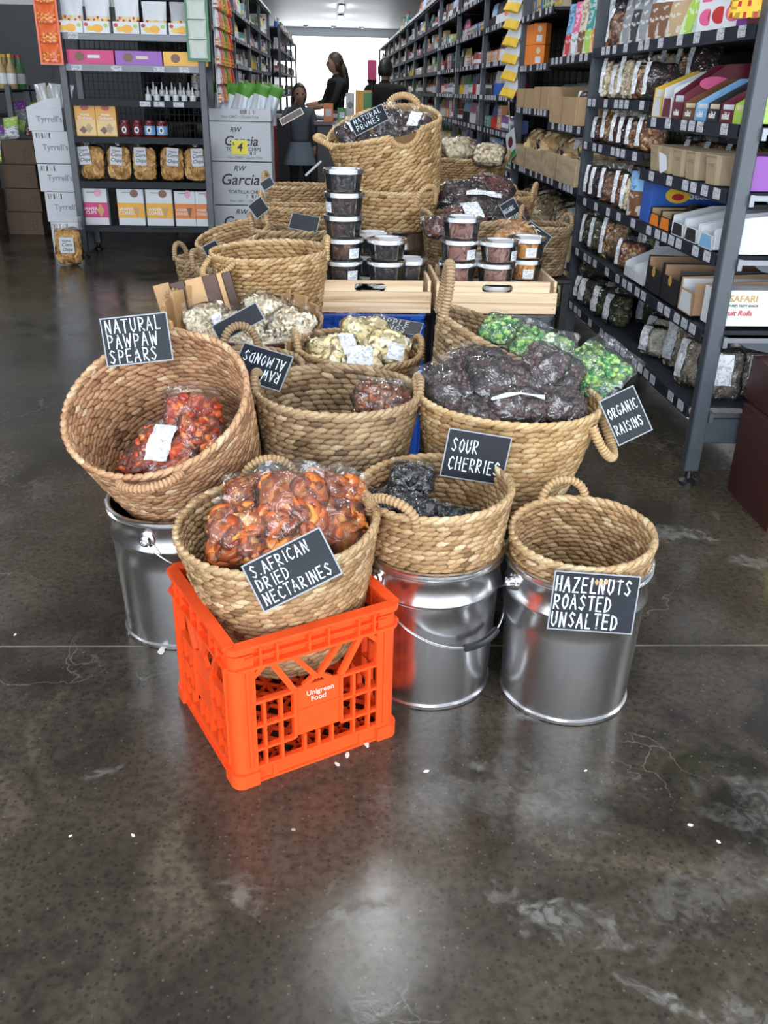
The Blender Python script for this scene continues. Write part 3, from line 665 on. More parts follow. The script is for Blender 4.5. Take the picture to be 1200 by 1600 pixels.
crate('milk_crate', 'bright blue plastic crate, upper one, under the left pine tray', (.12, 3.16, .266), 0, BLUE, .36, .27)
crate('milk_crate', 'bright blue plastic crate at floor level under the left pine tray', (.12, 3.16, 0), 0, BLUE, .36, .265)
crate('milk_crate', 'charcoal plastic crate, upper one, under the right pine tray', (.56, 3.16, .266), 0, CHAR, .36, .27)
crate('milk_crate', 'charcoal plastic crate at floor level under the right pine tray', (.56, 3.16, 0), 0, CHAR, .36, .265)

def support(label, x, y, z, sx=.34, sy=.34, z0=0):
    t = thing('display_stand', label, 'stand', (x, y, z0)); h = z - z0
    put('top', MB().box((0, 0, h - .012), (sx, sy, .02), bev=.003).mesh('top'), BLACK, t)
    for i in (-1, 1):
        for j in (-1, 1): put('leg', MB().box((i * (sx / 2 - .02), j * (sy / 2 - .02), (h - .022) / 2), (.03, .03, h - .022)).mesh('leg'), BLACK, t)
    put('lower_shelf', MB().box((0, 0, h * .35), (sx - .03, sy - .03, .012)).mesh('lower_shelf'), BLACK, t)
    return t

# ------------------------------------------------------------------ pine trays
def slot_plate(w_, h_, d, sw, sh, cy=0, n=32):
    m = MB(); vs = []; fs = []
    for k in range(n):
        a = 2 * PI * (k + .5) / n; c, s = math.cos(a), math.sin(a)
        ix = (sw / 2 - sh / 2) * (1 if c > 0 else -1) + sh / 2 * c; iz = cy + sh / 2 * s
        u = min((w_ / 2) / max(abs(c), 1e-6), (h_ / 2) / max(abs(s), 1e-6)); ox, oz = c * u, s * u
        ox = max(-w_ / 2, min(w_ / 2, ox)); vs += [(ix, 0, iz), (ox, 0, oz), (ix, d, iz), (ox, d, oz)]
    for k in range(n):
        a, b = 4 * k, 4 * ((k + 1) % n); fs += [(a, a + 1, b + 1, b), (a + 2, b + 2, b + 3, a + 3), (a, b, b + 2, a + 2), (a + 1, a + 3, b + 3, b + 1)]
    m.add(vs, fs); q = len(m.v)
    return m
def pine_tray(label, x, y, z, W=.415, D_=.33, H_=.108):
    t = thing('wooden_tray', label, 'tray', (x, y, z)); h3 = H_ / 3
    for s in (-1, 1):
        yy = s * (D_ / 2 - .006)
        for i in range(3):
            zz = h3 * (i + .5)
            if i == 2: me = slot_plate(W - .002, h3 - .001, .012, .105, .024, -.004)
            else: me = MB().box((0, .006, 0), (W - .002, .012, h3 - .001), bev=.001)
            put('plank', me.mesh('plank'), PINE, t, (0, yy - .006, zz))
    for s in (-1, 1):
        for i in range(3): put('plank', MB().box((0, 0, 0), (.010, D_ - .03, h3 - .001), bev=.001).mesh('plank'), PINE, t, (s * (W / 2 - .007), 0, h3 * (i + .5)))
    put('base_board', MB().box((0, 0, .006), (W - .03, D_ - .03, .008)).mesh('base_board'), PINE, t)
    nm = MB()
    for sx in (-1, 1):
        for i in range(3): nm.lathe([(.0016, 0), (.0016, .001)], 6, 0, Matrix.Translation((sx * (W / 2 - .012), -D_ / 2 - .0005 + .0, h3 * (i + .5))) @ Matrix.Rotation(PI / 2, 4, 'X'))
    put('nail_heads', nm.mesh('nail_heads'), INK, t)
    return t
pine_tray('pale pine tray on the blue crates, holding tubs of figs and prunes', *WC1, .539)
pine_tray('pale pine tray on the charcoal crates, holding tubs of pink slices and apricots', *WC2, .539)

# ------------------------------------------------------------------ dried goods, packed in clear bags
def ell(n=6, u=(1, 1, 1)):
    v, f = ring_template((-1, -.8, -.3, .3, .8, 1), (.6, .95, .95, .6), n); return v * np.array(u), f
def disc_t():
    pr = [(.02, .25), (.5, .12), (.8, .42), (1, .1), (.97, -.2), (.6, -.38), (.02, -.35)]; m = MB().lathe(pr, 12, cap=False)
    return np.array(m.v), [np.array(m.f)]
def torus_t(R_=.75, r=.25):
    m = MB().tube([(R_ * math.cos(2 * PI * i / 12), R_ * math.sin(2 * PI * i / 12), .06 * math.sin(i)) for i in range(12)], r, 6, closed=True); return np.array(m.v), [np.array(m.f)]
def bean_t():
    P_ = [(.72 * math.cos(a), .72 * math.sin(a) - .3, 0) for a in np.linspace(-.15, PI + .15, 8)]
    m = MB().tube(P_, .3, 6, rf=lambda i: (.12, .30, .34, .32, .30, .30, .24, .1)[i]); V = np.array(m.v); q = [f for f in m.f if len(f) == 4]; return V, [np.array(q)]
def crisp_t():
    v = []; f = []
    for i in range(4):
        for j in range(10): r = (.05, .45, .8, 1)[i]; a = 2 * PI * j / 10; x, y = r * math.cos(a), r * math.sin(a); v.append((x, y, .35 * x * x - .2 * y * y))
    for i in range(3):
        for j in range(10): f.append((i * 10 + j, i * 10 + (j + 1) % 10, i * 10 + 10 + (j + 1) % 10, i * 10 + 10 + j))
    return np.array(v), [np.array(f)]
def spear_t():
    m = MB().box((0, 0, 0), (2, .72, .5), bev=.14); return np.array(m.v), [np.array([x for x in m.f if len(x) == 4]), np.array([x for x in m.f if len(x) == 3])]
def rag_t():
    v, f = ell(7); v = v.copy(); v[:, 2] *= .45; v += np.sin(v[:, [1, 2, 0]] * 5) * .14; return v, f
def T(name, stops, rough=.45, **k): return tone_mat(name, stops, rough, **k)
KIND = {  # template, piece size, count per full bag, tone material
    'raisin': (ell(6, (1, .8, .75)), .0080, 520, T('dried_raisins', [(0, (.035, .020, .022)), (.6, (.095, .060, .060)), (1, (.18, .125, .115))], .42)),
    'nectarine': (disc_t(), .029, 60, T('dried_nectarine_halves', [(0, (.22, .035, .010)), (.35, (.50, .11, .025)), (.65, (.70, .22, .04)), (1, (.88, .48, .13))], .30, coat=.3)),
    'cashew': (bean_t(), .0165, 190, T('raw_cashews', [(0, (.78, .62, .42)), (.5, (.93, .83, .64)), (1, (.97, .93, .82))], .5)),
    'almond': (ell(6, (1, .62, .42)), .0135, 170, T('brown_almonds', [(0, (.16, .045, .018)), (.5, (.30, .095, .04)), (1, (.44, .18, .09))], .4)),
    'apple': (torus_t(.66, .33), .025, 64, T('dried_apple_rings', [(0, (.88, .70, .34)), (.5, (.96, .84, .52)), (1, (.98, .94, .78))], .5)),
    'cherry': (ell(6, (1, .9, .8)), .011, 150, T('dark_dried_cherries', [(0, (.006, .006, .009)), (.7, (.018, .015, .020)), (1, (.05, .045, .055))], .25)),
    'pea': (ell(6), .0080, 340, T('green_sweets', [(0, (.03, .13, .05)), (.4, (.07, .26, .09)), (.6, (.30, .48, .12)), (1, (.50, .66, .26))], .4)),
    'spear': (spear_t(), .026, 90, T('orange_red_spears', [(0, (.34, .03, .014)), (.5, (.58, .09, .03)), (1, (.80, .26, .07))], .3, coat=.3)),
    'crisp': (crisp_t(), .034, 60, T('golden_corn_chips', [(0, (.42, .20, .05)), (.5, (.64, .36, .12)), (1, (.78, .52, .22))], .5)),
    'macadamia': (ell(8), .0125, 150, T('pale_macadamias', [(0, (.60, .48, .30)), (.5, (.76, .66, .48)), (1, (.84, .76, .62))], .45)),
    'mixednut': (ell(6, (1, .75, .7)), .0125, 150, T('mixed_nuts', [(0, (.13, .035, .015)), (.4, (.36, .14, .06)), (.7, (.60, .36, .17)), (1, (.78, .62, .42))], .45)),
    'brazil': (ell(6, (1, .5, .45)), .022, 70, T('brazil_nuts', [(0, (.18, .07, .03)), (.5, (.38, .18, .09)), (1, (.60, .38, .22))], .45)),
    'seed': (ell(5, (1, .5, .35)), .0075, 330, T('green_brown_seeds', [(0, (.05, .045, .02)), (.5, (.17, .14, .07)), (1, (.42, .36, .22))], .5)),
    'seedpale': (ell(5, (1, .5, .35)), .0075, 330, T('pale_green_seeds', [(0, (.14, .14, .08)), (.5, (.30, .29, .18)), (1, (.52, .48, .34))], .5)),
    'granola': (rag_t(), .011, 230, T('toasted_granola', [(0, (.16, .07, .02)), (.5, (.42, .23, .09)), (1, (.70, .50, .26))], .5)),
    'herb': (rag_t(), .012, 220, T('dried_green_herbs', [(0, (.02, .03, .01)), (.5, (.07, .085, .025)), (1, (.28, .29, .13))], .6)),
    'grain': (ell(5, (1, .6, .5)), .0065, 420, T('grey_brown_grain', [(0, (.10, .08, .06)), (.5, (.24, .20, .16)), (1, (.42, .37, .30))], .6)),
    'rice': (ell(5, (1, .6, .5)), .0065, 420, T('white_rice', [(0, (.62, .58, .48)), (.5, (.74, .71, .62)), (1, (.82, .80, .73))], .5)),
    'oat': (rag_t(), .009, 330, T('rolled_oats', [(0, (.34, .26, .18)), (.5, (.50, .42, .32)), (1, (.66, .60, .50))], .6)),
    'dark': (rag_t(), .014, 120, T('dark_dried_fruit', [(0, (.012, .006, .008)), (.6, (.045, .018, .02)), (1, (.12, .05, .04))], .3, coat=.2)),
    'date': (ell(7, (1, .55, .5)), .020, 90, T('dates_and_prunes', [(0, (.05, .010, .008)), (.6, (.13, .03, .022)), (1, (.26, .08, .05))], .3, coat=.3)),
    'cranberry': (rag_t(), .010, 260, T('dried_red_berries', [(0, (.06, .010, .012)), (.6, (.16, .035, .032)), (1, (.30, .09, .07))], .35)),
    'roll': (ell(10, (1, .72, .62)), .045, 9, T('baked_rolls', [(0, (.66, .42, .18)), (.5, (.86, .64, .34)), (1, (.94, .80, .55))], .5)),
    'peach': (disc_t(), .024, 50, T('golden_dried_peach', [(0, (.42, .17, .05)), (.5, (.70, .38, .16)), (1, (.88, .72, .48))], .35, coat=.2)),
    'pasta': (spear_t(), .030, 55, T('twisted_dry_pasta', [(0, (.40, .26, .12)), (.5, (.66, .50, .28)), (1, (.82, .72, .50))], .5)),
}
def pil(u, v, d, pz=2.5): return d / 2 * np.clip(1 - np.abs(u) ** pz, 0, 1) ** .5 * np.clip(1 - np.abs(v) ** pz, 0, 1) ** .5
BAGS = {}
def bag_parts(kind, w_, h_, d, var=0, fill=1.0, seal=.16, stripe=None):
    """bag lies in its own XY plane, thickness along Z, seal at +Y. Returns film, contents, sticker meshes"""
    key = (kind, w_, h_, d, var, stripe)
    if key in BAGS: return BAGS[key]
    g = np.random.default_rng(abs(hash((w_ * 1e3 // 1, h_ * 1e3 // 1, var))) % 9999); (tv, tf), sz, cnt, m = KIND[kind]
    ph = g.uniform(0, 6, 6); am = .006 * min(1, d / .05)
    def wob(u, v, s): return am * (np.sin(4.1 * u + ph[0] + 3 * v) * np.cos(3.3 * v + ph[1]) + .6 * np.sin(9 * u + ph[2] - 6 * v) + .4 * np.sin(13 * v + 5 * u + ph[3] * s))
    nu, nv = 21, 17; us = np.linspace(-1, 1, nu); vs_ = np.linspace(-1, 1, nv); U, W_ = np.meshgrid(us, vs_); V = []; F = []
    def edge(u, v): return 1 - .05 * np.sin(5 * v + ph[4]) - .06 * v * v * (v < 0)
    for s in (1, -1):
        Z = s * (pil(U, W_, d) + (1 - U ** 4) * (1 - W_ ** 4) * wob(U, W_, s)); k = len(V) * nu * nv
        V.append(np.stack([U * w_ / 2 * edge(U, W_) * (1 - .13 * W_ ** 4), W_ * h_ / 2 * (1 - .04 * np.sin(4 * U + ph[5])) * (1 - .12 * U ** 4), Z], -1).reshape(-1, 3))
        idx = np.arange(nu * nv).reshape(nv, nu) + k; q = np.stack([idx[:-1, :-1], idx[:-1, 1:], idx[1:, 1:], idx[1:, :-1]], -1).reshape(-1, 4); F.append(q if s > 0 else q[:, ::-1])
    # seal strip beyond the top edge
    k = 2 * nu * nv; e = V[0].reshape(nv, nu, 3)[-1]; s2 = e.copy(); s2[:, 1] += h_ * seal; s2[:, 2] = .35 * d * .3 * np.sin(us * 4 + ph[0]); s2[:, 0] *= 1.02; s1 = (e + s2) / 2; s1[:, 2] += .003 * np.sin(us * 9)
    V += [e, s1, s2]; idx = np.arange(3 * nu).reshape(3, nu) + k; F.append(np.stack([idx[:-1, :-1], idx[:-1, 1:], idx[1:, 1:], idx[1:, :-1]], -1).reshape(-1, 4))
    film = np_mesh('clear_film', np.concatenate(V), F); film.materials.append(FILM_BLACK if kind == 'cherry' else FILM_PALE if kind in ('cashew', 'apple', 'macadamia', 'rice', 'roll', 'crisp') else FILM)
    area_ = w_ * h_ / (.17 * .15); n = max(6, int(cnt * area_ * fill)); s_ = sz
    u = g.uniform(-.88, .88, n); v = g.uniform(-.88, .80, n); top = g.random(n) < .62
    zz = pil(u, v, d) * .86 - s_ * .42; zz = np.maximum(zz, 0); zz = np.where(top, zz, g.uniform(-1, 1, n) * zz)
    Pp = np.stack([u * w_ / 2 * .94, v * h_ / 2 * .95, zz], -1); Mr = rand_rot(n, g)
    if kind in ('nectarine', 'apple', 'crisp', 'peach'):   # flat pieces lie roughly parallel to the film
        a = g.uniform(0, 2 * PI, n); tl = g.normal(0, .45, (n, 2)); Mr = np.zeros((n, 3, 3)); c_, s__ = np.cos(a), np.sin(a)
        Mr[:, 0, 0] = c_; Mr[:, 0, 1] = -s__; Mr[:, 1, 0] = s__; Mr[:, 1, 1] = c_; Mr[:, 2, 2] = 1; Mr[:, 2, 0] = tl[:, 0]; Mr[:, 2, 1] = tl[:, 1]; Mr[:, 0, 2] = -tl[:, 0]; Mr[:, 1, 2] = -tl[:, 1]
    Mr = Mr * s_ * g.uniform(.8, 1.15, (n, 1, 1)); Vv, Ff, tn = scatter(tv, tf, Pp, Mr, np.clip(g.normal(.5, .24, n), 0, 1))
    uu, vv = np.clip(Vv[:, 0] / (w_ / 2), -.93, .93), np.clip(Vv[:, 1] / (h_ / 2), -.93, .93); sq = np.minimum(1, .93 / np.maximum((uu ** 4 + vv ** 4) ** .25, 1e-6)); uu, vv = uu * sq, vv * sq; Vv[:, 0], Vv[:, 1] = uu * w_ / 2, vv * h_ / 2; lim = pil(uu, vv, d) * .96 + .001 + (.005 if kind in ('nectarine', 'spear', 'crisp', 'apple', 'cashew', 'macadamia') else .001) * np.sin(uu * 23 + vv * 17); Vv[:, 2] = np.clip(Vv[:, 2], -lim, lim)
    if kind in ('nectarine', 'peach', 'apple'): tn = np.clip(tn + np.tile(np.where(np.hypot(tv[:, 0], tv[:, 1]) < .6, .24, -.16), n), 0, 1)
    # dense core so the far side does not show through
    k = len(Vv); cu, cv = np.meshgrid(np.linspace(-.9, .9, 13), np.linspace(-.9, .82, 11)); base = []
    for s in (1, -1): base.append(np.stack([cu * w_ / 2 * .93, cv * h_ / 2 * .94, s * np.maximum(pil(cu, cv, d) * .80 - s_ * .75, .0015)], -1).reshape(-1, 3))
    cf = []
    for s in (0, 1): idx = np.arange(143).reshape(11, 13) + k + s * 143; cf.append(np.stack([idx[:-1, :-1], idx[:-1, 1:], idx[1:, 1:], idx[1:, :-1]], -1).reshape(-1, 4))
    Vv = np.concatenate([Vv] + base); tn = np.concatenate([tn, np.full(286, .34)]); cont = np_mesh('contents', Vv, Ff + cf, tn); cont.materials.append(m)
    st = None
    if stripe:
        u0, u1, v0, v1 = stripe; a, b = np.meshgrid(np.linspace(u0, u1, 5), np.linspace(v0, v1, 12)); Z = pil(a, np.clip(b, -1, .93), d) + (1 - a ** 4) * (1 - np.clip(b, -1, 1) ** 4) * wob(a, b, 1) + .0075
        idx = np.arange(60).reshape(12, 5); st = np_mesh('sticker', np.stack([a * w_ / 2, b * h_ / 2, Z], -1).reshape(-1, 3), [np.stack([idx[:-1, :-1], idx[:-1, 1:], idx[1:, 1:], idx[1:, :-1]], -1).reshape(-1, 4)]); st.materials.append(STICKER)
    BAGS[key] = (film, cont, st); return BAGS[key]
def bag(name, label, kind, w_, h_, d, loc, rot, var=0, stripe=None, cat='bag', group=None):
    film, cont, st = bag_parts(kind, w_, h_, d, var, stripe=stripe); t = thing(name, label, cat, loc, rot, group)
    tag(put('contents', cont, None, t), kind='stuff'); put('clear_film', film, None, t)
    if st: put('sticker', st, None, t)
    return t
def rotm(x=0, y=0, z=0): return (Matrix.Rotation(rad(z), 3, 'Z') @ Matrix.Rotation(rad(y), 3, 'Y') @ Matrix.Rotation(rad(x), 3, 'X'))

# ------------------------------------------------------------------ chalk signs
GL = {'A': [[(0, 0), (.3, 1), (.6, 0)], [(.1, .36), (.5, .36)]], 'C': [[(.58, .85), (.35, 1), (.08, .75), (.05, .3), (.3, 0), (.58, .12)]], 'D': [[(.05, 0), (.05, 1), (.45, .85), (.58, .5), (.42, .12), (.05, 0)]],
      'E': [[(.55, 1), (.05, 1), (.05, 0), (.55, 0)], [(.05, .52), (.45, .52)]], 'F': [[(.55, 1), (.05, 1), (.05, 0)], [(.05, .52), (.45, .52)]], 'G': [[(.56, .88), (.3, 1), (.05, .7), (.08, .2), (.35, 0), (.56, .2), (.56, .42), (.34, .42)]],
      'H': [[(.05, 0), (.05, 1)], [(.55, 0), (.55, 1)], [(.05, .5), (.55, .5)]], 'I': [[(.2, 0), (.2, 1)]], 'K': [[(.05, 0), (.05, 1)], [(.52, 1), (.08, .45), (.55, 0)]], 'L': [[(.08, 1), (.05, 0), (.52, 0)]],
      'M': [[(0, 0), (.08, 1), (.33, .35), (.6, 1), (.68, 0)]], 'N': [[(.04, 0), (.06, 1), (.52, 0), (.56, 1)]], 'O': [[(.3, 1), (.06, .72), (.06, .28), (.3, 0), (.55, .28), (.55, .72), (.3, 1)]],
      'P': [[(.06, 0), (.06, 1), (.45, .92), (.55, .72), (.42, .5), (.06, .45)]], 'R': [[(.06, 0), (.06, 1), (.45, .92), (.53, .72), (.4, .52), (.06, .48), (.56, 0)]], 'S': [[(.55, .85), (.3, 1), (.08, .78), (.3, .55), (.52, .3), (.32, 0), (.04, .14)]],
      'T': [[(0, 1), (.6, 1)], [(.3, 1), (.3, 0)]], 'U': [[(.05, 1), (.07, .25), (.3, 0), (.52, .25), (.55, 1)]], 'W': [[(0, 1), (.16, 0), (.36, .7), (.54, 0), (.72, 1)]], 'Z': [[(.05, 1), (.55, 1), (.05, 0), (.58, 0)]],
      '.': [[(.05, .0), (.12, .06)]], '!': [[(.2, 1), (.2, .3)]]}
def adv(c): return .42 if c in 'I.!' else .35 if c == ' ' else .92 if c in 'MW' else .78
def chalk_text(lines, W, Hh, size, lead, x0, y0, wt=.075, bold=1, sx=1):
    m = MB()
    for li, s in enumerate(lines):
        x = x0; y = y0 - li * lead
        for ch in s:
            for st in GL.get(ch, []):
                jx, jy = rnd.uniform(-.03, .03), rnd.uniform(-.04, .04)
                P_ = [(x + (px + jx) * size * .8 * sx, y + (py + jy) * size) for px, py in st]
                for (ax, ay), (bx, by) in zip(P_, P_[1:]):
                    L_ = math.hypot(bx - ax, by - ay); ca, sa = (bx - ax) / L_, (by - ay) / L_; h = wt * size * bold * rnd.uniform(.85, 1.25)
                    e = h * .8; m.add([(ax - ca * e - sa * h, ay - sa * e + ca * h, 0), (ax - ca * e + sa * h, ay - sa * e - ca * h, 0), (bx + ca * e + sa * h, by + sa * e - ca * h, 0), (bx + ca * e - sa * h, by + sa * e + ca * h, 0)], [(0, 1, 2, 3)])
            x += (adv(ch) * size * .8 + .12 * size * .8) * sx
    return m.mesh('chalk_lettering')
def sign(label, TL, TR, BL, Y, nrm, lines=(), size=.3, lead=.36, x0=.06, y0=.64, bold=1, flip=False, m=None, edge=None):
    """a laminated chalkboard card; corners are traced once from the photo onto its own plane in space"""
    cx = (TR[0] + BL[0]) / 2; cy = (TR[1] + BL[1]) / 2; c = at(cx, cy, Y); nrm = Vector(nrm).normalized(); o = Vector((0, 0, 1.22))
    def hit(p): d = ray(*p); return o + d * ((c - o).dot(nrm) / d.dot(nrm))
    A, B, D_ = hit(TL), hit(TR), hit(BL); X = (B - A); W = X.length; X.normalize(); Yv = (A - D_); Hh = Yv.length; Yv = (Yv - X * Yv.dot(X)).normalized(); Z = X.cross(Yv)
    if Z.dot(nrm) < 0: Z = -Z
    M = Matrix((X, Yv, X.cross(Yv))).transposed()
    t = thing('chalkboard_sign', label, 'sign', c, M)
    put('card', MB().box((0, 0, 0), (W - .006, Hh - .006, .003), bev=.0008).mesh('card'), m or CHALKB, t)
    put('laminate_edge', MB().box((0, 0, -.0006), (W, Hh, .0012)).mesh('laminate_edge'), edge or SIGN_EDGE, t)
    if lines:
        wid = max(sum(adv(ch) * .8 + .096 for ch in s) for s in lines) * size * Hh; fit = min(1.15, W * (1 - x0 - .07) / wid)
        if fit < .85: q_ = (fit / .85) ** .6; size *= q_; fit = min(1.15, fit / q_)
        me = chalk_text(lines, W, Hh, size * Hh, lead * Hh, (-.5 + x0) * W, (-.5 + y0) * Hh, bold=bold * .58, sx=fit)
        put('chalk_lettering', me, CHALK, t, (0, 0, .0021), (0, 0, PI if flip else 0))
    return t

# ------------------------------------------------------------------ the baskets
basket('woven_basket', 'large reddish-inside woven basket tipped towards the camera on the left pail', (-.393, 1.882, .594), .205, .30, (-11.4, -29.8), rb=.77, m=STRAW_RED, pitch=.0125, handles=[(-93, .13, .022, .034, .97)])
basket('woven_basket', 'woven basket of orange dried nectarines standing in the orange crate', (-.115, 1.578, .452), .196, .285, (-4, -4), rb=.66, handles=[(98, .115, .062, .0), ], pitch=.0118, slen=.025)
basket('woven_basket', 'shallow woven basket of black cherry packets seated on the middle pail', (.208, 1.700, .470), .160, .185, (-2, -1), rb=.80, m=STRAW, pitch=.0115, slen=.025, handles=[(-128, .115, .052, .006)])
basket('woven_basket', 'empty woven basket sunk in the right hand pail, cord handle standing up at its back', (.515, 1.638, .392), .147, .20, (-2, -4), rb=.84, m=STRAW, handles=[(93, .105, .062, .0), (-95, .10, -.004, .010, .96)], pitch=.0108, slen=.024)
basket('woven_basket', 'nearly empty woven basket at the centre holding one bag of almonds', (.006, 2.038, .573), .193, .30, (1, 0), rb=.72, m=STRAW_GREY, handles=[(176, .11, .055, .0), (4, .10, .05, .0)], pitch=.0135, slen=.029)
basket('woven_basket', 'wide golden woven basket heaped with bags of raisins', (.420, 2.054, .556), .223, .295, (2, 0), rb=.62, m=STRAW_GOLD, handles=[(172, .10, .05, .0), (-24, .12, -.085, .045, .93, .011)], pitch=.0135, slen=.030)
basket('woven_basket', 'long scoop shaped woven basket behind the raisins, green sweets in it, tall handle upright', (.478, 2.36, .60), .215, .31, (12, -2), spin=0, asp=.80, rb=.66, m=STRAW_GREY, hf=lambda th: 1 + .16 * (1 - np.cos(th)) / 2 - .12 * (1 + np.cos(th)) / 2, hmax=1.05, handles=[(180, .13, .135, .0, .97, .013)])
basket('woven_basket', 'woven basket of dried apple rings in front of the blue crate', (.067, 2.50, .551), .178, .27, (3, -2), rb=.72, m=STRAW, handles=[(185, .11, .055, .0), (12, .09, .05, .0)])
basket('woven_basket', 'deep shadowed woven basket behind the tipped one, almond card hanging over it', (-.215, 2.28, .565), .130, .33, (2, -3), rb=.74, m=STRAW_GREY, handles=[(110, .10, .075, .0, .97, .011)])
basket('woven_basket', 'big empty woven basket behind the cashews, round handle lying on its left end', (-.215, 3.02, .735), .190, .33, (-2, -3), asp=.8, rb=.70, m=STRAW_GOLD, handles=[(218, .14, -.045, .05, .99), (5, .11, .06, .0)])
basket('woven_basket', 'empty woven basket tipped to the left behind the big empty one', (-.40, 3.62, .70), .142, .20, (-14, -10), rb=.75, m=STRAW, handles=[(20, .12, .055, .0)])
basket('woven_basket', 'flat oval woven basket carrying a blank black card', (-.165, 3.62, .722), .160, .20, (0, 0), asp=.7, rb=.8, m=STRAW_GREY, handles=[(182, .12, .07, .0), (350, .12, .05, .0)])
basket('woven_basket', 'empty woven basket third back on the left, twin handles on its left rim', (-.16, 4.12, .75), .160, .20, (0, 0), asp=.7, rb=.8, m=STRAW, handles=[(178, .12, .07, .0), (0, .12, .06, .0)])
basket('woven_basket', 'rearmost woven basket on the left with a white packet on its rim', (-.175, 4.62, .79), .165, .16, (0, 0), asp=.7, rb=.8, m=STRAW, handles=[(165, .10, .07, .0), (20, .10, .06, .0)])
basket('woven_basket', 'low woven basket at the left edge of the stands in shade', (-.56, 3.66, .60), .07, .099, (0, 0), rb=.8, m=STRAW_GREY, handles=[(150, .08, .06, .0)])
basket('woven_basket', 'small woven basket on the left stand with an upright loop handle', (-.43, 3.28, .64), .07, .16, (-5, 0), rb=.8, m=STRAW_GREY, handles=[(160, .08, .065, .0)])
basket('woven_basket', 'shallow woven basket seated directly on the back pail, cord handle on its front', (.262, 3.96, .842), .175, .15, (0, 0), rb=.86, m=STRAW_GOLD, pitch=.0165, slen=.034, handles=[(-48, .12, .075, .012, .7, .011)])
def notch(th, s, pad=0):
    d = np.angle(np.exp(1j * (th - rad(-72)))); return ~((d * .22) ** 2 + ((s - 1.02) * .34) ** 2 < (.058 - pad * .1) ** 2)
tall = basket('woven_basket', 'tall golden woven basket leaning left with a round notch in its rim', (.205, 3.99, 1.07), .238, .31, (-13, -5), asp=.9, rb=.70, m=STRAW_GOLD, pitch=.0155, slen=.034, cut=notch, hf=lambda th: 1 + .20 * np.clip(np.sin(th), 0, 1), hmax=1.1, handles=[(186, .16, .045, .04, .97, .012), (62, .14, .05, .0, .97, .014)])
Pt = wall_fn(.238, .9, .31, .70, None); pts = []
for i in range(25):
    a = PI + PI * i / 24; pts.append(tuple(Pt(np.array([rad(-72) + .058 / .22 * math.cos(a)]), min(1, 1.02 + .058 / .34 * math.sin(a)))[0]))
put('notch_binding', wrap_tube(pts, .010, 22), STRAW_GOLD, tall)
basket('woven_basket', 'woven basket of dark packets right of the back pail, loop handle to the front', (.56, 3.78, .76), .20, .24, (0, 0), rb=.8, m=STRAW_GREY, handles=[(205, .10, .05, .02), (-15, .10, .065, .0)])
basket('woven_basket', 'woven basket of red dried berries near the stacked pink tubs', (.72, 4.25, .80), .19, .20, (0, 0), rb=.8, m=STRAW, handles=[(-20, .11, .07, .0), (60, .10, .05, .0)])
basket('woven_basket', 'distant pale woven basket right of the tall leaning one', (.72, 5.1, .90), .2, .2, (0, 0), rb=.8, m=STRAW, handles=[(10, .12, .05, .02), (180, .12, .05, .02)])
basket('woven_basket', 'small woven basket at the aisle side under the black word card', (.92, 4.0, .70), .11, .2, (0, 0), rb=.8, m=STRAW_GREY, handles=[(20, .09, .06, .0)])
for lb, x, y, z, sx, sy in (('black stand under the almond basket', .0, 2.08, .272, .30, .30), ('black stand under the raisin basket', .41, 2.0, .269, .28, .30), ('black stand under the scoop shaped basket', .46, 2.40, .285, .30, .24), ('black stand under the apple ring basket', .06, 2.52, .279, .28, .26),
                            ('black stand under the deep shadowed basket', -.22, 2.30, .232, .2, .2), ('black stand under the big empty basket', -.21, 3.05, .405, .3, .3), ('wide black stand at the left rear', -.37, 3.64, .50, .52, .34), ('small black stand under the low left basket', -.58, 3.66, .50, .12, .2), ('small black stand under the upright loop handle basket', -.43, 3.28, .475, .16, .16), ('black stand under the third basket back on the left', -.16, 4.12, .545, .34, .34),
                            ('black stand under the rearmost left basket', -.175, 4.64, .627, .34, .3), ('black stand under the back pail', .262, 3.96, .354, .34, .34), ('black stand under the basket of dark packets', .56, 3.80, .515, .32, .34), ('black stand under the red berry basket', .72, 4.25, .595, .32, .34),
                            ('black stand under the distant pale basket', .72, 5.1, .695, .34, .34), ('black stand under the small aisle side basket', .93, 4.0, .495, .2, .24), ('black stand under the wooden tub', -.27, 2.70, .36, .34, .3)):
    support(lb, x, y, z, sx, sy)

# ------------------------------------------------------------------ wooden tub of cashews
ST = [mat('light_stave', (.50, .29, .13), .5, noise=.25, nscale=5, stretch=(4, 4, .6)), mat('dark_stave', (.075, .025, .014), .45, noise=.3, nscale=5, stretch=(4, 4, .6)), mat('tan_stave', (.60, .37, .17), .5, noise=.25, nscale=5, stretch=(4, 4, .6))]
tub = thing('wooden_tub', 'round tub of light and dark wooden staves full of bagged cashews', 'tub', (-.275, 2.70, .362), rotm(0, 0, 0))
for i in range(20):
    a = 2 * PI * (i + .5) / 20; hh = .25 + .045 * math.sin(a) - .02 * math.cos(a)
    put('stave', MB().box((0, 0, hh / 2), (.012, .058, hh), bev=.002).mesh('stave'), ST[(0, 0, 2, 0, 1, 2, 1, 0, 2, 0)[i % 10]], tub, (.205 * math.cos(a), .19 * math.sin(a), 0), rotm(0, 7, math.degrees(a)))
put('base_board', MB().lathe([(.185, 0), (.185, .012)], 24).mesh('base_board'), ST[0], tub)
bd = thing('wooden_board', 'thick two-tone wooden board with a straw knob leaning behind the cashews', 'board', at(312, 494, 2.84), rotm(-12, -14, 6))
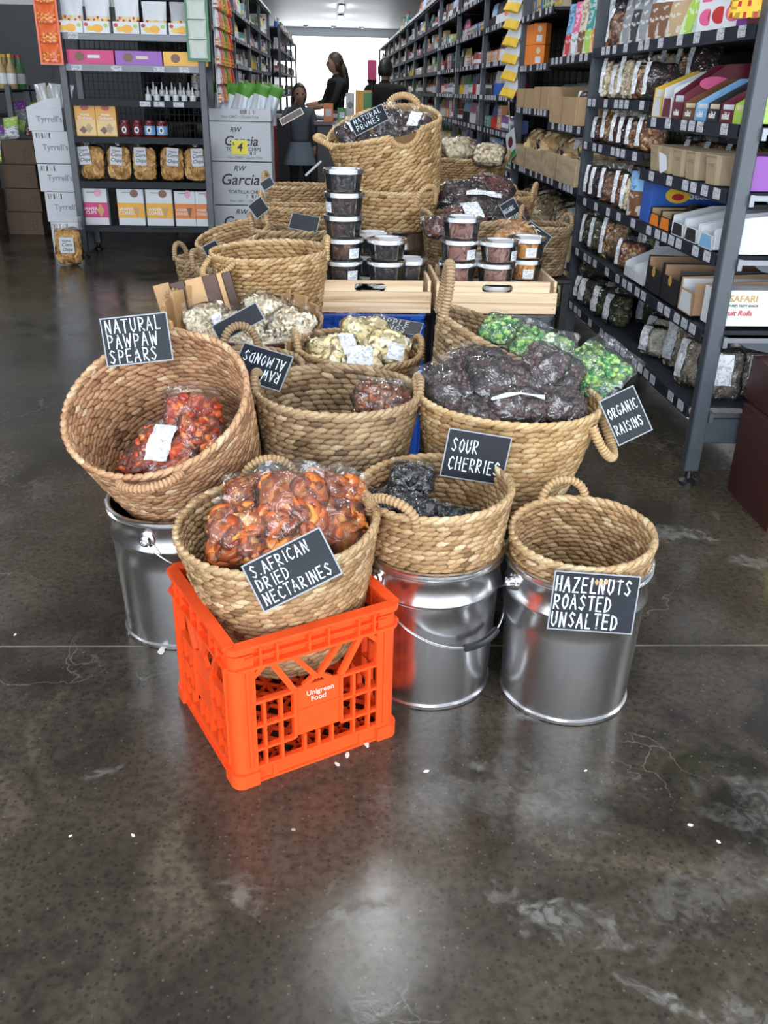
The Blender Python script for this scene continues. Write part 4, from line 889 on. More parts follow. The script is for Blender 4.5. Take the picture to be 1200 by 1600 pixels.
for k, (x, w_, m_) in enumerate(((-.088, .05, 0), (-.038, .045, 1), (.014, .055, 2), (.064, .045, 1), (.095, .016, 2), (.118, .028, 1))):
    put('strip', MB().box((x, 0, .04 + (.004 if k == 0 else 0)), (w_, .018, .16 - k * .004), bev=.002).mesh('strip'), ST[m_], bd)
kn = np_mesh('knob', *scatter(ST_V, ST_F, np.array([[-.058 + .016 * math.cos(a), -.016, .075 + .016 * math.sin(a)] for a in np.linspace(0, 2 * PI, 15)[:-1]]), np.stack([np.stack([np.array([math.cos(a), 0, math.sin(a)]) * .016, np.array([-math.sin(a), 0, math.cos(a)]) * .006, np.array([0, -1., 0]) * .009], -1) for a in np.linspace(0, 2 * PI, 15)[:-1]]), np.full(14, .6)))
put('straw_knob', kn, STRAW, bd)

# ------------------------------------------------------------------ bags in the baskets
def pack(rows, name, kind, group=None):
    for i, (lb, x, y, z, w_, h_, d, rx, ry, rz, st) in enumerate(rows): bag(name, lb, kind, w_, h_, d, (x, y, z), rotm(rx, ry, rz), i % 3, st, group=group)
pack([('bag of nectarines at the back left of the crate basket', -.16, 1.665, .455, .14, .12, .07, 35, -10, 10, None),
      ('bag of nectarines at the front left of the crate basket', -.185, 1.545, .435, .14, .14, .08, 42, -12, -12, None),
      ('topmost bag of nectarines in the middle of the crate basket', -.085, 1.575, .475, .15, .16, .09, 48, 5, 8, None),
      ('bag of nectarines at the back right of the crate basket', -.01, 1.66, .462, .15, .13, .07, 30, 10, -8, None),
      ('bag of nectarines at the front right of the crate basket', .0, 1.585, .435, .14, .13, .075, 40, 16, 12, None),
      ('bag of nectarines half hidden by the nectarine word card', -.09, 1.51, .405, .15, .12, .07, 45, 0, -6, None)], 'nectarine_bag', 'nectarine')
pack([('packet of orange spears with a big white label in the tipped basket', -.375, 1.845, .50, .15, .13, .04, 32, -4, -14, (-.35, .35, -.75, .75)),
      ('packet of orange spears uppermost in the tipped basket', -.315, 1.92, .545, .14, .12, .045, 55, 10, 25, None),
      ('packet of orange spears at the right side of the tipped basket', -.295, 1.87, .525, .11, .10, .04, 45, 15, 30, None),
      ('packet of orange spears at the bottom left of the tipped basket', -.425, 1.86, .478, .13, .12, .04, 20, -20, -30, None),
      ('packet of orange spears behind the cord handle of the tipped basket', -.36, 1.83, .475, .13, .09, .04, 18, 5, 0, None)], 'spear_packet', 'spear')
pack([('uppermost black packet of cherries', .165, 1.765, .462, .105, .075, .045, 30, 5, -12, None), ('black packet of cherries at the left of the shallow basket', .115, 1.715, .432, .11, .08, .04, 15, -10, 20, None),
      ('black packet of cherries under the uppermost one', .155, 1.70, .425, .11, .08, .045, 20, 5, -30, None), ('black packet of cherries at the front of the shallow basket', .195, 1.66, .415, .105, .08, .04, 25, 8, 25, None),
      ('black packet of cherries at the right of the shallow basket', .27, 1.67, .405, .10, .075, .035, 18, 14, 10, None), ('black packet of cherries deep at the left rear', .12, 1.78, .415, .10, .08, .04, 10, 0, 60, None)], 'cherry_packet', 'cherry')
pack([('single bag of brown almonds against the right wall of its basket', .115, 2.045, .545, .155, .10, .06, 40, 8, -4, None)], 'almond_bag', 'almond')
pack([('bag of raisins at the far left of the golden basket', .29, 2.06, .575, .16, .15, .08, 30, -14, 30, None), ('bag of raisins behind at the left', .37, 2.15, .60, .17, .12, .07, 32, 4, 18, None),
      ('large bag of raisins in the middle of the heap', .40, 2.04, .60, .17, .13, .08, 28, 6, 10, None), ('bag of raisins standing up at the peak of the heap', .50, 2.08, .61, .12, .15, .07, 50, 12, -35, None),
      ('bag of raisins at the very front, clear tape across it', .425, 1.955, .565, .14, .10, .07, 36, 2, 2, (-.95, .8, -.05, .12)), ('bag of raisins at the right front', .535, 1.98, .555, .13, .11, .07, 30, 12, 10, None),
      ('bag of raisins peeping out at the right rear', .555, 2.11, .59, .12, .13, .07, 40, 25, -20, None), ('bag of raisins low at the left front', .335, 1.965, .545, .13, .10, .05, 25, -8, -18, None)], 'raisin_bag', 'raisin')
pack([('bag of green sweets hanging over the right lip of the scoop shaped basket', .66, 2.17, .585, .17, .17, .05, 30, 22, -48, None), ('middle bag of green sweets', .54, 2.26, .62, .17, .13, .05, 30, 12, -28, None), ('bag of green sweets deepest in the scoop shaped basket', .455, 2.35, .64, .14, .11, .045, 32, 10, -30, None)], 'green_sweets_bag', 'pea')
pack([('bag of apple rings at the left, white label facing up', .0, 2.47, .548, .15, .12, .06, 32, -6, 14, (.2, .8, -.7, .6)), ('bag of apple rings at the rear', .09, 2.57, .575, .15, .12, .06, 38, 4, 8, None),
      ('bag of apple rings at the right', .155, 2.49, .555, .13, .12, .065, 35, 10, -10, (.0, .7, -.9, -.2)), ('bag of apple rings at the front centre with a white sticker', .075, 2.43, .535, .12, .11, .05, 32, 0, 0, (-.7, .5, -.8, .5))], 'apple_ring_bag', 'apple')
pack([('bag of cashews at the left of the wooden tub with a small white sticker', -.37, 2.64, .575, .15, .17, .08, 42, -12, 20, (.05, .5, -.35, .1)), ('bag of cashews second from the left in the wooden tub', -.27, 2.60, .57, .14, .15, .08, 45, 0, 6, None),
      ('tallest bag of cashews leaning at the back of the wooden tub', -.20, 2.68, .60, .16, .15, .08, 45, 8, 25, None), ('bag of cashews slumping over the right edge of the wooden tub', -.135, 2.63, .575, .16, .15, .08, 42, 12, -30, None),
      ('bag of cashews low at the right front of the wooden tub', -.16, 2.57, .53, .14, .12, .07, 40, 10, 0, None)], 'cashew_bag', 'cashew')
pack([('bag of prunes standing at the left of the tall leaning basket', .085, 3.97, 1.045, .15, .15, .07, 50, -15, 30, (-.3, .3, .1, .7)), ('bag of prunes in the notch of the tall leaning basket', .21, 3.93, 1.00, .16, .14, .06, 50, 0, 10, (.1, .6, -.2, .3)),
      ('bag of prunes highest in the tall leaning basket', .24, 4.05, 1.09, .15, .15, .07, 60, 10, -15, None), ('bag of prunes with a white label at the right of the tall leaning basket', .335, 4.02, 1.085, .14, .13, .06, 60, 10, -20, (-.4, .3, -.2, .8))], 'prune_bag', 'dark')
pack([('black packet at the rear of the right hand baskets', .55, 3.98, .83, .22, .14, .08, 30, 0, -12, None), ('dark packet wearing a curved white label', .61, 3.83, .80, .24, .13, .07, 35, 4, -8, (-.6, .6, .2, .8))], 'dark_packet', 'dark')
pack([('bag of dark dates with a large white label', .52, 3.66, .775, .17, .13, .06, 32, -6, 14, (-.2, .7, -.7, .8)), ('bag of dark dates low by the back pail', .42, 3.62, .745, .16, .12, .06, 25, -10, 10, None)], 'date_bag', 'date')
pack([('bag of dried red berries topmost', .68, 4.10, .83, .22, .17, .08, 35, 6, -14, None), ('bag of dried red berries beneath the topmost', .72, 3.90, .765, .20, .14, .07, 30, 2, 4, None)], 'berry_bag', 'cranberry')
pack([('bag of golden dried peaches behind the pink tubs', .71, 3.62, .72, .19, .13, .08, 35, 2, 0, None)], 'peach_bag', 'peach')
pack([('pale bag of puffed grain in the distance', .66, 5.05, .95, .2, .15, .09, 40, 0, 20, None), ('second pale bag of puffed grain in the distance', .80, 4.9, .93, .17, .14, .09, 40, 0, -20, None)], 'grain_bag', 'macadamia')

# ------------------------------------------------------------------ signs
sign('chalk card reading natural pawpaw spears at the back rim of the tipped basket', (157, 498), (262, 487), (165, 574), 1.97, (0, -1, .25), ('NATURAL', 'PAWPAW', 'SPEARS'), .27, .31, .07, .67, bold=1.0)
sign('slanting chalk card for dried nectarines clipped to the crate basket', (371, 888), (494, 826), (418, 955), 1.372, (-.1, -1, .45), ('S.AFRICAN', 'DRIED', 'NECTARINES'), .23, .29, .07, .68, bold=1.2)
sign('slanted chalk card reading sour cherries', (700, 668), (799, 684), (688, 744), 1.775, (0, -1, .12), ('SOUR', 'CHERRIES'), .32, .37, .10, .56)
sign('chalk card reading hazelnuts roasted unsalted on the right hand pail', (862, 891), (997, 901), (859, 983), 1.462, (0, -1, .22), ('HAZELNUTS', 'ROASTED', 'UNSALTED'), .25, .30, .03, .67, bold=1.25)
sign('tilted chalk card reading organic raisins at the aisle side', (931, 630), (985, 604), (971, 695), 1.93, (0, -1, .35), ('ORGANIC', 'RAISINS'), .30, .36, .08, .56)
sign('glossy almonds card lying upside down between the baskets', (372, 533), (450, 556), (368, 590), 2.10, (-.1, -.75, .66), ('RAW', 'ALMONDS'), .30, .36, .10, .56, flip=True)
sign('chalk card reading apple rings lying nearly flat under the pine tray', (590, 493), (668, 507), (571, 509), 2.90, (0, -.42, .9), ('APPLE', 'RINGS'), .36, .44, .18, .5)
sign('blank black card stuck among the cashew bags', (326, 512), (396, 474), (348, 534), 2.44, (0, -1, .3))
sign('blank black card lying on the flat oval basket', (461, 333), (505, 341), (446, 355), 3.55, (0, -.7, .7))
sign('blank black card propped at the left rear baskets', (408, 285), (425, 274), (410, 300), 4.2, (0, -1, .2))
sign('small black card by the left stand loop handle', (320, 384), (342, 373), (322, 410), 3.30, (.2, -1, .1))
sign('blank dark card between two loop handles on the left', (396, 320), (416, 304), (392, 345), 3.6, (.3, -1, .1))
sign('dark framed card sticking up left of the tall leaning basket', (437, 186), (471, 167), (440, 197), 3.95, (0, -1, .1), edge=mat('pale_card_edge', (.5, .42, .34), .5), m=mat('brown_black_card', (.05, .035, .03), .5))
sign('grey chalk card lying across the prune bags', (560, 190), (612, 163), (541, 212), 3.80, (-.2, -.9, .5), ('NATURAL', 'PRUNES'), .3, .4, .1, .58)
sign('black chalk card for currants standing among the right hand baskets', (779, 322), (802, 308), (800, 358), 3.75, (0, -1, .3), ('ORGANIC', 'CURRANTS'), .26, .34, .06, .6, bold=.9)
sign('black chalk card half hidden behind the apricot tubs', (815, 341), (850, 366), (817, 385), 3.6, (0, -1, .3), ('FE',), .3, .4, .12, .6)
sign('thin card seen edge-on near the five tub stack', (476, 273), (501, 250), (478, 276), 3.9, (0, -.9, .4), m=mat('pale_card_face', (.4, .43, .45), .4))

# ------------------------------------------------------------------ clear tubs
TUBK = {'fig': ('dark', .016), 'prune': ('cherry', .016), 'slices': ('slice', .026), 'apricot': ('aprislice', .026), 'fighalf': ('figh', .02)}
KIND['slice'] = (disc_t(), .024, 60, T('dusty_pink_dried_slices', [(0, (.22, .085, .07)), (.5, (.40, .18, .15)), (1, (.58, .32, .27))], .45))
KIND['aprislice'] = (disc_t(), .026, 60, T('orange_dried_slices', [(0, (.55, .16, .02)), (.5, (.78, .30, .04)), (1, (.90, .45, .10))], .4))
KIND['figh'] = (disc_t(), .020, 60, T('halved_brown_figs', [(0, (.04, .015, .012)), (.6, (.12, .05, .03)), (.8, (.42, .20, .13)), (1, (.55, .30, .2))], .4))
TB = {}
def tub_meshes(kind):
    if kind in TB: return TB[kind]
    h = .0625; body = MB().lathe([(.001, .002), (.054, .002), (.056, .006), (.064, h), (.0625, h), (.0545, .008), (.001, .004)], 28, cap=False).mesh('clear_wall', True, 60)
    lid = MB().lathe([(.001, h + .006), (.060, h + .006), (.062, h + .011), (.068, h + .011), (.069, h + .008), (.069, h - .003), (.067, h - .003), (.067, h + .004), (.001, h + .004)], 32, cap=False).mesh('lid', True, 50)
    (tv, tf), sz, _, m = KIND[TUBK[kind][0]]; sz = TUBK[kind][1]; g = np.random.default_rng(len(kind) * 7)
    n = 70 if sz < .02 else 46; a = g.uniform(0, 2 * PI, n); z = g.uniform(.014, h - .016, n); rr = np.where(g.random(n) < .75, .057 - sz * .35, g.uniform(0, .04, n)) * (1 + z)
    P_ = np.stack([rr * np.cos(a), rr * np.sin(a), z], -1); V, F, tn = scatter(tv, tf, P_, rand_rot(n, g) * sz * g.uniform(.8, 1.1, (n, 1, 1)), np.clip(g.normal(.5, .25, n), 0, 1))
    rxy = np.hypot(V[:, 0], V[:, 1]); lim = .0545 + .007 * np.clip(V[:, 2] / h, 0, 1) - .0012; f = np.minimum(1, lim / np.maximum(rxy, 1e-6)); V[:, 0] *= f; V[:, 1] *= f; V[:, 2] = np.clip(V[:, 2], .006, h - .004)
    core = MB().lathe([(.044, .008), (.048, h - .016)], 12); k = len(V); V = np.concatenate([V, np.array(core.v)]); tn = np.concatenate([tn, np.full(24, .35)]); F = F + [np.array([[i + k for i in q] for q in core.f if len(q) == 4])]
    c = np_mesh('contents', V, F, tn)
    a0 = np.linspace(-.30, .30, 7); st = MB()
    for i in range(6):
        p = [(.0625 * math.sin(a0[j]), -.0625 * math.cos(a0[j])) for j in (i, i + 1)]; st.add([(*p[0], .012), (*p[1], .012), (p[1][0] * 1.04, p[1][1] * 1.04, .044), (p[0][0] * 1.04, p[0][1] * 1.04, .044)], [(0, 1, 2, 3)])
    st = st.mesh('sticker'); top = MB().add([(-.03, -.05, h + .0072), (.045, -.045, h + .0072), (.05, .03, h + .0072), (-.02, .035, h + .0072)], [(0, 1, 2, 3)]).mesh('lid_sticker')
    body.materials.append(CLEAR); lid.materials.append(LID); c.materials.append(m); st.materials.append(STICKER); top.materials.append(WHITEC); TB[kind] = (body, lid, c, st, top); return TB[kind]
def clear_tub(label, kind, x, y, z, face=None, lidst=False, group=None):
    b, l, c, st, top = tub_meshes(kind); t = thing('clear_tub', label, 'tub', (x, y, z), (0, 0, rnd.uniform(0, 6)), group)
    tag(put('contents', c, None, t), kind='stuff'); put('clear_wall', b, None, t); put('lid', l, None, t)
    if face is not None: put('sticker', st, None, t, rot=(0, 0, rad(face) - t.rotation_euler.z))
    if lidst: put('lid_sticker', top, None, t, rot=(0, 0, -t.rotation_euler.z))
    return t
TP = .0725; Z0 = .549 + .0725
nmz = ['bottom', 'second', 'third', 'fourth', 'top']
for i, (k, fc) in enumerate((('fig', 30), ('fighalf', 32), ('fig', None), ('fig', -60), ('prune', None))): clear_tub(f'clear tub of dark figs or prunes, {nmz[i]} of the stack of five', k, .030 + .003 * (i % 2), 3.13 + .004 * i, Z0 + TP * i, fc)
for i in range(2): clear_tub(f'clear tub of prunes, {("lower", "upper")[i]} of the front pair in the left pine tray', 'prune', .178, 3.125, Z0 + TP * i, None, i == 1)
for i in range(2): clear_tub(f'clear tub of prunes, {("lower", "upper")[i]} of the pair right behind the stack of five', 'prune', .135, 3.255, Z0 + TP * i, None, i == 1)
clear_tub('single clear tub of prunes at the right wall of the left pine tray', 'prune', .262, 3.21, Z0 - .008, None, True)
clear_tub('clear tub lowest at the back left corner of the left pine tray', 'prune', -.012, 3.26, Z0 - .072, None, True)
for i in range(3): clear_tub(f'clear tub of pink slices, {("bottom", "middle", "top")[i]} of the stack of three', 'slices', .425 + .004 * i, 3.13 + .004 * i, Z0 + TP * i, 34 if i == 1 else None, i == 2)
for i in range(2): clear_tub(f'clear tub of pink slices, {("lower", "upper")[i]} of the front pair in the right pine tray', 'slices', .556 + .005 * i, 3.11, Z0 + TP * i, 50 if i == 1 else None, i == 1)
for i in range(2): clear_tub(f'clear tub of orange slices, {("lower", "upper")[i]} of the pair at the right rear', 'apricot', .672 + .004 * i, 3.20, Z0 + TP * i, 4, i == 1)
for i in range(1): clear_tub('clear tub of orange slices half hidden between the pink stacks', 'apricot', .50, 3.25, Z0 + TP * i, None)

for i, (k, x, y) in enumerate((('fig', .030, 3.13), ('prune', .178, 3.125), ('prune', .135, 3.262), ('prune', .262, 3.215), ('slices', .425, 3.13), ('slices', .565, 3.11), ('apricot', .674, 3.215), ('apricot', .53, 3.255))):
    clear_tub(f'clear tub sunk inside the {("left", "right")[i > 3]} pine tray, under the {("stack of five", "front pair of prunes", "rear pair of prunes", "single prune tub", "stack of three", "pair of pink slices", "orange pair", "half hidden orange tub")[i]}', k, x, y, Z0 - TP - .0 - (.008 if i == 3 else 0))

# ------------------------------------------------------------------ printed packs
COL = {'red': (.48, .03, .03), 'orange': (.78, .22, .03), 'yellow': (.80, .52, .05), 'cream': (.68, .60, .44), 'white': (.70, .73, .77), 'green': (.05, .26, .06), 'lime': (.36, .56, .08), 'blue': (.03, .11, .45), 'sky blue': (.22, .45, .72),
       'purple': (.22, .05, .34), 'pink': (.72, .12, .28), 'maroon': (.13, .015, .03), 'brown': (.16, .07, .03), 'tan': (.45, .32, .18), 'black': (.02, .02, .024), 'grey': (.22, .24, .26), 'teal': (.03, .25, .26), 'gold': (.55, .34, .08)}
def cm(c): return mat('pack_' + c.replace(' ', '_'), COL[c], .38)
def printed_box(name, label, cat, w_, d_, h_, loc, rz, base, panels=(), texts=(), group=None, lid=None):
    t = thing(name, label, cat, loc, (0, 0, rz) if not isinstance(rz, Matrix) else rz, group); put('box', MB().box((0, 0, h_ / 2), (w_, d_, h_), bev=.0012).mesh('box'), base, t)
    if panels:
        b = MB(); ms = []
        for i, p in enumerate(panels):
            m_, x0, x1, z0, z1 = p[:5]; ms.append(m_); y = -d_ / 2 - .0006 - .0003 * i
            if len(p) > 5: pts = [((x0 + x1) / 2 + (x1 - x0) / 2 * math.cos(a), y, (z0 + z1) / 2 + (z1 - z0) / 2 * math.sin(a)) for a in np.linspace(0, 2 * PI, p[5] + 1)[:-1] - (PI / 2 if p[5] == 3 else 0)]
            else: pts = [(x0, y, z0), (x1, y, z0), (x1, y, z1), (x0, y, z1)]
            b.add(pts, [tuple(range(len(pts)))], i)
        put('printed_panel', b.mesh('printed_panel'), ms, t)
    for s, sz, x, z, m_, *sh in texts: lettering(s, sz, t, (x, -d_ / 2 - .0022, z), FACE_CAM, m_, *(sh[:1]))
    return t
PCH = {}
def pm(m_):
    """the same pack colour with small blocks of flat print on it"""
    k = m_.name[5:].replace('_', ' ')
    if k not in COL: return m_
    c = COL[k]; l = sum(c) / 3; ink = tuple(min(.85, x * .45 + .42) for x in c) if l < .4 else tuple(x * .45 for x in c)
    return print_mat('printed_' + k, c, ink, 38, 62, .24)
def pouch_mesh(w_, h_, d_, base, band, split=.45, spots=None):
    key = (w_, h_, d_, base.name, band.name, split, spots)
    if key in PCH: return PCH[key]
    nu, nv = 13, 15; U, W_ = np.meshgrid(np.linspace(-1, 1, nu), np.linspace(0, 1, nv)); V = []; F = []; mi = []
    T_ = d_ / 2 * np.clip(1 - W_ ** 2.2, 0, 1) ** .8 * np.clip(1 - np.abs(U) ** 2.5, 0, 1) ** .5 * (1 + .12 * np.sin(U * 7 + W_ * 5))
    for s in (1, -1):
        V.append(np.stack([U * w_ / 2 * (1 - .06 * np.sin(W_ * 3.1)), -s * T_, W_ * h_], -1).reshape(-1, 3)); idx = np.arange(nu * nv).reshape(nv, nu) + (0 if s > 0 else nu * nv)
        F.append(np.stack([idx[:-1, :-1], idx[:-1, 1:], idx[1:, 1:], idx[1:, :-1]], -1).reshape(-1, 4)); v = (W_[:-1, :-1] + W_[1:, 1:]).ravel() / 2; u = (U[:-1, :-1] + U[1:, 1:]).ravel() / 2
        k = (v < split).astype(int)
        if spots: k = np.where((v < split) & (np.sin(u * 9 + spots) * np.sin(v * 31 + spots * 2) > .25), 2, k); k = np.where((v < split) & (np.sin(u * 11 + 2 + spots) * np.sin(v * 23 + 1) > .5), 3, k)
        mi.append(k)
    me = np_mesh('pouch', np.concatenate(V), F); 
    for m_ in (base, band) + ((cm('yellow'), cm('red')) if spots else ()): me.materials.append(m_)
    me.polygons.foreach_set('material_index', np.concatenate(mi).astype(np.int32)); PCH[key] = me; return me
def pouch(name, label, cat, w_, h_, d_, loc, rot, base, band, split=.45, spots=None, group=None, text=None):
    if name in ('snack_packet', 'bread_packet', 'crisp_packet'): base, band = pm(base), pm(band)
    if text is None:
        o = put(name, pouch_mesh(w_, h_, d_, base, band, split, spots), None, None, loc, rot); return tag(o, label, cat, group)
    t = thing(name, label, cat, loc, rot, group); put('foil', pouch_mesh(w_, h_, d_, base, band, split, spots), None, t)
    lettering(text[0], text[1], t, (0, -d_ / 2 - .003, h_ * text[2]), (PI / 2, 0, 0), text[3]); return t
PR = {}
def proto(kind, col):
    """one mesh per kind and colour: carton, pouch, jar, bottle, tin"""
    if (kind, col) in PR: return PR[(kind, col)]
    g_ = sum(COL[col]) / 3; m = mat('shelf_' + col.replace(' ', '_'), tuple(.68 * c + .32 * g_ for c in COL[col]), .4); w2 = cm('white') if col != 'white' else cm('blue'); ac = cm(rnd.choice(['yellow', 'cream', 'red', 'green', 'black', 'gold'])); b = MB()
    if kind in ('carton', 'flat carton'):
        W, D_, H_ = (.085, .05, .165) if kind == 'carton' else (.12, .07, .085); b.box((0, 0, H_ / 2), (W, D_, H_), 0, bev=.001)
        y = -D_ / 2 - .0008
        for (x0, x1, z0, z1, k) in ((-.4, .4, .60, .86, 1), (-.42, .42, .10, .20, 2), (-.3, .3, .28, .52, 2), (-.34, .25, .66, .72, 3)): b.add([(x0 * W, y - k * .0002, z0 * H_), (x1 * W, y - k * .0002, z0 * H_), (x1 * W, y - k * .0002, z1 * H_), (x0 * W, y - k * .0002, z1 * H_)], [(0, 1, 2, 3)], k)
        me = b.mesh('carton')
    elif kind == 'packet':
        me = pouch_mesh(.11, .17, .05, m, w2 if rnd.random() < .5 else ac, .5, None)
        PR[(kind, col)] = me; return me
    elif kind == 'jar':
        b.lathe([(.028, 0), (.033, .006), (.033, .075), (.026, .088)], 14, 0).lathe([(.029, .086), (.030, .09), (.030, .104), (.027, .106)], 14, 2).lathe([(.0335, .018), (.0335, .062)], 14, 1, cap=False); me = b.mesh('jar', True)
    elif kind == 'bottle':
        b.lathe([(.030, 0), (.034, .008), (.034, .13), (.014, .18), (.013, .215)], 14, 0).lathe([(.015, .212), (.015, .235)], 12, 2).lathe([(.0345, .035), (.0345, .105)], 14, 1, cap=False); me = b.mesh('bottle', True)
    else:
        b.lathe([(.036, 0), (.036, .098)], 16, 0).lathe([(.0375, .0), (.0375, .004), (.035, .005)], 16, 3, cap=False).lathe([(.0372, .095), (.0372, .1), (.034, .1)], 16, 3, cap=False).lathe([(.0365, .02), (.0365, .05)], 16, 1, cap=False); me = b.mesh('tin', True)
    for q in (m, w2, ac, mat('tin_edge', (.5, .5, .52), .3, 1)): me.materials.append(q)
    PR[(kind, col)] = me; return me
DIM = {'carton': (.09, .175), 'flat carton': (.125, .09), 'packet': (.115, .18), 'jar': (.07, .11), 'bottle': (.074, .235), 'tin': (.078, .1)}
FLN = ['lowest', 'second', 'third', 'fourth', 'fifth', 'sixth', 'seventh', 'eighth']
NTH = ['lowest', 'second lowest', 'third', 'fourth', 'fifth', 'sixth', 'seventh', 'top']
def fill(side, X, y0, y1, zs, gaps, where, skip=0, kinds=('carton', 'packet', 'jar', 'flat carton', 'jar', 'packet', 'tin'), big=1.0, rows=(0,)):
    for li, (z, gap) in enumerate(zip(zs, gaps)):
        y = y0 + .05; used = set()
        while y < y1 - .09:
            if rnd.random() < skip: y += .09; continue
            for _ in range(30):
                k = rnd.choice(kinds); c = rnd.choice(list(COL))
                if (k, c) not in used and DIM[k][1] * min(big, 1.12) < gap - .02: break
            else: break
            used.add((k, c)); me = proto(k, c); n = rnd.choice((2, 3, 3, 4)); w_ = DIM[k][0] * big
            nm_ = {'flat carton': 'flat_box', 'tin': 'food_tin'}.get(k, k)
            sh = FLN[FL.index(z)] if z in FL else ('topmost' if z > 2.15 else NTH[min(li, 7)]); lb = f"{c} {k} on the {sh} shelf, {where}"
            for i in range(n):
                if y + w_ > y1 - .02: break
                o = put(nm_, me, None, None, (X + side * (.045 + .03 * big + rnd.uniform(0, .012)), y + w_ / 2, z), (0, 0, -side * PI / 2 + rnd.uniform(-.06, .06)), scale=(big, min(big, 1.2), min(big, 1.12) * rnd.uniform(.97, 1.03)))
                tag(o, lb, {'flat carton': 'box', 'carton': 'box', 'packet': 'packet'}.get(k, k), f'{c} {k}s, {sh} shelf, {where}'); y += w_ + .004
# ------------------------------------------------------------------ near right bay
def shelf_rot(ang=0, lean=0): return Matrix.Rotation(rad(ang), 3, 'Z') @ Matrix(((0, 0, -1), (-1, 0, 0), (0, 1, 0))) @ Matrix.Rotation(rad(-lean), 3, 'X')
def sbag(label, kind, y, z, w_=.14, h_=.15, d=.075, ang=52, x=1.29, lean=8, stripe=(-.84, -.54, -.7, 1.0), var=0, name=None, flat=False):
    r = shelf_rot(ang, lean); zz = z + h_ / 2 * .96
    if flat: r = rotm(0, 0, -60 + ang); zz = z + d / 2
    return bag(name or kind + '_bag', label, kind, w_, h_, d, (x, y, zz), r, var, stripe)
KIND['veg'] = (rag_t(), .018, 90, T('mixed_vegetable_crisps', [(0, (.30, .02, .04)), (.3, (.10, .28, .04)), (.6, (.70, .55, .25)), (1, (.82, .78, .55))], .5))
z = 1.205
for i, (k, y, x, h_, lb) in enumerate((('macadamia', 4.45, 1.28, .17, 'bag of pale flaked nuts beside the second post, upper nut shelf'), ('macadamia', 4.31, 1.29, .14, 'narrow bag of pale nuts, second from the post on the upper nut shelf'), ('macadamia', 4.17, 1.28, .17, 'bag of round macadamias in front, upper nut shelf'),
      ('macadamia', 4.28, 1.43, .21, 'tall bag of macadamias standing behind on the upper nut shelf'), ('macadamia', 4.08, 1.42, .20, 'bag of large macadamias standing behind on the upper nut shelf'), ('mixednut', 3.96, 1.28, .145, 'bag of red and brown mixed nuts on the upper nut shelf'),
      ('dark', 3.82, 1.28, .14, 'bag of dark dried fruit next to the striped bar boxes'), ('mixednut', 3.92, 1.43, .20, 'bag of mixed nuts in the back row of the upper nut shelf'), ('dark', 3.78, 1.43, .20, 'dark bag with two white stickers in the back row of the upper nut shelf'), ('granola', 4.46, 1.42, .16, 'bag of toasted mix tucked behind by the second post'))):
    sbag(lb, k, y, z, h_=h_, x=x, var=i % 3)
for i, (k, y, x, h_, lb) in enumerate((('cranberry', 4.50, 1.28, .11, 'small bag of reddish nuts by the post on the middle nut shelf'), ('granola', 4.38, 1.29, .165, 'tall bag of flaked almonds on the middle nut shelf'), ('macadamia', 4.27, 1.31, .17, 'tall bag of pale nut pieces on the middle nut shelf'), ('cranberry', 4.16, 1.27, .125, 'bag of dark red berries on the middle nut shelf'),
      ('dark', 4.05, 1.27, .12, 'bag of dark mixed fruit on the middle nut shelf'), ('mixednut', 3.93, 1.27, .12, 'bag of brown mixed nuts on the middle nut shelf'), ('mixednut', 3.79, 1.27, .125, 'large bag of mixed nuts at the near end of the middle nut shelf'), ('mixednut', 3.60, 1.40, .11, 'bag of mixed nuts behind the brown trays, left one'),
      ('mixednut', 3.45, 1.42, .11, 'bag of mixed nuts behind the brown trays, middle one'), ('mixednut', 3.30, 1.44, .11, 'bag of mixed nuts behind the brown trays, right one'), ('herb', 4.0, 1.45, .17, 'greenish bag at the back of the middle nut shelf'))):
    sbag(lb, k, y, 1.02 if y > 3.68 else .965, h_=h_, x=x, var=i % 3)
for i, (k, y, x, h_, lb) in enumerate((('dark', 4.50, 1.27, .145, 'bag of black fruit beside the post above the seed shelf'), ('dark', 4.40, 1.27, .14, 'second bag of black fruit above the seed shelf'), ('brazil', 4.24, 1.27, .15, 'bag of long brown brazil nuts'), ('dark', 4.32, 1.42, .16, 'dark bag standing behind the brazil nuts'),
      ('almond', 4.02, 1.27, .155, 'bag of brown nuts next to the pale macadamias'), ('macadamia', 3.90, 1.27, .15, 'bag of pale nuts just left of the bright blue packet'), ('macadamia', 4.0, 1.43, .22, 'round topped bag of pale nuts sticking up behind'))):
    sbag(lb, k, y, .775, h_=h_, x=x, var=i % 3)
for i, (k, y, x, h_, lb) in enumerate((('seed', 4.47, 1.27, .15, 'bag of green brown seeds by the post'), ('seedpale', 4.31, 1.27, .155, 'bag of pale green seeds'), ('seed', 4.40, 1.43, .16, 'bag of seeds in the back row of the seed shelf'), ('seedpale', 4.19, 1.30, .19, 'tall pale bag pressed behind the granola'), ('granola', 4.10, 1.265, .18, 'big bag of toasted granola at the shelf edge'),
      ('seed', 4.04, 1.42, .18, 'bag of dark seeds behind the granola'), ('mixednut', 3.86, 1.27, .12, 'bag of red brown nuts beside the white trays'), ('herb', 3.93, 1.40, .17, 'dark bag with grey label behind the red brown nuts'), ('dark', 3.82, 1.42, .15, 'dark bag nearest to the white trays, back row'))):
    sbag(lb, k, y, .545, h_=h_, x=x, var=i % 3)
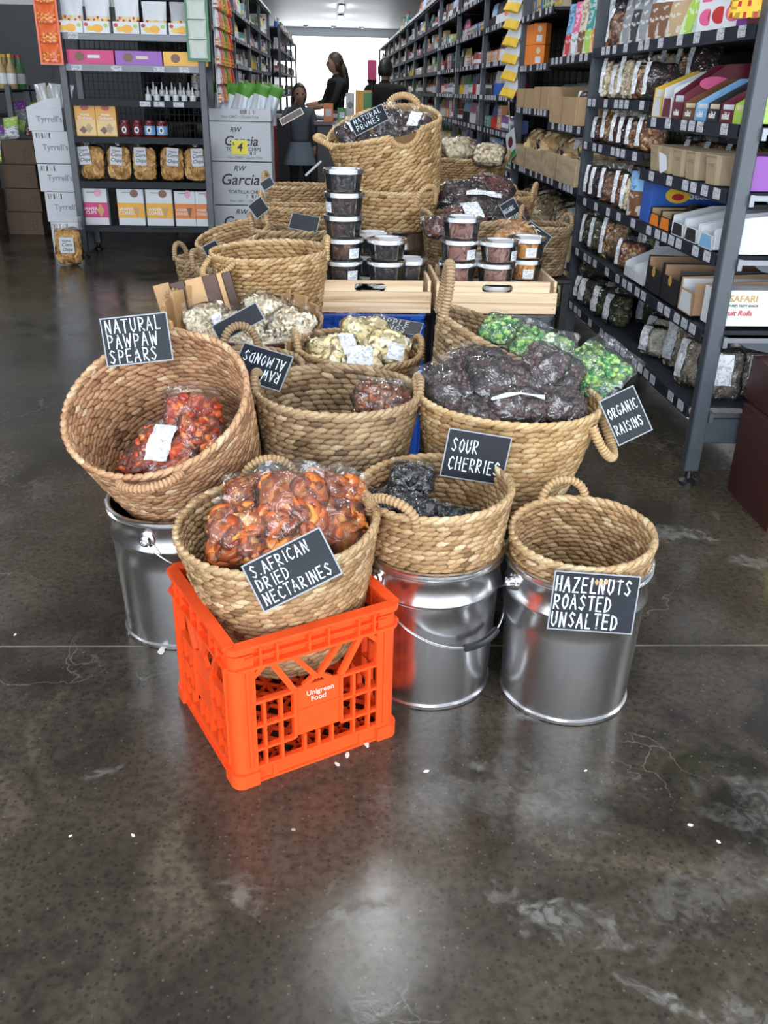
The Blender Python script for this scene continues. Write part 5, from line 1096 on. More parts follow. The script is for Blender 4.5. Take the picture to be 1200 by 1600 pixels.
for i, (k, y, x, h_, w_, lb, fl_) in enumerate((('grain', 4.50, 1.27, .13, .12, 'bag of grey grain at the far end of the lowest shelf', 0), ('grain', 4.38, 1.27, .14, .14, 'fat bag of grey grain, second on the lowest shelf', 0), ('grain', 4.40, 1.30, .15, .19, 'bag of grey grain lying across the top of two others', 2), ('grain', 4.24, 1.36, .15, .14, 'bag of grain half hidden behind the green herbs', 0),
      ('herb', 4.14, 1.27, .15, .14, 'bag of dried green herbs, the far one of two', 0), ('herb', 3.97, 1.28, .15, .14, 'bag of dried green herbs, the near one of two', 0), ('herb', 3.98, 1.44, .15, .14, 'dark herb bag in the shade at the back', 0), ('rice', 3.62, 1.36, .13, .13, 'bag of white rice leaning at the rear', 0), ('grain', 3.52, 1.45, .19, .15, 'bag of grain stacked high behind the rice', 0), ('rice', 3.45, 1.29, .13, .15, 'bag of white rice at the shelf edge with a blue printed sticker', 0),
      ('oat', 3.27, 1.33, .21, .16, 'tall clear bag of oats next to the rice', 0), ('oat', 3.06, 1.29, .18, .13, 'narrow bag of oats just behind the near post', 0), ('grain', 2.905, 1.325, .19, .16, 'large bag of brown seeds right of the near post with a tall sticker', 3), ('grain', 2.93, 1.46, .18, .15, 'second bag of brown seeds beyond the large one', 3))):
    zz = .27 + (.14 if fl_ == 2 else 0); sbag(lb, k, y, zz, w_, h_, .08 if fl_ != 2 else .075, 38 if fl_ < 3 else 82, x, var=i % 3, flat=fl_ == 2, stripe=(-.8, -.2, -.6, .9) if fl_ < 3 else (-.45, .35, -.35, .75))
# small tickets on the seeds; brown trays
def long_tray(label, y, z, w_=.105, h_=.09, L_=.40, m_=None, name='cardboard_tray', x=1.215):
    b = MB(); t_ = .004; o = [(x_, y_) for x_, y_ in ((0, -w_ / 2 + .012), (.012, -w_ / 2), (L_, -w_ / 2), (L_, w_ / 2), (.012, w_ / 2), (0, w_ / 2 - .012))]; n = len(o); vs = []
    for k, (s, zz, ins) in enumerate(((.84, 0, 0), (1, h_, 0), (1.04, h_, 0), (1.04, h_ - .004, 0), (1, h_ - .004, 0))): vs += [((px - L_ / 2) * (1 - (1 - s) * .25) + L_ / 2, py * s, zz) for px, py in o]
    vs += [((px - L_ / 2) * .955 + L_ / 2, py * .80, .005) for px, py in o]; vs += [((px - L_ / 2) * .975 + L_ / 2, py * .94, h_ + .0005) for px, py in o]
    fs = [tuple(range(n))[::-1], tuple(range(5 * n, 6 * n))]
    for a, c in ((0, 4), (4, 3), (3, 2), (6, 5)): fs += [(a * n + i, a * n + (i + 1) % n, c * n + (i + 1) % n, c * n + i) for i in range(n)]
    fs += [(2 * n + i, 2 * n + (i + 1) % n, 6 * n + (i + 1) % n, 6 * n + i) for i in range(n)]
    b.add(vs, fs); t = thing(name, label, 'tray', (x, y, z)); put('tray_body', b.mesh('tray_body'), m_ or mat('tan_moulded_card', (.40, .31, .20), .7, noise=.05), t)
    put('printed_stamp', MB().box((-.0 + .004, 0, h_ * .55), (.001, w_ * .42, h_ * .34), rot=Matrix.Rotation(rad(-9), 4, 'Y')).mesh('printed_stamp'), print_mat('faint_brown_stamp', (.38, .29, .19), (.25, .18, .11), 150, 300, .4), t); return t
for i, (y, lb) in enumerate(((3.585, 'empty tan card tray farthest from the near post'), (3.46, 'empty tan card tray with a torn white flap hanging'), (3.335, 'empty tan card tray, middle of the five'), (3.205, 'empty tan card tray with a folded flap'), (3.02, 'empty tan card tray nearest to the post'))): long_tray(lb, y, .965, w_=.112)
printed_box('snack_box', 'purple box showing right of the near post above the big white tray', 'box', .11, .40, .10, (1.45, 2.86, .965), -PI / 2, cm('purple'))
put('torn_flap', MB().poly([(0, 0), (.05, -.01), (.06, -.055), (.02, -.075)], .001, 0, shelf_rot(20).to_4x4()).mesh('torn_flap'), WHITEC, bpy.data.objects['cardboard_tray.001'], (-.012, .03, .07))
def bar_tray(label, y, z, w_, base, inner, front=None, texts=(), L_=.38, h0=.055, h1=.14, fillm=None, name='bar_box', x=1.212, npk=5):
    """open fronted display box, sides rising towards the back, bars inside"""
    t = thing(name, label, 'box', (x, y, z)); b = MB(); q = .003
    for s in (-1, 1): b.poly([(0, 0), (L_, 0), (L_, h1), (L_ * .35, h1 * .92), (.0, h0)], q, 0, Matrix.Translation((0, s * w_ / 2 + (q if s < 0 else 0), 0)) @ Matrix.Rotation(PI / 2, 4, 'X'))
    b.box((L_ / 2, 0, q / 2), (L_, w_, q)).box((L_, 0, h1 / 2), (q, w_, h1)).box((0, 0, h0 * .35), (q, w_, h0 * .7))
    put('box', b.mesh('box'), base, t); put('lining', MB().box((L_ / 2, w_ / 2 - q - .0008, h0 * .5), (L_ - .01, .001, h0 * .9)).box((L_ / 2, -w_ / 2 + q + .0008, h0 * .5), (L_ - .01, .001, h0 * .9)).mesh('lining'), inner, t)
    if front:
        put('printed_panel', MB().add([(-.0025, w_ * .44, .004), (-.0025, -w_ * .44, .004), (-.0025, -w_ * .34, h0 * .66), (-.0025, w_ * .34, h0 * .66)], [(0, 1, 2, 3)]).mesh('printed_panel'), front, t)
    for s, sz, zz, m_ in texts: lettering(s, sz, t, (-.004, 0, zz), FACE_AISLE, m_)
    for i in range(npk):
        o = put('bar_packet', pouch_mesh(w_ * .42, .11, .018, fillm or inner, cm('grey'), .4), None, None, (x + .07 + .055 * i, y + rnd.uniform(-.012, .012), z + .018 + .008 * (i % 2)), rotm(-62 + rnd.uniform(-10, 10), 0, -90 + rnd.uniform(-15, 15)))
        tag(o, 'wrapped snack bar lying inside the ' + label.split(',')[0], 'snack bar', 'bars in the ' + label.split(',')[0])
    return t
nak = lambda sz=.026: (('n\u0101kd', sz, .020, WHITEINK),)
zb = 1.15
bar_tray('yellow and white bar box at the far end, upper row', 3.61, zb, .10, cm('yellow'), cm('white'), cm('white'), h0=.10, h1=.17, fillm=cm('gold'))
bar_tray('maroon and white bar box second from the far end, upper row', 3.50, zb, .10, cm('white'), cm('white'), cm('maroon'), h0=.10, h1=.17, fillm=cm('maroon'))
mb_ = bar_tray('maroon box with a pink emblem on its long side', 3.39, zb, .10, cm('maroon'), cm('white'), cm('maroon'), nak(), h0=.08, h1=.19, fillm=cm('brown'))
put('emblem', MB().add([(.10 + .055 * math.cos(a), -.054, .115 + .022 * math.sin(a)) for a in np.linspace(0, 2 * PI, 21)[:-1]], [tuple(range(20))]).mesh('emblem'), cm('pink'), mb_)
bar_tray('dark brown bar box in the upper row', 3.275, zb, .105, cm('brown'), cm('cream'), cm('brown'), nak(), fillm=cm('red'))
bar_tray('sky blue bar box in the upper row', 3.165, zb, .10, cm('sky blue'), cm('white'), cm('sky blue'), nak(), fillm=cm('sky blue'))
bar_tray('black bar box in the upper row', 3.06, zb, .095, cm('black'), cm('cream'), cm('black'), nak(), fillm=cm('black'))
bar_tray('deep red bar box in the upper row', 2.95, zb, .10, cm('maroon'), cm('white'), cm('maroon'), nak(.028), fillm=cm('red'))
bar_tray('lime green bar box beside the near post', 2.865, zb, .06, cm('lime'), cm('cream'), cm('lime'), npk=3, fillm=cm('lime'))
printed_box('bar_box', 'tall dark upright box with white lettering near the post', 'box', .12, .10, .20, (1.42, 2.98, 1.24), 0, cm('black'), [(cm('orange'), -.06, .06, .0, .05)], [('n\u0101kd', .042, 0, .15, WHITEINK), ('BERRY DELIGHT', .011, 0, .10, WHITEINK)])
pouch('dried_fruit_pack', 'bright yellow upright pack with red corner between the bar boxes', 'packet', .11, .19, .04, (1.47, 3.27, 1.21), rotm(0, 0, -25), cm('yellow'), cm('red'), .18)
pouch('dried_fruit_pack', 'pale upright pack with brown print beside the yellow one', 'packet', .12, .18, .04, (1.50, 3.16, 1.21), rotm(0, 0, -25), cm('cream'), cm('tan'), .6)
z4 = .775
sb = printed_box('snack_box', 'deep blue sesame snack box with yellow emblem, end on to the aisle', 'box', .42, .11, .165, (1.425, 3.60, z4), 0, cm('blue'), [(cm('yellow'), -.155, -.055, .075, .135, 24), (cm('red'), -.13, -.08, .085, .11, 16)], [('Sesame Snaps', .046, .065, .105, WHITEINK), ('ORIGINAL', .018, .055, .145, GREYINK)])
pouch('snack_packet', 'blue and brown crinkled packet leaning on the blue sesame box', 'packet', .11, .17, .05, (1.245, 3.78, z4), rotm(0, 0, -60), cm('sky blue'), cm('brown'), .6)
for i, (y, lb, c1, c2, f_) in enumerate(((3.46, 'black and orange bar box, the far one of two', 'black', 'tan', 'orange'), (3.345, 'black and orange bar box, the near one of two', 'black', 'tan', 'orange'), (3.21, 'white cut-away bar box with black scalloped front', 'white', 'white', 'black'), (3.08, 'white cut-away bar box second with black scalloped front', 'white', 'white', 'black'), (2.945, 'white bar box with blue wrapped bars behind the post', 'white', 'white', 'sky blue'))):
    bar_tray(lb, y, z4, .115, cm(c1), cm(c2), cm(f_), h0=.065, h1=.075 if i < 2 else .105, fillm=cm('blue' if i == 4 else 'black'))
t = bar_tray('plain white tray poking out past the near post', 2.845, z4, .08, WHITEC, WHITEC, None, h0=.11, h1=.135, x=1.26, fillm=cm('blue'))
z5 = .545
for y, lb, c1, f_ in ((3.68, 'white tray of dark blue sachets on the seed shelf', 'white', 'purple'), (3.545, 'white tray of black sachets on the seed shelf', 'white', 'black')): bar_tray(lb, y, z5, .12, cm(c1), cm('white'), None, h0=.055, h1=.125, fillm=cm(f_))
for y, lb in ((3.38, 'black box with a round yellow emblem, the far one'), (3.20, 'black box with a round yellow emblem, the near one')):
    q = bar_tray(lb, y, z5, .165, cm('black'), mat('pack_tan_inside', (.42, .26, .15), .6), None, h0=.125, h1=.13, fillm=cm('black'))
    put('emblem', MB().add([(-.003, .02 * math.cos(a), .075 + .02 * math.sin(a)) for a in np.linspace(0, 2 * PI, 7)[:-1]], [tuple(range(6))]).mesh('emblem'), cm('gold'), q)
bar_tray('plain brown open carton beside the near post', 3.03, z5, .13, mat('pack_tan_inside'), cm('white'), cm('white'), h0=.11, h1=.125, npk=3, fillm=cm('red'))
sf = printed_box('fruit_roll_box', 'white fruit roll box with orange and red fruit pictures, right of the near post', 'box', .36, .09, .115, (1.40, 2.86, z5 + .004), 0, cm('white'), [(cm('orange'), .0, .12, .055, .082, 18), (cm('red'), .075, .125, .035, .085, 18), (cm('pink'), .085, .115, .045, .075, 14), (cm('yellow'), -.172, -.142, .063, .09, 9)],
                 [('SAFARI', .030, -.085, .088, cm('gold')), ("NATURE'S TASTY SNACK", .010, -.09, .066, INK), ('Fruit Rolls', .024, -.10, .042, cm('red'), .25)])
# top shelf of the near bay
z1 = 1.415
sbag('bag of wood brown nuts by the second post on the top shelf', 'brazil', 4.47, z1, .15, .16, .07, 30)
for i, (y, c, lb) in enumerate(((4.30, 'grey', 'clear grey packet with a silver band, top shelf'), (4.18, 'black', 'slim black packet, top shelf'), (4.06, 'grey', 'slim grey packet beside the chocolate one, top shelf'), (3.94, 'brown', 'brown and white stand-up packet, far one'), (3.82, 'brown', 'brown and white stand-up packet, middle one'), (3.70, 'tan', 'tan and white stand-up packet, near one'))):
    pouch('snack_packet', lb, 'packet', .115, .24 - .01 * (i % 3), .05, (1.28, y, z1), rotm(-6, 0, -62), cm('white' if i > 2 else 'grey'), cm(c), .55)
for i, (y, c, lb) in enumerate(((3.55, 'lime', 'pale blue and lime packet leaning to the near side'), (3.43, 'green', 'grey green packet leaning the same way'))): pouch('snack_packet', lb, 'packet', .12, .24, .05, (1.28, y, z1), rotm(-6, 14, -62), cm('sky blue'), cm(c), .5)
for i, (y, c, lb) in enumerate(((3.30, 'pink', 'white box with pink berries, far one on the top shelf'), (3.19, 'red', 'white box with red berries, middle one on the top shelf'), (3.08, 'pink', 'pink and white box next to the purple ones'), (2.99, 'purple', 'purple box with orange panel on the top shelf'), (2.91, 'maroon', 'dark purple box nearest the post on the top shelf'))):
    printed_box('snack_box', lb, 'box', .10 if i < 3 else .075, .06, .16 if i != 1 else .12, (1.26, y, z1), -PI / 2 + .35, cm('white' if i < 3 else c), [(cm(c), -.04, .03, .02, .07, 14), (cm('red' if i < 3 else 'orange'), 0, .035, .03, .065, 12), (cm(c), -.035, .035, .09, .105)])
pouch('snack_packet', 'white packet with yellow fruit hanging over the near end of the top shelf', 'packet', .13, .20, .03, (1.19, 2.86, 1.43), rotm(0, 0, -50), cm('white'), cm('yellow'), .6, 1.2)

# ------------------------------------------------------------------ second bay: wooden trays
def wood_tray(label, y0, y1, z, h_, m_=None, x=1.195, D_=.44):
    t = thing('produce_tray', label, 'tray', (x, (y0 + y1) / 2, z)); W = y1 - y0; m_ = m_ or ROUGHWOOD
    for s in (0, 1): put('side_board', MB().box((0, 0, h_ / 2), (.010, W, h_), bev=.001).mesh('side_board'), m_, t, (.005 + s * (D_ - .01), 0, 0))
    for s in (-1, 1): put('end_board', MB().box((D_ / 2, s * (W / 2 - .005), h_ / 2), (D_ - .022, .010, h_), bev=.001).mesh('end_board'), m_, t)
    put('base_board', MB().box((D_ / 2, 0, .006), (D_ - .03, W - .03, .010)).mesh('base_board'), m_, t)
    put('joint', MB().box((-.0006, 0, h_ / 2), (.001, .003, h_ * .96)).mesh('joint'), INK, t); return t
CB = mat('light_box_card', (.46, .31, .17), .7, noise=.12, nscale=8)
wood_tray('upper card-brown tray at the far end of the second bay', 5.85, 6.36, 1.14, .11, CB); wood_tray('upper card-brown tray in the middle of the second bay', 5.43, 5.83, 1.14, .12, CB); wood_tray('upper card-brown tray just behind the second post', 4.78, 5.36, 1.08, .13, CB)
wood_tray('middle wooden tray of bagged rolls, far one', 5.53, 6.36, .80, .12); wood_tray('middle wooden tray of bagged rolls, near one by the post', 4.66, 5.50, .80, .13)
wood_tray('low wooden tray of bagged flat pasta, far one', 5.53, 6.40, .435, .12); wood_tray('low wooden tray of bagged pasta, near one by the post', 4.66, 5.50, .435, .13)
k_ = 0
for nm_, kd, z, ys, w_, ps in (('bread_roll_bag', 'roll', .91, (6.2, 5.95, 5.72, 5.36, 5.12, 4.86), .22, ('farthest', 'second farthest', 'third', 'fourth', 'fifth', 'nearest')), ('pasta_bag', 'pasta', .55, (6.25, 6.02, 5.78, 5.36, 5.12, 4.86), .22, ('farthest', 'second farthest', 'third', 'fourth', 'fifth', 'nearest'))):
    for i, y in enumerate(ys):
        bag(nm_, f"clear bag of {'bread rolls' if kd == 'roll' else 'pasta'} in the wooden trays, the {ps[i]} of six", kd, w_, .20, .10, (1.33 + .03 * (i % 2), y, z + .03), rotm(48, -8, -38 + 8 * (i % 3)), i % 2, (-.2, .3, -.3, .5) if i in (1, 4) else None)
pouch('bread_packet', 'white and green flatbread packet in the upper brown trays', 'packet', .25, .16, .06, (1.36, 5.95, 1.20), rotm(-60, 0, -70), cm('white'), cm('red'), .3)
pouch('bread_packet', 'white and orange flatbread packet next to the green one', 'packet', .24, .15, .06, (1.36, 5.62, 1.21), rotm(-60, 0, -70), cm('white'), cm('orange'), .35)
sbag('dark purple bag at the front of the upper brown tray behind the post', 'dark', 4.85, 1.10, .14, .14, .06, 30, x=1.27)
for i, y in enumerate((6.2, 6.0, 5.8, 5.58, 5.36, 5.14, 4.92, 4.72)):
    bag('vegetable_crisp_bag', f"clear bag of red and green vegetable crisps on the floor level shelf, the {('farthest', 'second farthest', 'third', 'fourth', 'fifth', 'sixth', 'second nearest', 'nearest')[i]}", 'veg', .17, .24, .09, (1.21 - .02 * (i % 2), y, .30 + .0 * i), shelf_rot(35, 14), i % 3, None)
hg = thing('hanging_card', 'white card with dark picture and green foot hanging by a string', 'card', (1.175, 6.28, .86), rotm(0, 0, -75) @ rotm(0, -24, 0))
put('card', MB().box((0, 0, .06), (.13, .004, .17), bev=.001).mesh('card'), WHITEC, hg); put('green_foot', MB().box((0, -.0028, -.005), (.128, .001, .035)).mesh('green_foot'), cm('green'), hg); put('picture', MB().add([(.035 * math.cos(a), -.0032, .075 + .035 * math.sin(a)) for a in np.linspace(0, 2 * PI, 17)[:-1]], [tuple(range(16))]).mesh('picture'), cm('maroon'), hg); put('string', MB().tube([(0, 0, .14), (.01, 0, .22), (.03, 0, .33)], .003, 6).mesh('string'), cm('cream'), hg)
for i in range(6): printed_box('tea_box', 'orange box with a white window, ' + ('lower' if i < 3 else 'upper') + ' layer on the second bay', 'box', .085, .07, .115, (1.28, 6.36 - .11 * (i % 3) if i < 3 else 6.36 - .11 * (i - 3), 1.38 + .118 * (i // 3)), -PI / 2 + .9, cm('orange'), [(cm('white'), -.018, .02, .015, .05), (cm('cream'), -.015, .015, .065, .1, 10)], group='orange boxes on the second bay')
for i in range(5): pouch('snack_packet', f'tall slim {("blue", "pink", "cream", "teal", "white")[i]} packet above the brown trays of the second bay', 'packet', .12, .26, .05, (1.28, 5.35 - .14 * i, 1.40), rotm(-5, 0, -60), cm(('sky blue', 'pink', 'cream', 'teal', 'white')[i]), cm(('red', 'white', 'brown', 'lime', 'orange')[i]), .4)
fill(1, 1.2, 5.5, 6.43, [1.66], [.3], 'second bay from the camera', kinds=('carton',))
hs = thing('hanging_strip', 'vertical strip of white and yellow fruit pouches hanging on the third post', 'snack strip', (1.14, 6.47, 1.2))
for i in range(7): put('pouch', pouch_mesh(.15, .15, .03, cm('white'), cm('yellow'), .38, None), None, hs, (.0, .012 * i, .10 * i), rotm(-24, 8, -60))

# ------------------------------------------------------------------ the long rows of shelving, packed
for bi, ((a, b), nm) in enumerate(zip(RB, RN)):
    if bi < 3: fill(1, 1.2, a, b, FL[2 * (bi > 0):], [.23] * (7 - 2 * (bi > 0)) + [.26], f'{nm} bay on the right', skip=.06)
    else: fill(1, 1.2, a, b, FL[3:], [.23] * 4 + [.3], f'{nm} bay on the right', skip=.05, big=(1.0, 1.0, 1.0, 1.1, 1.2, 1.3)[bi] if bi < 6 else 1.7)
    if bi < 8: fill(1, 1.2, a, b, [2.2], [.4], f'{nm} bay on the right', skip=.15, kinds=('bottle', 'flat carton', 'tin'), big=1.3 if bi < 3 else 1.7)
for bi, ((a, b), nm) in enumerate(zip(LB, LN)):
    zs = FL[4:] if bi < 2 else FL[3:]
    fill(-1, -1.0, a, b, zs, [.23] * (len(zs) - 1) + [.3], f'{nm} bay behind the chip cartons', skip=.05, kinds=('packet', 'carton', 'flat carton', 'bottle', 'tin'), big=1.0 if bi < 2 else 1.25)
for i, (a, b) in enumerate(((19.0, 21.5), (21.52, 24.0), (24.02, 27.0))): fill(-1, -1.0, a, b, [1.1, 1.5, 1.9, 2.26], [.38] * 4, f'distant left rack {("one", "two", "three")[i]}', skip=.1, kinds=('carton', 'packet', 'jar'), big=1.7)

# ------------------------------------------------------------------ end unit facing the camera
eu = thing('shelving_bay', 'freestanding charcoal shelf unit facing the camera with corn chips and biscuit boxes', 'shelving', (-1.93, 7.2, 0))
EW = .985
for xx in (0, EW):
    for yy in (0, .42): q = put('post', MB().box((0, 0, 1.05), (.05, .05, 2.0), bev=.004).mesh('post'), POST, eu, (xx, yy, 0)); put('levelling_foot', FOOT, BLACK, q)
bg_ = MB()
for i in range(26): bg_.box((.03 + i * .037, 0, 1.05), (.004, .004, 1.7))
for i in range(30): bg_.box((EW / 2, 0, .25 + i * .055), (EW, .004, .004))
put('back_grid', bg_.mesh('back_grid'), DECK, eu, (0, .40, 0))
ZL = (.242, .561, .872, 1.12, 1.347, 1.545)
for i, zz in enumerate(ZL):
    silver = i >= 4; d = put('shelf', MB().box((EW / 2, .2, -.012), (EW - .05, .40, .012)).mesh('shelf'), DECK, eu, (0, 0, zz - .004))
    put('front_lip', MB().box((EW / 2, -.02, -.016), (EW - .05, .008, .042)).box((EW / 2, -.012, .004), (EW - .05, .012, .004)).mesh('front_lip'), mat('silver_shelf_lip', (.16, .17, .19), .4, .3) if silver else DECK, d)
    for x in {0: (), 1: (), 2: (), 3: (.56, .66, .80), 4: (.10, .38, .68, .86), 5: (.10,)}[i]: put('price_ticket', MB().box((x, -.026, -.018), (.075, .002, .034)).mesh('price_ticket'), TICKET, d)
b0 = Vector((-1.93, 7.2, 0))
def ep(x, i, y=.06): return (b0.x + x, b0.y + y, ZL[i])
WH, PK, OR_, YL, CH = cm('white'), cm('pink'), cm('orange'), mat('pack_amber', (.85, .42, .03), .4), cm('brown')
CUPI = mat('wafer_tan', (.62, .36, .15), .6); LTP = mat('light_pink_ice', (.82, .42, .55), .5)
for x, w_, lb, bc, ice, tx in ((.105, .19, 'white and magenta wafer cup box on the bottom shelf', mat('pack_magenta', (.62, .03, .18), .4), LTP, 'CUPS'), (.375, .20, 'white and amber wafer cone box, left of the two large ones', YL, CH, 'CONES'), (.59, .20, 'white and amber wafer cone box, right of the two large ones', YL, CH, 'CONES'), (.785, .155, 'smaller white and orange wafer cone box, left one', OR_, LTP, 'CONES'), (.935, .14, 'smaller white and orange wafer cone box partly behind the post', OR_, LTP, 'CONES')):
    k = w_ / .2; H_ = .265 if w_ > .17 else .255
    cone = [(YL if tx == 'CUPS' else CUPI, .02 * k, .07 * k, .14 * .9, .175 * 1.0)]
    printed_box('wafer_box', lb, 'box', w_, .06, H_, ep(x, 0), 0, WH, [(bc, -w_ / 2, w_ / 2, .055, .165), (ice, .0 * k, .062 * k, .205, .262, 18), (CUPI if tx == 'CUPS' else (CH if bc == OR_ else CUPI), .012 * k, .072 * k, .055, .16, 3 if tx != 'CUPS' else 4), (GREYINK, -.06 * k, .01 * k, .236, .242)],
                [('WAFER', .032 * k, -.035 * k, .118, WHITEINK), (tx, .036 * k, -.035 * k, .090, WHITEINK)])
for i, x in enumerate((.115, .31, .50, .705, .885)):
    y = 7.24; t = bag('corn_chip_bag', f'bag of golden corn chips on the shelf, {("far left", "second from left", "middle", "second from right", "far right")[i]}', 'crisp', .185, .25, .10, (b0.x + x, y + .04, ZL[1] + .125), rotm(82, 0, (-3, 4, 0, 3, -2)[i]), i % 3, None)
    sx = (-.045, -.012, -.02, .01, .02)[i]; s = put('paper_label', MB().box((0, 0, 0), (.088, .0015, .125), bev=.0005).mesh('paper_label'), WHITEC, t, (sx, .045, .062), rotm(-82, 0, (5, -6, 0, -4, 3)[i]))
    for tx, zz, sz in (('Organic', .038, .020), ('Corn', .008, .036), ('Chips', -.03, .034)): lettering(tx, sz, s, (0, -.0014, zz), FACE_CAM, INK, .3)
# the bag alone on the floor
t = bag('corn_chip_bag', 'bag of corn chips standing alone on the floor by the shelf leg', 'crisp', .20, .27, .11, (-1.96, 6.88, .135), rotm(84, 0, 4), 1, None)
s = put('paper_label', MB().box((0, 0, 0), (.10, .0015, .11), bev=.0005).mesh('paper_label'), WHITEC, t, (0, .01, .072), rotm(-84, 0, 0))
for tx, zz, sz in (('Organic', .032, .020), ('Corn', .004, .034), ('Chips', -.03, .032)): lettering(tx, sz, s, (0, -.0014, zz), FACE_CAM, INK, .3)
put('gathered_top', pouch_mesh(.22, .09, .05, FILM2, FILM2, .5), None, t, (0, .12, 0), rotm(-84, 0, 0))
AMB = mat('pack_biscuit_amber', (.78, .38, .06), .4)
for i, x in enumerate((.105, .255)):
    printed_box('biscuit_box', ('left' if not i else 'right') + ' hand amber biscuit box with a red oval badge', 'box', .148, .06, .232, ep(x, 2), 0, AMB, [(mat('pack_tan_light', (.80, .55, .25), .4), -.07, .07, .01, .11), (cm('red'), -.028, .032, .175, .212, 18), (cm('brown'), -.05, .01, .015, .07, 4), (cm('tan'), -.01, .05, .02, .09, 4)],
                [('Honey', .024, 0, .148, WHITEINK), ('Grahams', .030, 0, .124, WHITEINK)])
for i, x in enumerate((.385, .475, .565, .655)):
    c = 'red' if i < 2 else 'sky blue'; t = thing('sauce_jar', f'{("dark red", "blue and white")[i > 1]} labelled jar, {("left", "right")[i % 2]} of its pair', 'jar', ep(x, 2, .05)); b = MB().lathe([(.036, 0), (.040, .006), (.040, .085), (.033, .098)], 18)
    put('glass', b.mesh('glass', True), mat('dark_red_sauce', (.12, .01, .01), .15), t); put('label_wrap', MB().lathe([(.0405, .018), (.0405, .078)], 18, cap=False).mesh('label_wrap', True), cm('maroon' if i < 2 else 'sky blue'), t); put('lid', MB().lathe([(.036, .097), (.036, .113), (.033, .115)], 18).mesh('lid', True), cm('maroon'), t)
    put('emblem', MB().add([(.017 * math.cos(a), -.0425, .05 + .022 * math.sin(a)) for a in np.linspace(0, 2 * PI, 15)[:-1]], [tuple(range(14))]).mesh('emblem'), cm('white'), t); put('emblem_mark', MB().add([(.009 * math.cos(a), -.043, .05 + .013 * math.sin(a)) for a in np.linspace(0, 2 * PI, 15)[:-1]], [tuple(range(14))]).mesh('emblem_mark'), INK, t)
drp = None
for r in range(2):
    for i in range(6):
        x = .575 + i * .062 + (.012 if i > 1 else 0); c = ('cream', 'cream', 'sky blue', 'sky blue', 'white', 'white')[i]
        if drp is None:
            drp = thing('dropper_bottle', '', 'bottle', (0, 0, 0)); put('bottle', MB().lathe([(.022, 0), (.022, .04), (.012, .046)], 14).mesh('bottle', True), mat('frosted_white_bottle', (.62, .66, .66), .3), drp); put('nozzle', MB().lathe([(.009, .045), (.008, .065), (.005, .078), (.004, .095)], 10).mesh('nozzle', True), WHITEC, drp); d0 = drp
        else: d0 = dup(drp)
        d0.location = ep(x, 3, .04 + r * .12) if r == 0 else (b0.x + x + .01, b0.y + .22, ZL[3] + .03); d0['label'] = f'small white dropper bottle, {("front", "back")[r]} row on the half empty shelf'; d0['group'] = f'dropper bottles, {("front", "back")[r]} row'
for x0, x1, c, lb, ac in ((.03, .36, mat('pack_magenta'), 'long magenta biscuit pack', 'white'), (.37, .70, mat('pack_violet', (.27, .07, .46), .35), 'long violet biscuit pack', 'cream'), (.71, 1.02, mat('pack_amber2', (.88, .45, .02), .35), 'long amber biscuit pack reaching past the post', 'brown')):
    w_ = x1 - x0; z0 = ZL[4] + .002
    printed_box('biscuit_pack', lb + ' on the silver edged shelf', 'packet', w_, .08, .092, (b0.x + (x0 + x1) / 2, b0.y + .02 + .03, z0), 0, c, [(CH, -w_ * .33, -w_ * .12, .02, .078, 16), (cm(ac), -w_ * .06 if ac != 'brown' else w_ * .3, w_ * .2 if ac != 'brown' else w_ * .42, .04, .06)], [])
for i, x in enumerate((.085, .27, .475, .665, .86)):
    H_ = .20 if i < 3 else .16
    pouch('dried_fruit_pouch', f'white pouch printed with tropical fruit on the highest visible shelf, {("far left", "second from left", "middle", "second from right", "far right")[i]}', 'packet', .175, H_ + .05, .08, ep(x, 5, .04), rotm(-3, 0, 0), cm('white') if i != 4 else mat('grey_foil', (.45, .47, .50), .3), cm('cream'), .42, 1.0 + i * .7)
    printed_box('shelf_carton', f'low white printed fruit carton holding pouches, {("far left", "second from left", "middle", "second from right", "far right")[i]}', 'box', .18, .05, .075, ep(x, 5, -.01), 0, cm('white'), [(cm('yellow'), -.07, -.01, .01, .045, 14), (YL, -.03, .045, .005, .055, 16), (cm('red'), -.085, -.055, .04, .065, 12), (cm('lime'), .05, .08, .035, .06, 12)])
def hang_strip(label, x, y, z, n, m1, m2, w_=.13, blob=False, rz=0):
    t = thing('hanging_strip', label, 'snack strip', (x, y, z), (0, 0, rz))
    put('backing', MB().box((0, .012, n * .062), (w_ + .03, .003, n * .125 + .03)).mesh('backing'), m1, t)
    for i in range(n): put('pouch', pouch_mesh(w_, .118, .045, m2 if blob else m1, m1 if not blob else m2, .5 if not blob else .99, None if blob else .9 + i), None, t, (0, 0, i * .122))
    return t
hang_strip('strip of orange packets hanging beside the left post of the end unit', -1.985, 7.12, 1.355, 5, mat('pack_orange_red', (.75, .13, .03), .3), cm('green'))
hang_strip('green strip of white nut packets at the right post of the end unit', -.955, 7.12, 1.40, 5, mat('pack_leaf_green', (.02, .20, .07), .35), mat('netted_white', (.62, .68, .62), .5, bump=.6, bscale=90), blob=True)
for k, (yy, cs) in enumerate(((7.30, ('white', 'teal')), (7.45, ('pink', 'white')), (7.62, ('gold', 'red')), (7.8, ('green', 'red')), (7.98, ('orange', 'red')), (8.2, ('red', 'yellow')))):
    hang_strip(f'strip of {cs[0]} and {cs[1]} packets hanging in shade beside the end unit', -.84, yy, 1.12, 6, cm(cs[0]), cm(cs[1]), .12, rz=PI / 2)

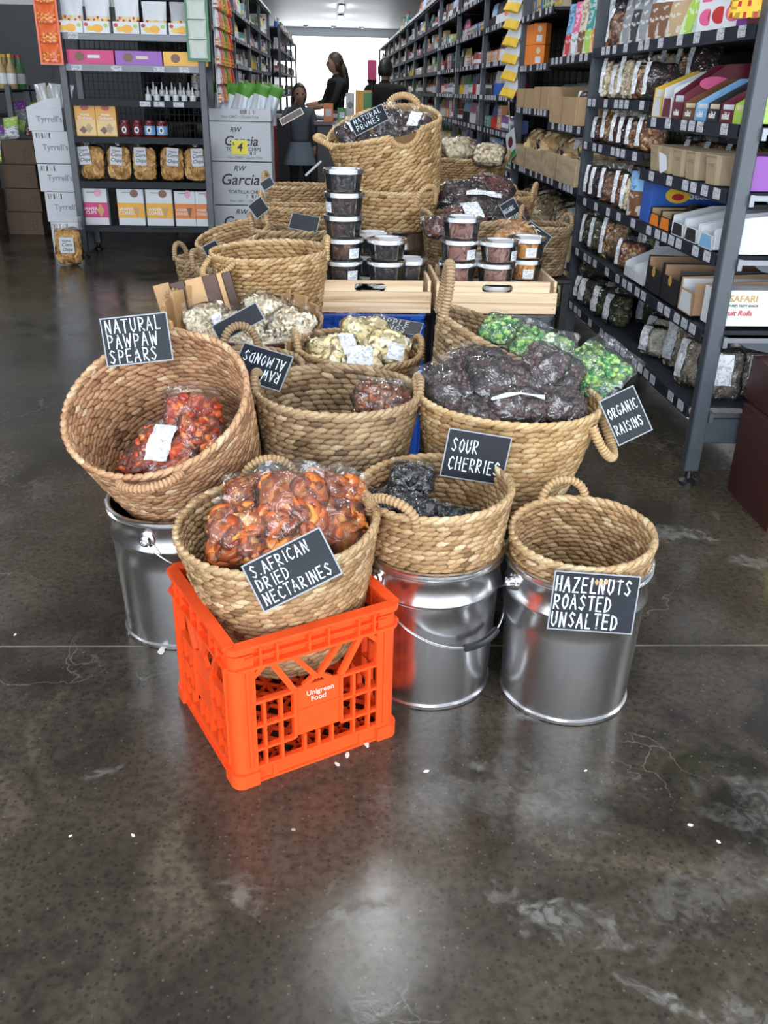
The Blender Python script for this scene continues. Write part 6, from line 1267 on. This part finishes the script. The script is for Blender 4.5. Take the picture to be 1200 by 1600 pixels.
# ------------------------------------------------------------------ carton stacks
BARS = print_mat('barcode_print', (.70, .72, .76), (.03, .03, .03), 260, 6, .5)
for i, (x, z, lb) in enumerate(((-2.105, .0, 'bottom'), (-2.12, .235, 'second from bottom'), (-2.135, .46, 'middle'), (-2.15, .665, 'second from top'), (-2.17, .895, 'top'))):
    H_ = (.232, .222, .20, .228, .16)[i]; t = printed_box('white_carton', f'white crisp carton in the stack left of the end unit, {lb}', 'carton', .26, .36, H_, (x + (.0 if i != 2 else -.01), 7.60, z), 0, WHITEC, [(BARS, -.11, .02, H_ - .05, H_ - .012)] if i not in (4,) else [], [("Tyrrell's", .058, .03, H_ * .5, GREYINK)])
    if i == 4: put('raised_flap', MB().poly([(-.13, 0), (.13, 0), (.13, .07), (.02, .06), (-.13, .0)], .002, 0, Matrix.Translation((0, -.178, H_)) @ Matrix.Rotation(PI / 2, 4, 'X')).mesh('raised_flap'), WHITEC, t)
for i, x in enumerate((-2.19, -2.12, -2.05)): pouch('crisp_packet', f'silver crisp packet standing in the top white carton, {("left", "middle", "right")[i]}', 'packet', .09, .22, .05, (x, 7.55, 1.0), rotm(-5, (-8, 3, 10)[i], 0), mat('silver_foil', (.55, .57, .60), .25, .3), cm('maroon') if i == 2 else mat('silver_foil'), .2)
GW = .47
for i, (z, H_) in enumerate(((0, .06), (.0, .0), (.065, .305), (.375, .32), (.70, .0), (.70, .285))):
    if H_ == 0: continue
    nm_ = {0: 'flattened white carton at the foot', 2: 'lower full', 3: 'upper full', 5: 'open topped'}[i]
    if i == 0: printed_box('white_carton', 'bottom white carton edge under the tortilla chip stack', 'carton', GW, .36, .062, (-.725, 7.68, 0), 0, WHITEC); continue
    zt = {2: .065, 3: .375, 5: .70}[i]
    tx = [('TORTILLA CHIPS', .036, .02, H_ * .30, INK, 0), ('Non-GMO \u2022 Gluten Free', .026, .03, H_ * .09, GREYINK, 0)]
    if i == 5: tx = [('RW', .05, -.04, H_ - .06, INK, .3), ('Garcia', .10, .0, H_ * .50, INK, .25)] + tx
    else: tx = [('RW', .055, -.02, H_ - .05, INK, .3), ('Garcia', .115, -.02, H_ * .58, INK, .25)] + tx
    t = printed_box('white_carton', f'white tortilla chip carton, {("lower", "middle", "uppermost")[{2: 0, 3: 1, 5: 2}[i]]} of the stack right of the end unit', 'carton', GW, .36, H_ - .003, (-.725, 7.68, zt), 0, WHITEC, [(BARS, .02, .14, H_ * .16, H_ * .24)], tx)
ot = printed_box('white_carton', 'cut down white carton on top holding green chip bags', 'carton', GW + .005, .37, .085, (-.722, 7.68, .987), 0, WHITEC, [(BARS, .0, .12, .05, .08)], [('Non-GMO \u2022 Gluten Free', .028, 0, .03, GREYINK)])
yt = thing('price_tag', 'yellow price tag taped on the tortilla chip carton', 'tag', (-.735, 7.492, .80)); put('card', MB().box((0, 0, 0), (.125, .002, .105)).mesh('card'), cm('yellow') if False else mat('tag_yellow', (.90, .80, .08), .5), yt); lettering('4', .085, yt, (.0, -.0018, 0), FACE_CAM, INK, .2); lettering('$', .03, yt, (-.045, -.0018, .025), FACE_CAM, INK)
for i in range(6): pouch('tortilla_chip_bag', f'pale chip bag with a green leafy top in the top carton, {("first", "second", "third", "fourth", "fifth", "sixth")[i]} from the left', 'packet', .13, .24, .07, (-.91 + i * .075, 7.62 + .02 * (i % 2), 1.02), rotm(-10, 14 + 4 * (i % 3), 0), mat('leaf_green_foil', (.05, .20, .015), .35), mat('pale_blue_foil', (.55, .62, .68), .3, .2), .62)
# dark brown cartons, bottom right
for i, (z, H_, dy, lb) in enumerate(((0, .312, 0, 'lower'), (.314, .145, .045, 'upper'))):
    t = printed_box('dark_carton', f'{lb} dark red-brown carton at the right edge by the shelving', 'carton', .40, .34, H_, (1.545 + .02 * i, 2.57 + dy, z), rad(-2), DKCARD)
    if i == 0:
        put('yellow_sticker', MB().box((-.13, -.1712, .17), (.062, .001, .11), rot=Matrix.Rotation(rad(14), 4, 'Y')).mesh('yellow_sticker'), mat('sticker_yellow', (.75, .80, .05), .5), t)
        put('round_stamp', MB().lathe([(.018, 0), (.018, .001)], 18, 0, Matrix.Translation((-.155, -.1705, .045)) @ Matrix.Rotation(PI / 2, 4, 'X')).mesh('round_stamp'), cm('cream'), t); lettering('16', .02, t, (-.13, -.173, .15), FACE_CAM, INK)
# ------------------------------------------------------------------ left background
ls = shelf_bay(1, -2.88, 8.55, 10.2, [(.95, 8.6, 10.1), (1.17, 8.6, 10.1)], 1.2, 'shaded shelf of green bottles against the dark partition at the far left', posts=(0, 1), back=False, depth=.4, tickets=False)
ls.location.x = -3.15
for i in range(9):
    for j in range(2):
        o = put('drink_bottle', proto('bottle', 'green' if j else 'gold'), None, None, (-3.1 + .08 * (i % 5), 8.7 + .11 * (i // 5) + .25 * j, 1.17), scale=1.15); tag(o, ('green' if j else 'amber') + ' drink bottle on the shaded shelf at the far left', 'bottle', ('green' if j else 'amber') + ' bottles at the far left')
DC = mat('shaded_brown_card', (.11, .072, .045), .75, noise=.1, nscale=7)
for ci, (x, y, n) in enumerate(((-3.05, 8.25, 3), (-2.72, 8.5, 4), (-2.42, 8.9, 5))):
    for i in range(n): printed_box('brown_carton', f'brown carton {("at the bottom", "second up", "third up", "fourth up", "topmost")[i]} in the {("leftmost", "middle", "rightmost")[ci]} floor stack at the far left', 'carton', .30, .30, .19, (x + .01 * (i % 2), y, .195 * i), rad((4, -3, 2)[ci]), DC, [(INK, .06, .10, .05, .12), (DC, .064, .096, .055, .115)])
for i in range(14):
    c1, c2 = rnd.choice([('lime', 'white'), ('purple', 'yellow'), ('gold', 'maroon'), ('cream', 'purple'), ('grey', 'lime')]); zz = .62 + .13 * (i // 5)
    pouch('crisp_packet', f'{c1} and {c2} snack packet heaped at the far left, {("front", "middle", "rear")[i // 5]} row, {("first", "second", "third", "fourth", "fifth")[i % 5]} along', 'packet', .14, .17, .06, (-3.02 + .12 * (i % 5), 8.15 + .13 * (i // 5) + .16 * (i % 5), .60 + .06 * (i // 5) + (.19 if i % 5 > 1 else 0) + (.19 if i % 5 > 3 else 0)), rotm(-20, rnd.uniform(-20, 20), rnd.uniform(-20, 20)), cm(c1), cm(c2), .5)
    # label kept per row; groups tell runs apart
# ------------------------------------------------------------------ counter and far aisle
ct = thing('counter', 'dark serving counter across the far aisle behind the leaning basket', 'counter', (.42, 10.3, 0)); put('body', MB().box((0, 0, .44), (1.2, .55, .88), bev=.005).mesh('body'), mat('dark_counter', (.03, .028, .03), .4), ct); put('top', MB().box((0, 0, .90), (1.26, .62, .04), bev=.004).mesh('top'), mat('counter_top', (.07, .05, .05), .35), ct)
for x, w_, h_, c, lb, z_ in ((-.06, .10, .17, 'orange', 'orange box on the counter', .92), (.08, .09, .13, 'green', 'green box on the counter', .92), (.19, .14, .06, 'yellow', 'low yellow box on the counter', .92), (.33, .12, .11, 'red', 'red box on the counter', .92), (.47, .12, .13, 'orange', 'second orange box on the counter, right side', .92), (.02, .16, .10, 'maroon', 'maroon box at the left end of the counter', .92)):
    printed_box('product_box', lb, 'box', w_, .10, h_, (x, 10.12 if c != 'maroon' else 10.36, z_), 0, cm(c), [(cm('white'), -w_ * .3, w_ * .3, h_ * .3, h_ * .7)])
printed_box('product_box', 'tall white box with a dark picture on the counter', 'box', .09, .08, .27, (.17, 10.38, .92), 0, cm('white'), [(cm('grey'), -.03, .03, .12, .19, 12)])
printed_box('product_box', 'tall amber box with green side on the counter', 'box', .17, .10, .30, (.31, 10.42, .92), 0, mat('pack_amber'), [(cm('green'), .0, .085, .02, .28)])
dk = thing('checkout_desk', 'long dark checkout desk in front of the bright far window', 'desk', (.1, 14.2, 0)); put('body', MB().box((0, 0, .42), (2.0, .7, .84), bev=.005).mesh('body'), mat('dark_counter'), dk); put('top', MB().box((0, 0, .86), (2.1, .78, .04), bev=.004).mesh('top'), cm('white'), dk)
st_ = thing('lollipop_stand', 'black stand of pink striped sticks on the counter', 'stand', (.40, 10.42, .92)); put('pole', MB().lathe([(.035, 0), (.035, .30), (.02, .32), (.02, .36)], 12).mesh('pole', True), BLACK, st_)
put('holder', MB().lathe([(.04, .36), (.055, .40)], 12).mesh('holder', True), BLACK, st_)
for i in range(5): put('stick', MB().lathe([(.013, 0), (.013, .19), (.006, .2)], 8).mesh('stick', True), cm('pink'), st_, (-.035 + .0175 * i, .01 * (i % 2), .39))
for i in range(5):
    crate('milk_crate', f'dark red plastic crate left of the child, {("bottom", "second", "third", "fourth", "top")[i]} of its stack', (-.72, 9.3, .18 * i), rad(3), REDC, .33, .178)
for i in range(2):
    for j in range(2): printed_box('white_carton', f'white printed carton, {("lower", "upper")[i]} {("left", "right")[j]}, above the red crates', 'carton', .16, .25, .17, (-.80 + .165 * j, 9.3, .90 + .172 * i), 0, WHITEC, [(cm('green'), -.03, .03, .04, .08, 10), (INK, -.04, .04, .10, .12)])
cl = thing('clothes_pile', 'heap of grey clothing beside the distant window', 'clothes', (-.62, 15.0, .55))
for i in range(5):
    v, f = ell(10); me = np_mesh('garment', v * np.array([.16, .12, .05]) + np.sin(v[:, [1, 2, 0]] * 4) * .02, f); put('garment', me, mat('grey_cloth', (.20, .24, .30), .9), cl, (rnd.uniform(-.04, .04), 0, .06 * i), (0, 0, i))
put('stool', MB().box((0, 0, -.28), (.34, .34, .5)).mesh('stool'), cm('white'), cl)

# ------------------------------------------------------------------ people
def grow(name, joints, edges, m_, parent=None, sub=2):
    me = bpy.data.meshes.new(name); me.from_pydata([j[0] for j in joints], edges, []); o = bpy.data.objects.new(name, me); C.objects.link(o)
    sk = o.modifiers.new('skin', 'SKIN'); sk.use_smooth_shade = True
    for i, j in enumerate(joints): r = j[1]; me.skin_vertices[0].data[i].radius = r if hasattr(r, '__len__') else (r, r)
    me.skin_vertices[0].data[0].use_root = True; ss = o.modifiers.new('sub', 'SUBSURF'); ss.levels = sub; ss.render_levels = sub
    dg = bpy.context.evaluated_depsgraph_get(); m2 = bpy.data.meshes.new_from_object(o.evaluated_get(dg)); bpy.data.objects.remove(o)
    m2.polygons.foreach_set('use_smooth', [True] * len(m2.polygons)); return put(name, m2, m_, parent)
def hand(parent, wrist, d, side, m_, s=1.0):
    """palm with four unequal bent fingers and a thumb"""
    wrist, d = Vector(wrist), Vector(d).normalized(); up = Vector((0, 0, 1)); sd = d.cross(up).normalized() * side; up = sd.cross(d) * side
    pm = wrist + d * .085 * s
    grow('palm', [(wrist, .022 * s), (wrist + d * .045 * s, (.036 * s, .016 * s)), (pm, (.036 * s, .013 * s))], [(0, 1), (1, 2)], m_, parent, 1)
    for i, L_ in enumerate((.062, .070, .066, .052)):
        b = pm - d * .01 + sd * (.026 - .0175 * i) * s; k = b + d * L_ * .55 * s - up * .008 * s; e = k + d * L_ * .42 * s - up * .018 * s; grow('finger', [(b, .0085 * s), (k, .008 * s), (e, .0065 * s)], [(0, 1), (1, 2)], m_, parent, 1)
    b = wrist + d * .03 * s + sd * .028 * s; k = b + d * .03 * s + sd * .022 * s; grow('thumb', [(b, .011 * s), (k, .0095 * s), (k + d * .03 * s, .008 * s)], [(0, 1), (1, 2)], m_, parent, 1)
def head(parent, c, s, yaw, skin, hair, long=False, m_eye=INK):
    """c: centre of the skull; s: head height / 0.23; yaw: heading, 0 faces -Y"""
    n1, n2 = 28, 20; V = []; F = []
    for i in range(n2 + 1):
        ph = PI * i / n2; zz = math.cos(ph)
        for j in range(n1):
            a = 2 * PI * j / n1; x, y = math.sin(ph) * math.sin(a), -math.sin(ph) * math.cos(a); jaw = 1 - .30 * max(0, -zz) ** 1.3; X, Y, Z_ = x * .078 * jaw, y * .098 * (1 - .12 * max(0, -zz)), zz * .118
            if y < -.6: Y -= .020 * math.exp(-((x / .16) ** 2) - ((zz + .12) / .16) ** 2) + .006 * math.exp(-((x / .3) ** 2) - ((zz + .55) / .1) ** 2) + .008 * math.exp(-((x / .4) ** 2) - ((zz + .85) / .15) ** 2); Y += .008 * math.exp(-(((abs(x) - .36) / .14) ** 2) - ((zz - .06) / .10) ** 2)
            V.append((X, Y, Z_))
    for i in range(n2):
        for j in range(n1): F.append((i * n1 + j, i * n1 + (j + 1) % n1, (i + 1) * n1 + (j + 1) % n1, (i + 1) * n1 + j))
    h = put('head', np_mesh('head', np.array(V) * s, [np.array(F)]), skin, parent, c, (0, 0, yaw))
    for sx in (-1, 1):
        put('eye', MB().lathe([(.001, -.010), (.009, -.006), (.011, 0), (.009, .006), (.001, .010)], 10, 0, Matrix.Translation((sx * .030 * s, -.083 * s, .008 * s))).mesh('eye', True), m_eye, h)
        v, f = ell(8); put('ear', np_mesh('ear', v * np.array([.022, .008, .014]) * s, f), skin, h, (sx * .078 * s, .008 * s, 0), (0, PI / 2, 0))
    put('mouth', MB().box((0, -.098 * s, -.062 * s), (.040 * s, .006 * s, .007 * s), bev=.002).mesh('mouth'), mat('lips', (.30, .09, .07), .5), h)
    V = []; F = []; m1 = 32; lo = 2.35 if long else 2.15
    for i in range(17):
        ph = lo * i / 16
        for j in range(m1):
            a = 2 * PI * j / m1; fr_ = max(0, math.cos(a)) ; p2 = min(ph, lo - (lo - .85) * (fr_ ** .5)) if fr_ > 0 else ph; rip = 1 + .02 * math.sin(a * 14)
            V.append((math.sin(p2) * math.sin(a) * .089 * rip, -math.sin(p2) * math.cos(a) * .110 * rip + .004, math.cos(p2) * .130 * rip))
    for i in range(16):
        for j in range(m1): F.append((i * m1 + j, i * m1 + (j + 1) % m1, (i + 1) * m1 + (j + 1) % m1, (i + 1) * m1 + j))
    put('hair', np_mesh('hair', np.array(V) * s, [np.array(F)]), hair, h); return h
SKIN = mat('skin', (.46, .26, .18), .55); DSK = mat('skin_shaded', (.42, .24, .17), .55); HAIR = mat('dark_brown_hair', (.035, .018, .010), .5, bump=.5, bscale=70, stretch=(6, 6, .4)); HAIR2 = mat('black_hair', (.012, .010, .010), .5, bump=.5, bscale=70, stretch=(6, 6, .4))
BLK = mat('black_cloth', (.012, .012, .014), .85); GRC = mat('grey_knit', (.10, .12, .145), .9, noise=.1, nscale=60); SKT = mat('blue_grey_cloth', (.20, .25, .31), .85)
def person(label, x, y, ht, yaw, top, legs, skin, hair, arms, long=False, name='person', skirt=None, hair_fall=None, headyaw=0, wide=1.0):
    t = thing(name, label, 'person', (x, y, 0), (0, 0, yaw)); k = ht / 1.68; S_ = lambda *p: tuple(q * k for q in p)
    for s in (-1, 1):
        q = grow('leg', [(S_(s * .085, 0, .90), .085 * k), (S_(s * .09, -.01, .70), .082 * k), (S_(s * .095, -.02, .48), .058 * k), (S_(s * .10, .01, .30), .056 * k), (S_(s * .10, .02, .09), .038 * k)], [(0, 1), (1, 2), (2, 3), (3, 4)], legs, t)
        grow('shoe', [(S_(s * .10, .035, .045), .040 * k), (S_(s * .10, -.05, .040), .042 * k), (S_(s * .105, -.15, .030), .032 * k)], [(0, 1), (1, 2)], BLACK, t)
    J = [(S_(0, 0, .92), (.150 * k * wide, .105 * k)), (S_(0, 0, 1.05), (.135 * k * wide, .10 * k)), (S_(0, .005, 1.20), (.150 * k * wide, .105 * k)), (S_(0, .01, 1.33), (.155 * k * wide, .095 * k)), (S_(0, .01, 1.40), (.075 * k, .06 * k)), (S_(0, .0, 1.47), (.052 * k, .052 * k))]
    E_ = [(i, i + 1) for i in range(5)]
    for s, (el, wr) in zip((-1, 1), arms):
        n0 = len(J); J += [(S_(s * .175 * wide, .01, 1.36), .060 * k), (S_(*el), .046 * k), (tuple((Vector(S_(*el)) * .62 + Vector(S_(*wr)) * .38)), .038 * k)]; E_ += [(3, n0), (n0, n0 + 1), (n0 + 1, n0 + 2)]
        fa = grow('forearm', [(tuple((Vector(S_(*el)) * .66 + Vector(S_(*wr)) * .34)), .036 * k), (tuple((Vector(S_(*el)) * .4 + Vector(S_(*wr)) * .6)), .034 * k), (S_(*wr), .025 * k)], [(0, 1), (1, 2)], skin if top != GRC else top, t)
        hand(t, S_(*wr), Vector(wr) - Vector(el), s, skin, k)
    grow('body', J, E_, top, t); grow('neck', [(S_(0, .005, 1.42), .05 * k), (S_(0, 0, 1.50), .046 * k)], [(0, 1)], skin, t)
    head(t, Vector(S_(0, -.01, 1.565)), k * (1.0 if ht > 1.4 else 1.18), headyaw, skin, hair, long)
    if hair_fall: grow('long_hair', [(S_(*p), (r * k, r * k * .6)) for p, r in hair_fall], [(i, i + 1) for i in range(len(hair_fall) - 1)], hair, t)
    if skirt:
        V = []; F = []
        for i in range(8):
            for j in range(36): a = 2 * PI * j / 36; q = i / 7; r = (.135 + .085 * q) * (1 + .06 * q * math.sin(a * 9)); V.append(S_(r * 1.1 * math.cos(a), r * .85 * math.sin(a), .96 - .30 * q))
        for i in range(7):
            for j in range(36): F.append((i * 36 + j, i * 36 + (j + 1) % 36, (i + 1) * 36 + (j + 1) % 36, (i + 1) * 36 + j))
        put('skirt', np_mesh('skirt', np.array(V), [np.array(F)]), skirt, t)
    return t
person('woman with long dark hair and a black short sleeved top, side on, reaching forward', .02, 11.5, 1.60, rad(-78), BLK, BLK, SKIN, HAIR, (((-.22, -.10, 1.13), (-.10, -.36, 1.10)), ((.24, -.08, 1.12), (.06, -.38, 1.06))), True,
       hair_fall=[((0, .06, 1.60), .085), ((0, .10, 1.46), .105), ((-.02, .12, 1.34), .10), ((-.03, .12, 1.20), .06)], wide=1.35)
person('person in black with short dark hair seen from behind, head bent left', .585, 11.3, 1.54, rad(165), BLK, BLK, SKIN, HAIR2, (((-.26, -.08, 1.12), (-.14, -.30, 1.08)), ((.26, -.08, 1.12), (.14, -.30, 1.08))), False, headyaw=rad(-20), wide=1.3)
person('child in a grey jumper and pale blue skirt holding a hand over the face', -.36, 10.2, 1.25, rad(8), GRC, BLK, DSK, HAIR2, (((-.26, -.14, 1.16), (-.10, -.25, 1.44)), ((.22, .0, 1.14), (.20, -.06, .92))), True, name='child', skirt=SKT,
       hair_fall=[((.0, .07, 1.60), .09), ((.0, .10, 1.45), .10), ((.0, .11, 1.28), .06)])
# paper scraps and crumbs on the floor
for i, (px, py, s) in enumerate(((205, 988, .022), (252, 1018, .018), (572, 1163, .014), (543, 1180, .010), (527, 1195, .008), (666, 1206, .007), (208, 1306, .006), (1078, 1290, .007), (458, 1297, .005), (24, 992, .006), (1122, 1316, .006), (915, 1205, .005), (110, 1307, .004))):
    p = atz(px, py, 0); pts = [(s * rnd.uniform(.6, 1) * math.cos(a), s * .5 * rnd.uniform(.5, 1) * math.sin(a)) for a in np.linspace(0, 2 * PI, 8)[:-1]]
    o = put('paper_scrap', MB().poly(pts, .002).mesh('paper_scrap'), mat('white_scrap', (.75, .74, .70), .7) if i != 8 else cm('tan'), None, (p.x, p.y, .0005), (0, 0, rnd.uniform(0, 3)))
    tag(o, ('slim white paper scrap at the foot of the left pail', 'white paper scrap between the left pail and the orange crate', 'round white plastic bit at the right foot of the orange crate', 'white crumb right of the orange crate front', 'tiny white crumb in front of the orange crate', 'white crumb below the middle pail', 'lone white crumb on the floor at the left', 'white crumb on the floor at the right', 'small tan crumb on the floor in front', 'white speck by the floor joint at the left edge', 'white speck near the floor crack at the right', 'white speck below the right hand pail', 'tiny white speck at the far left of the floor')[i], 'scrap')
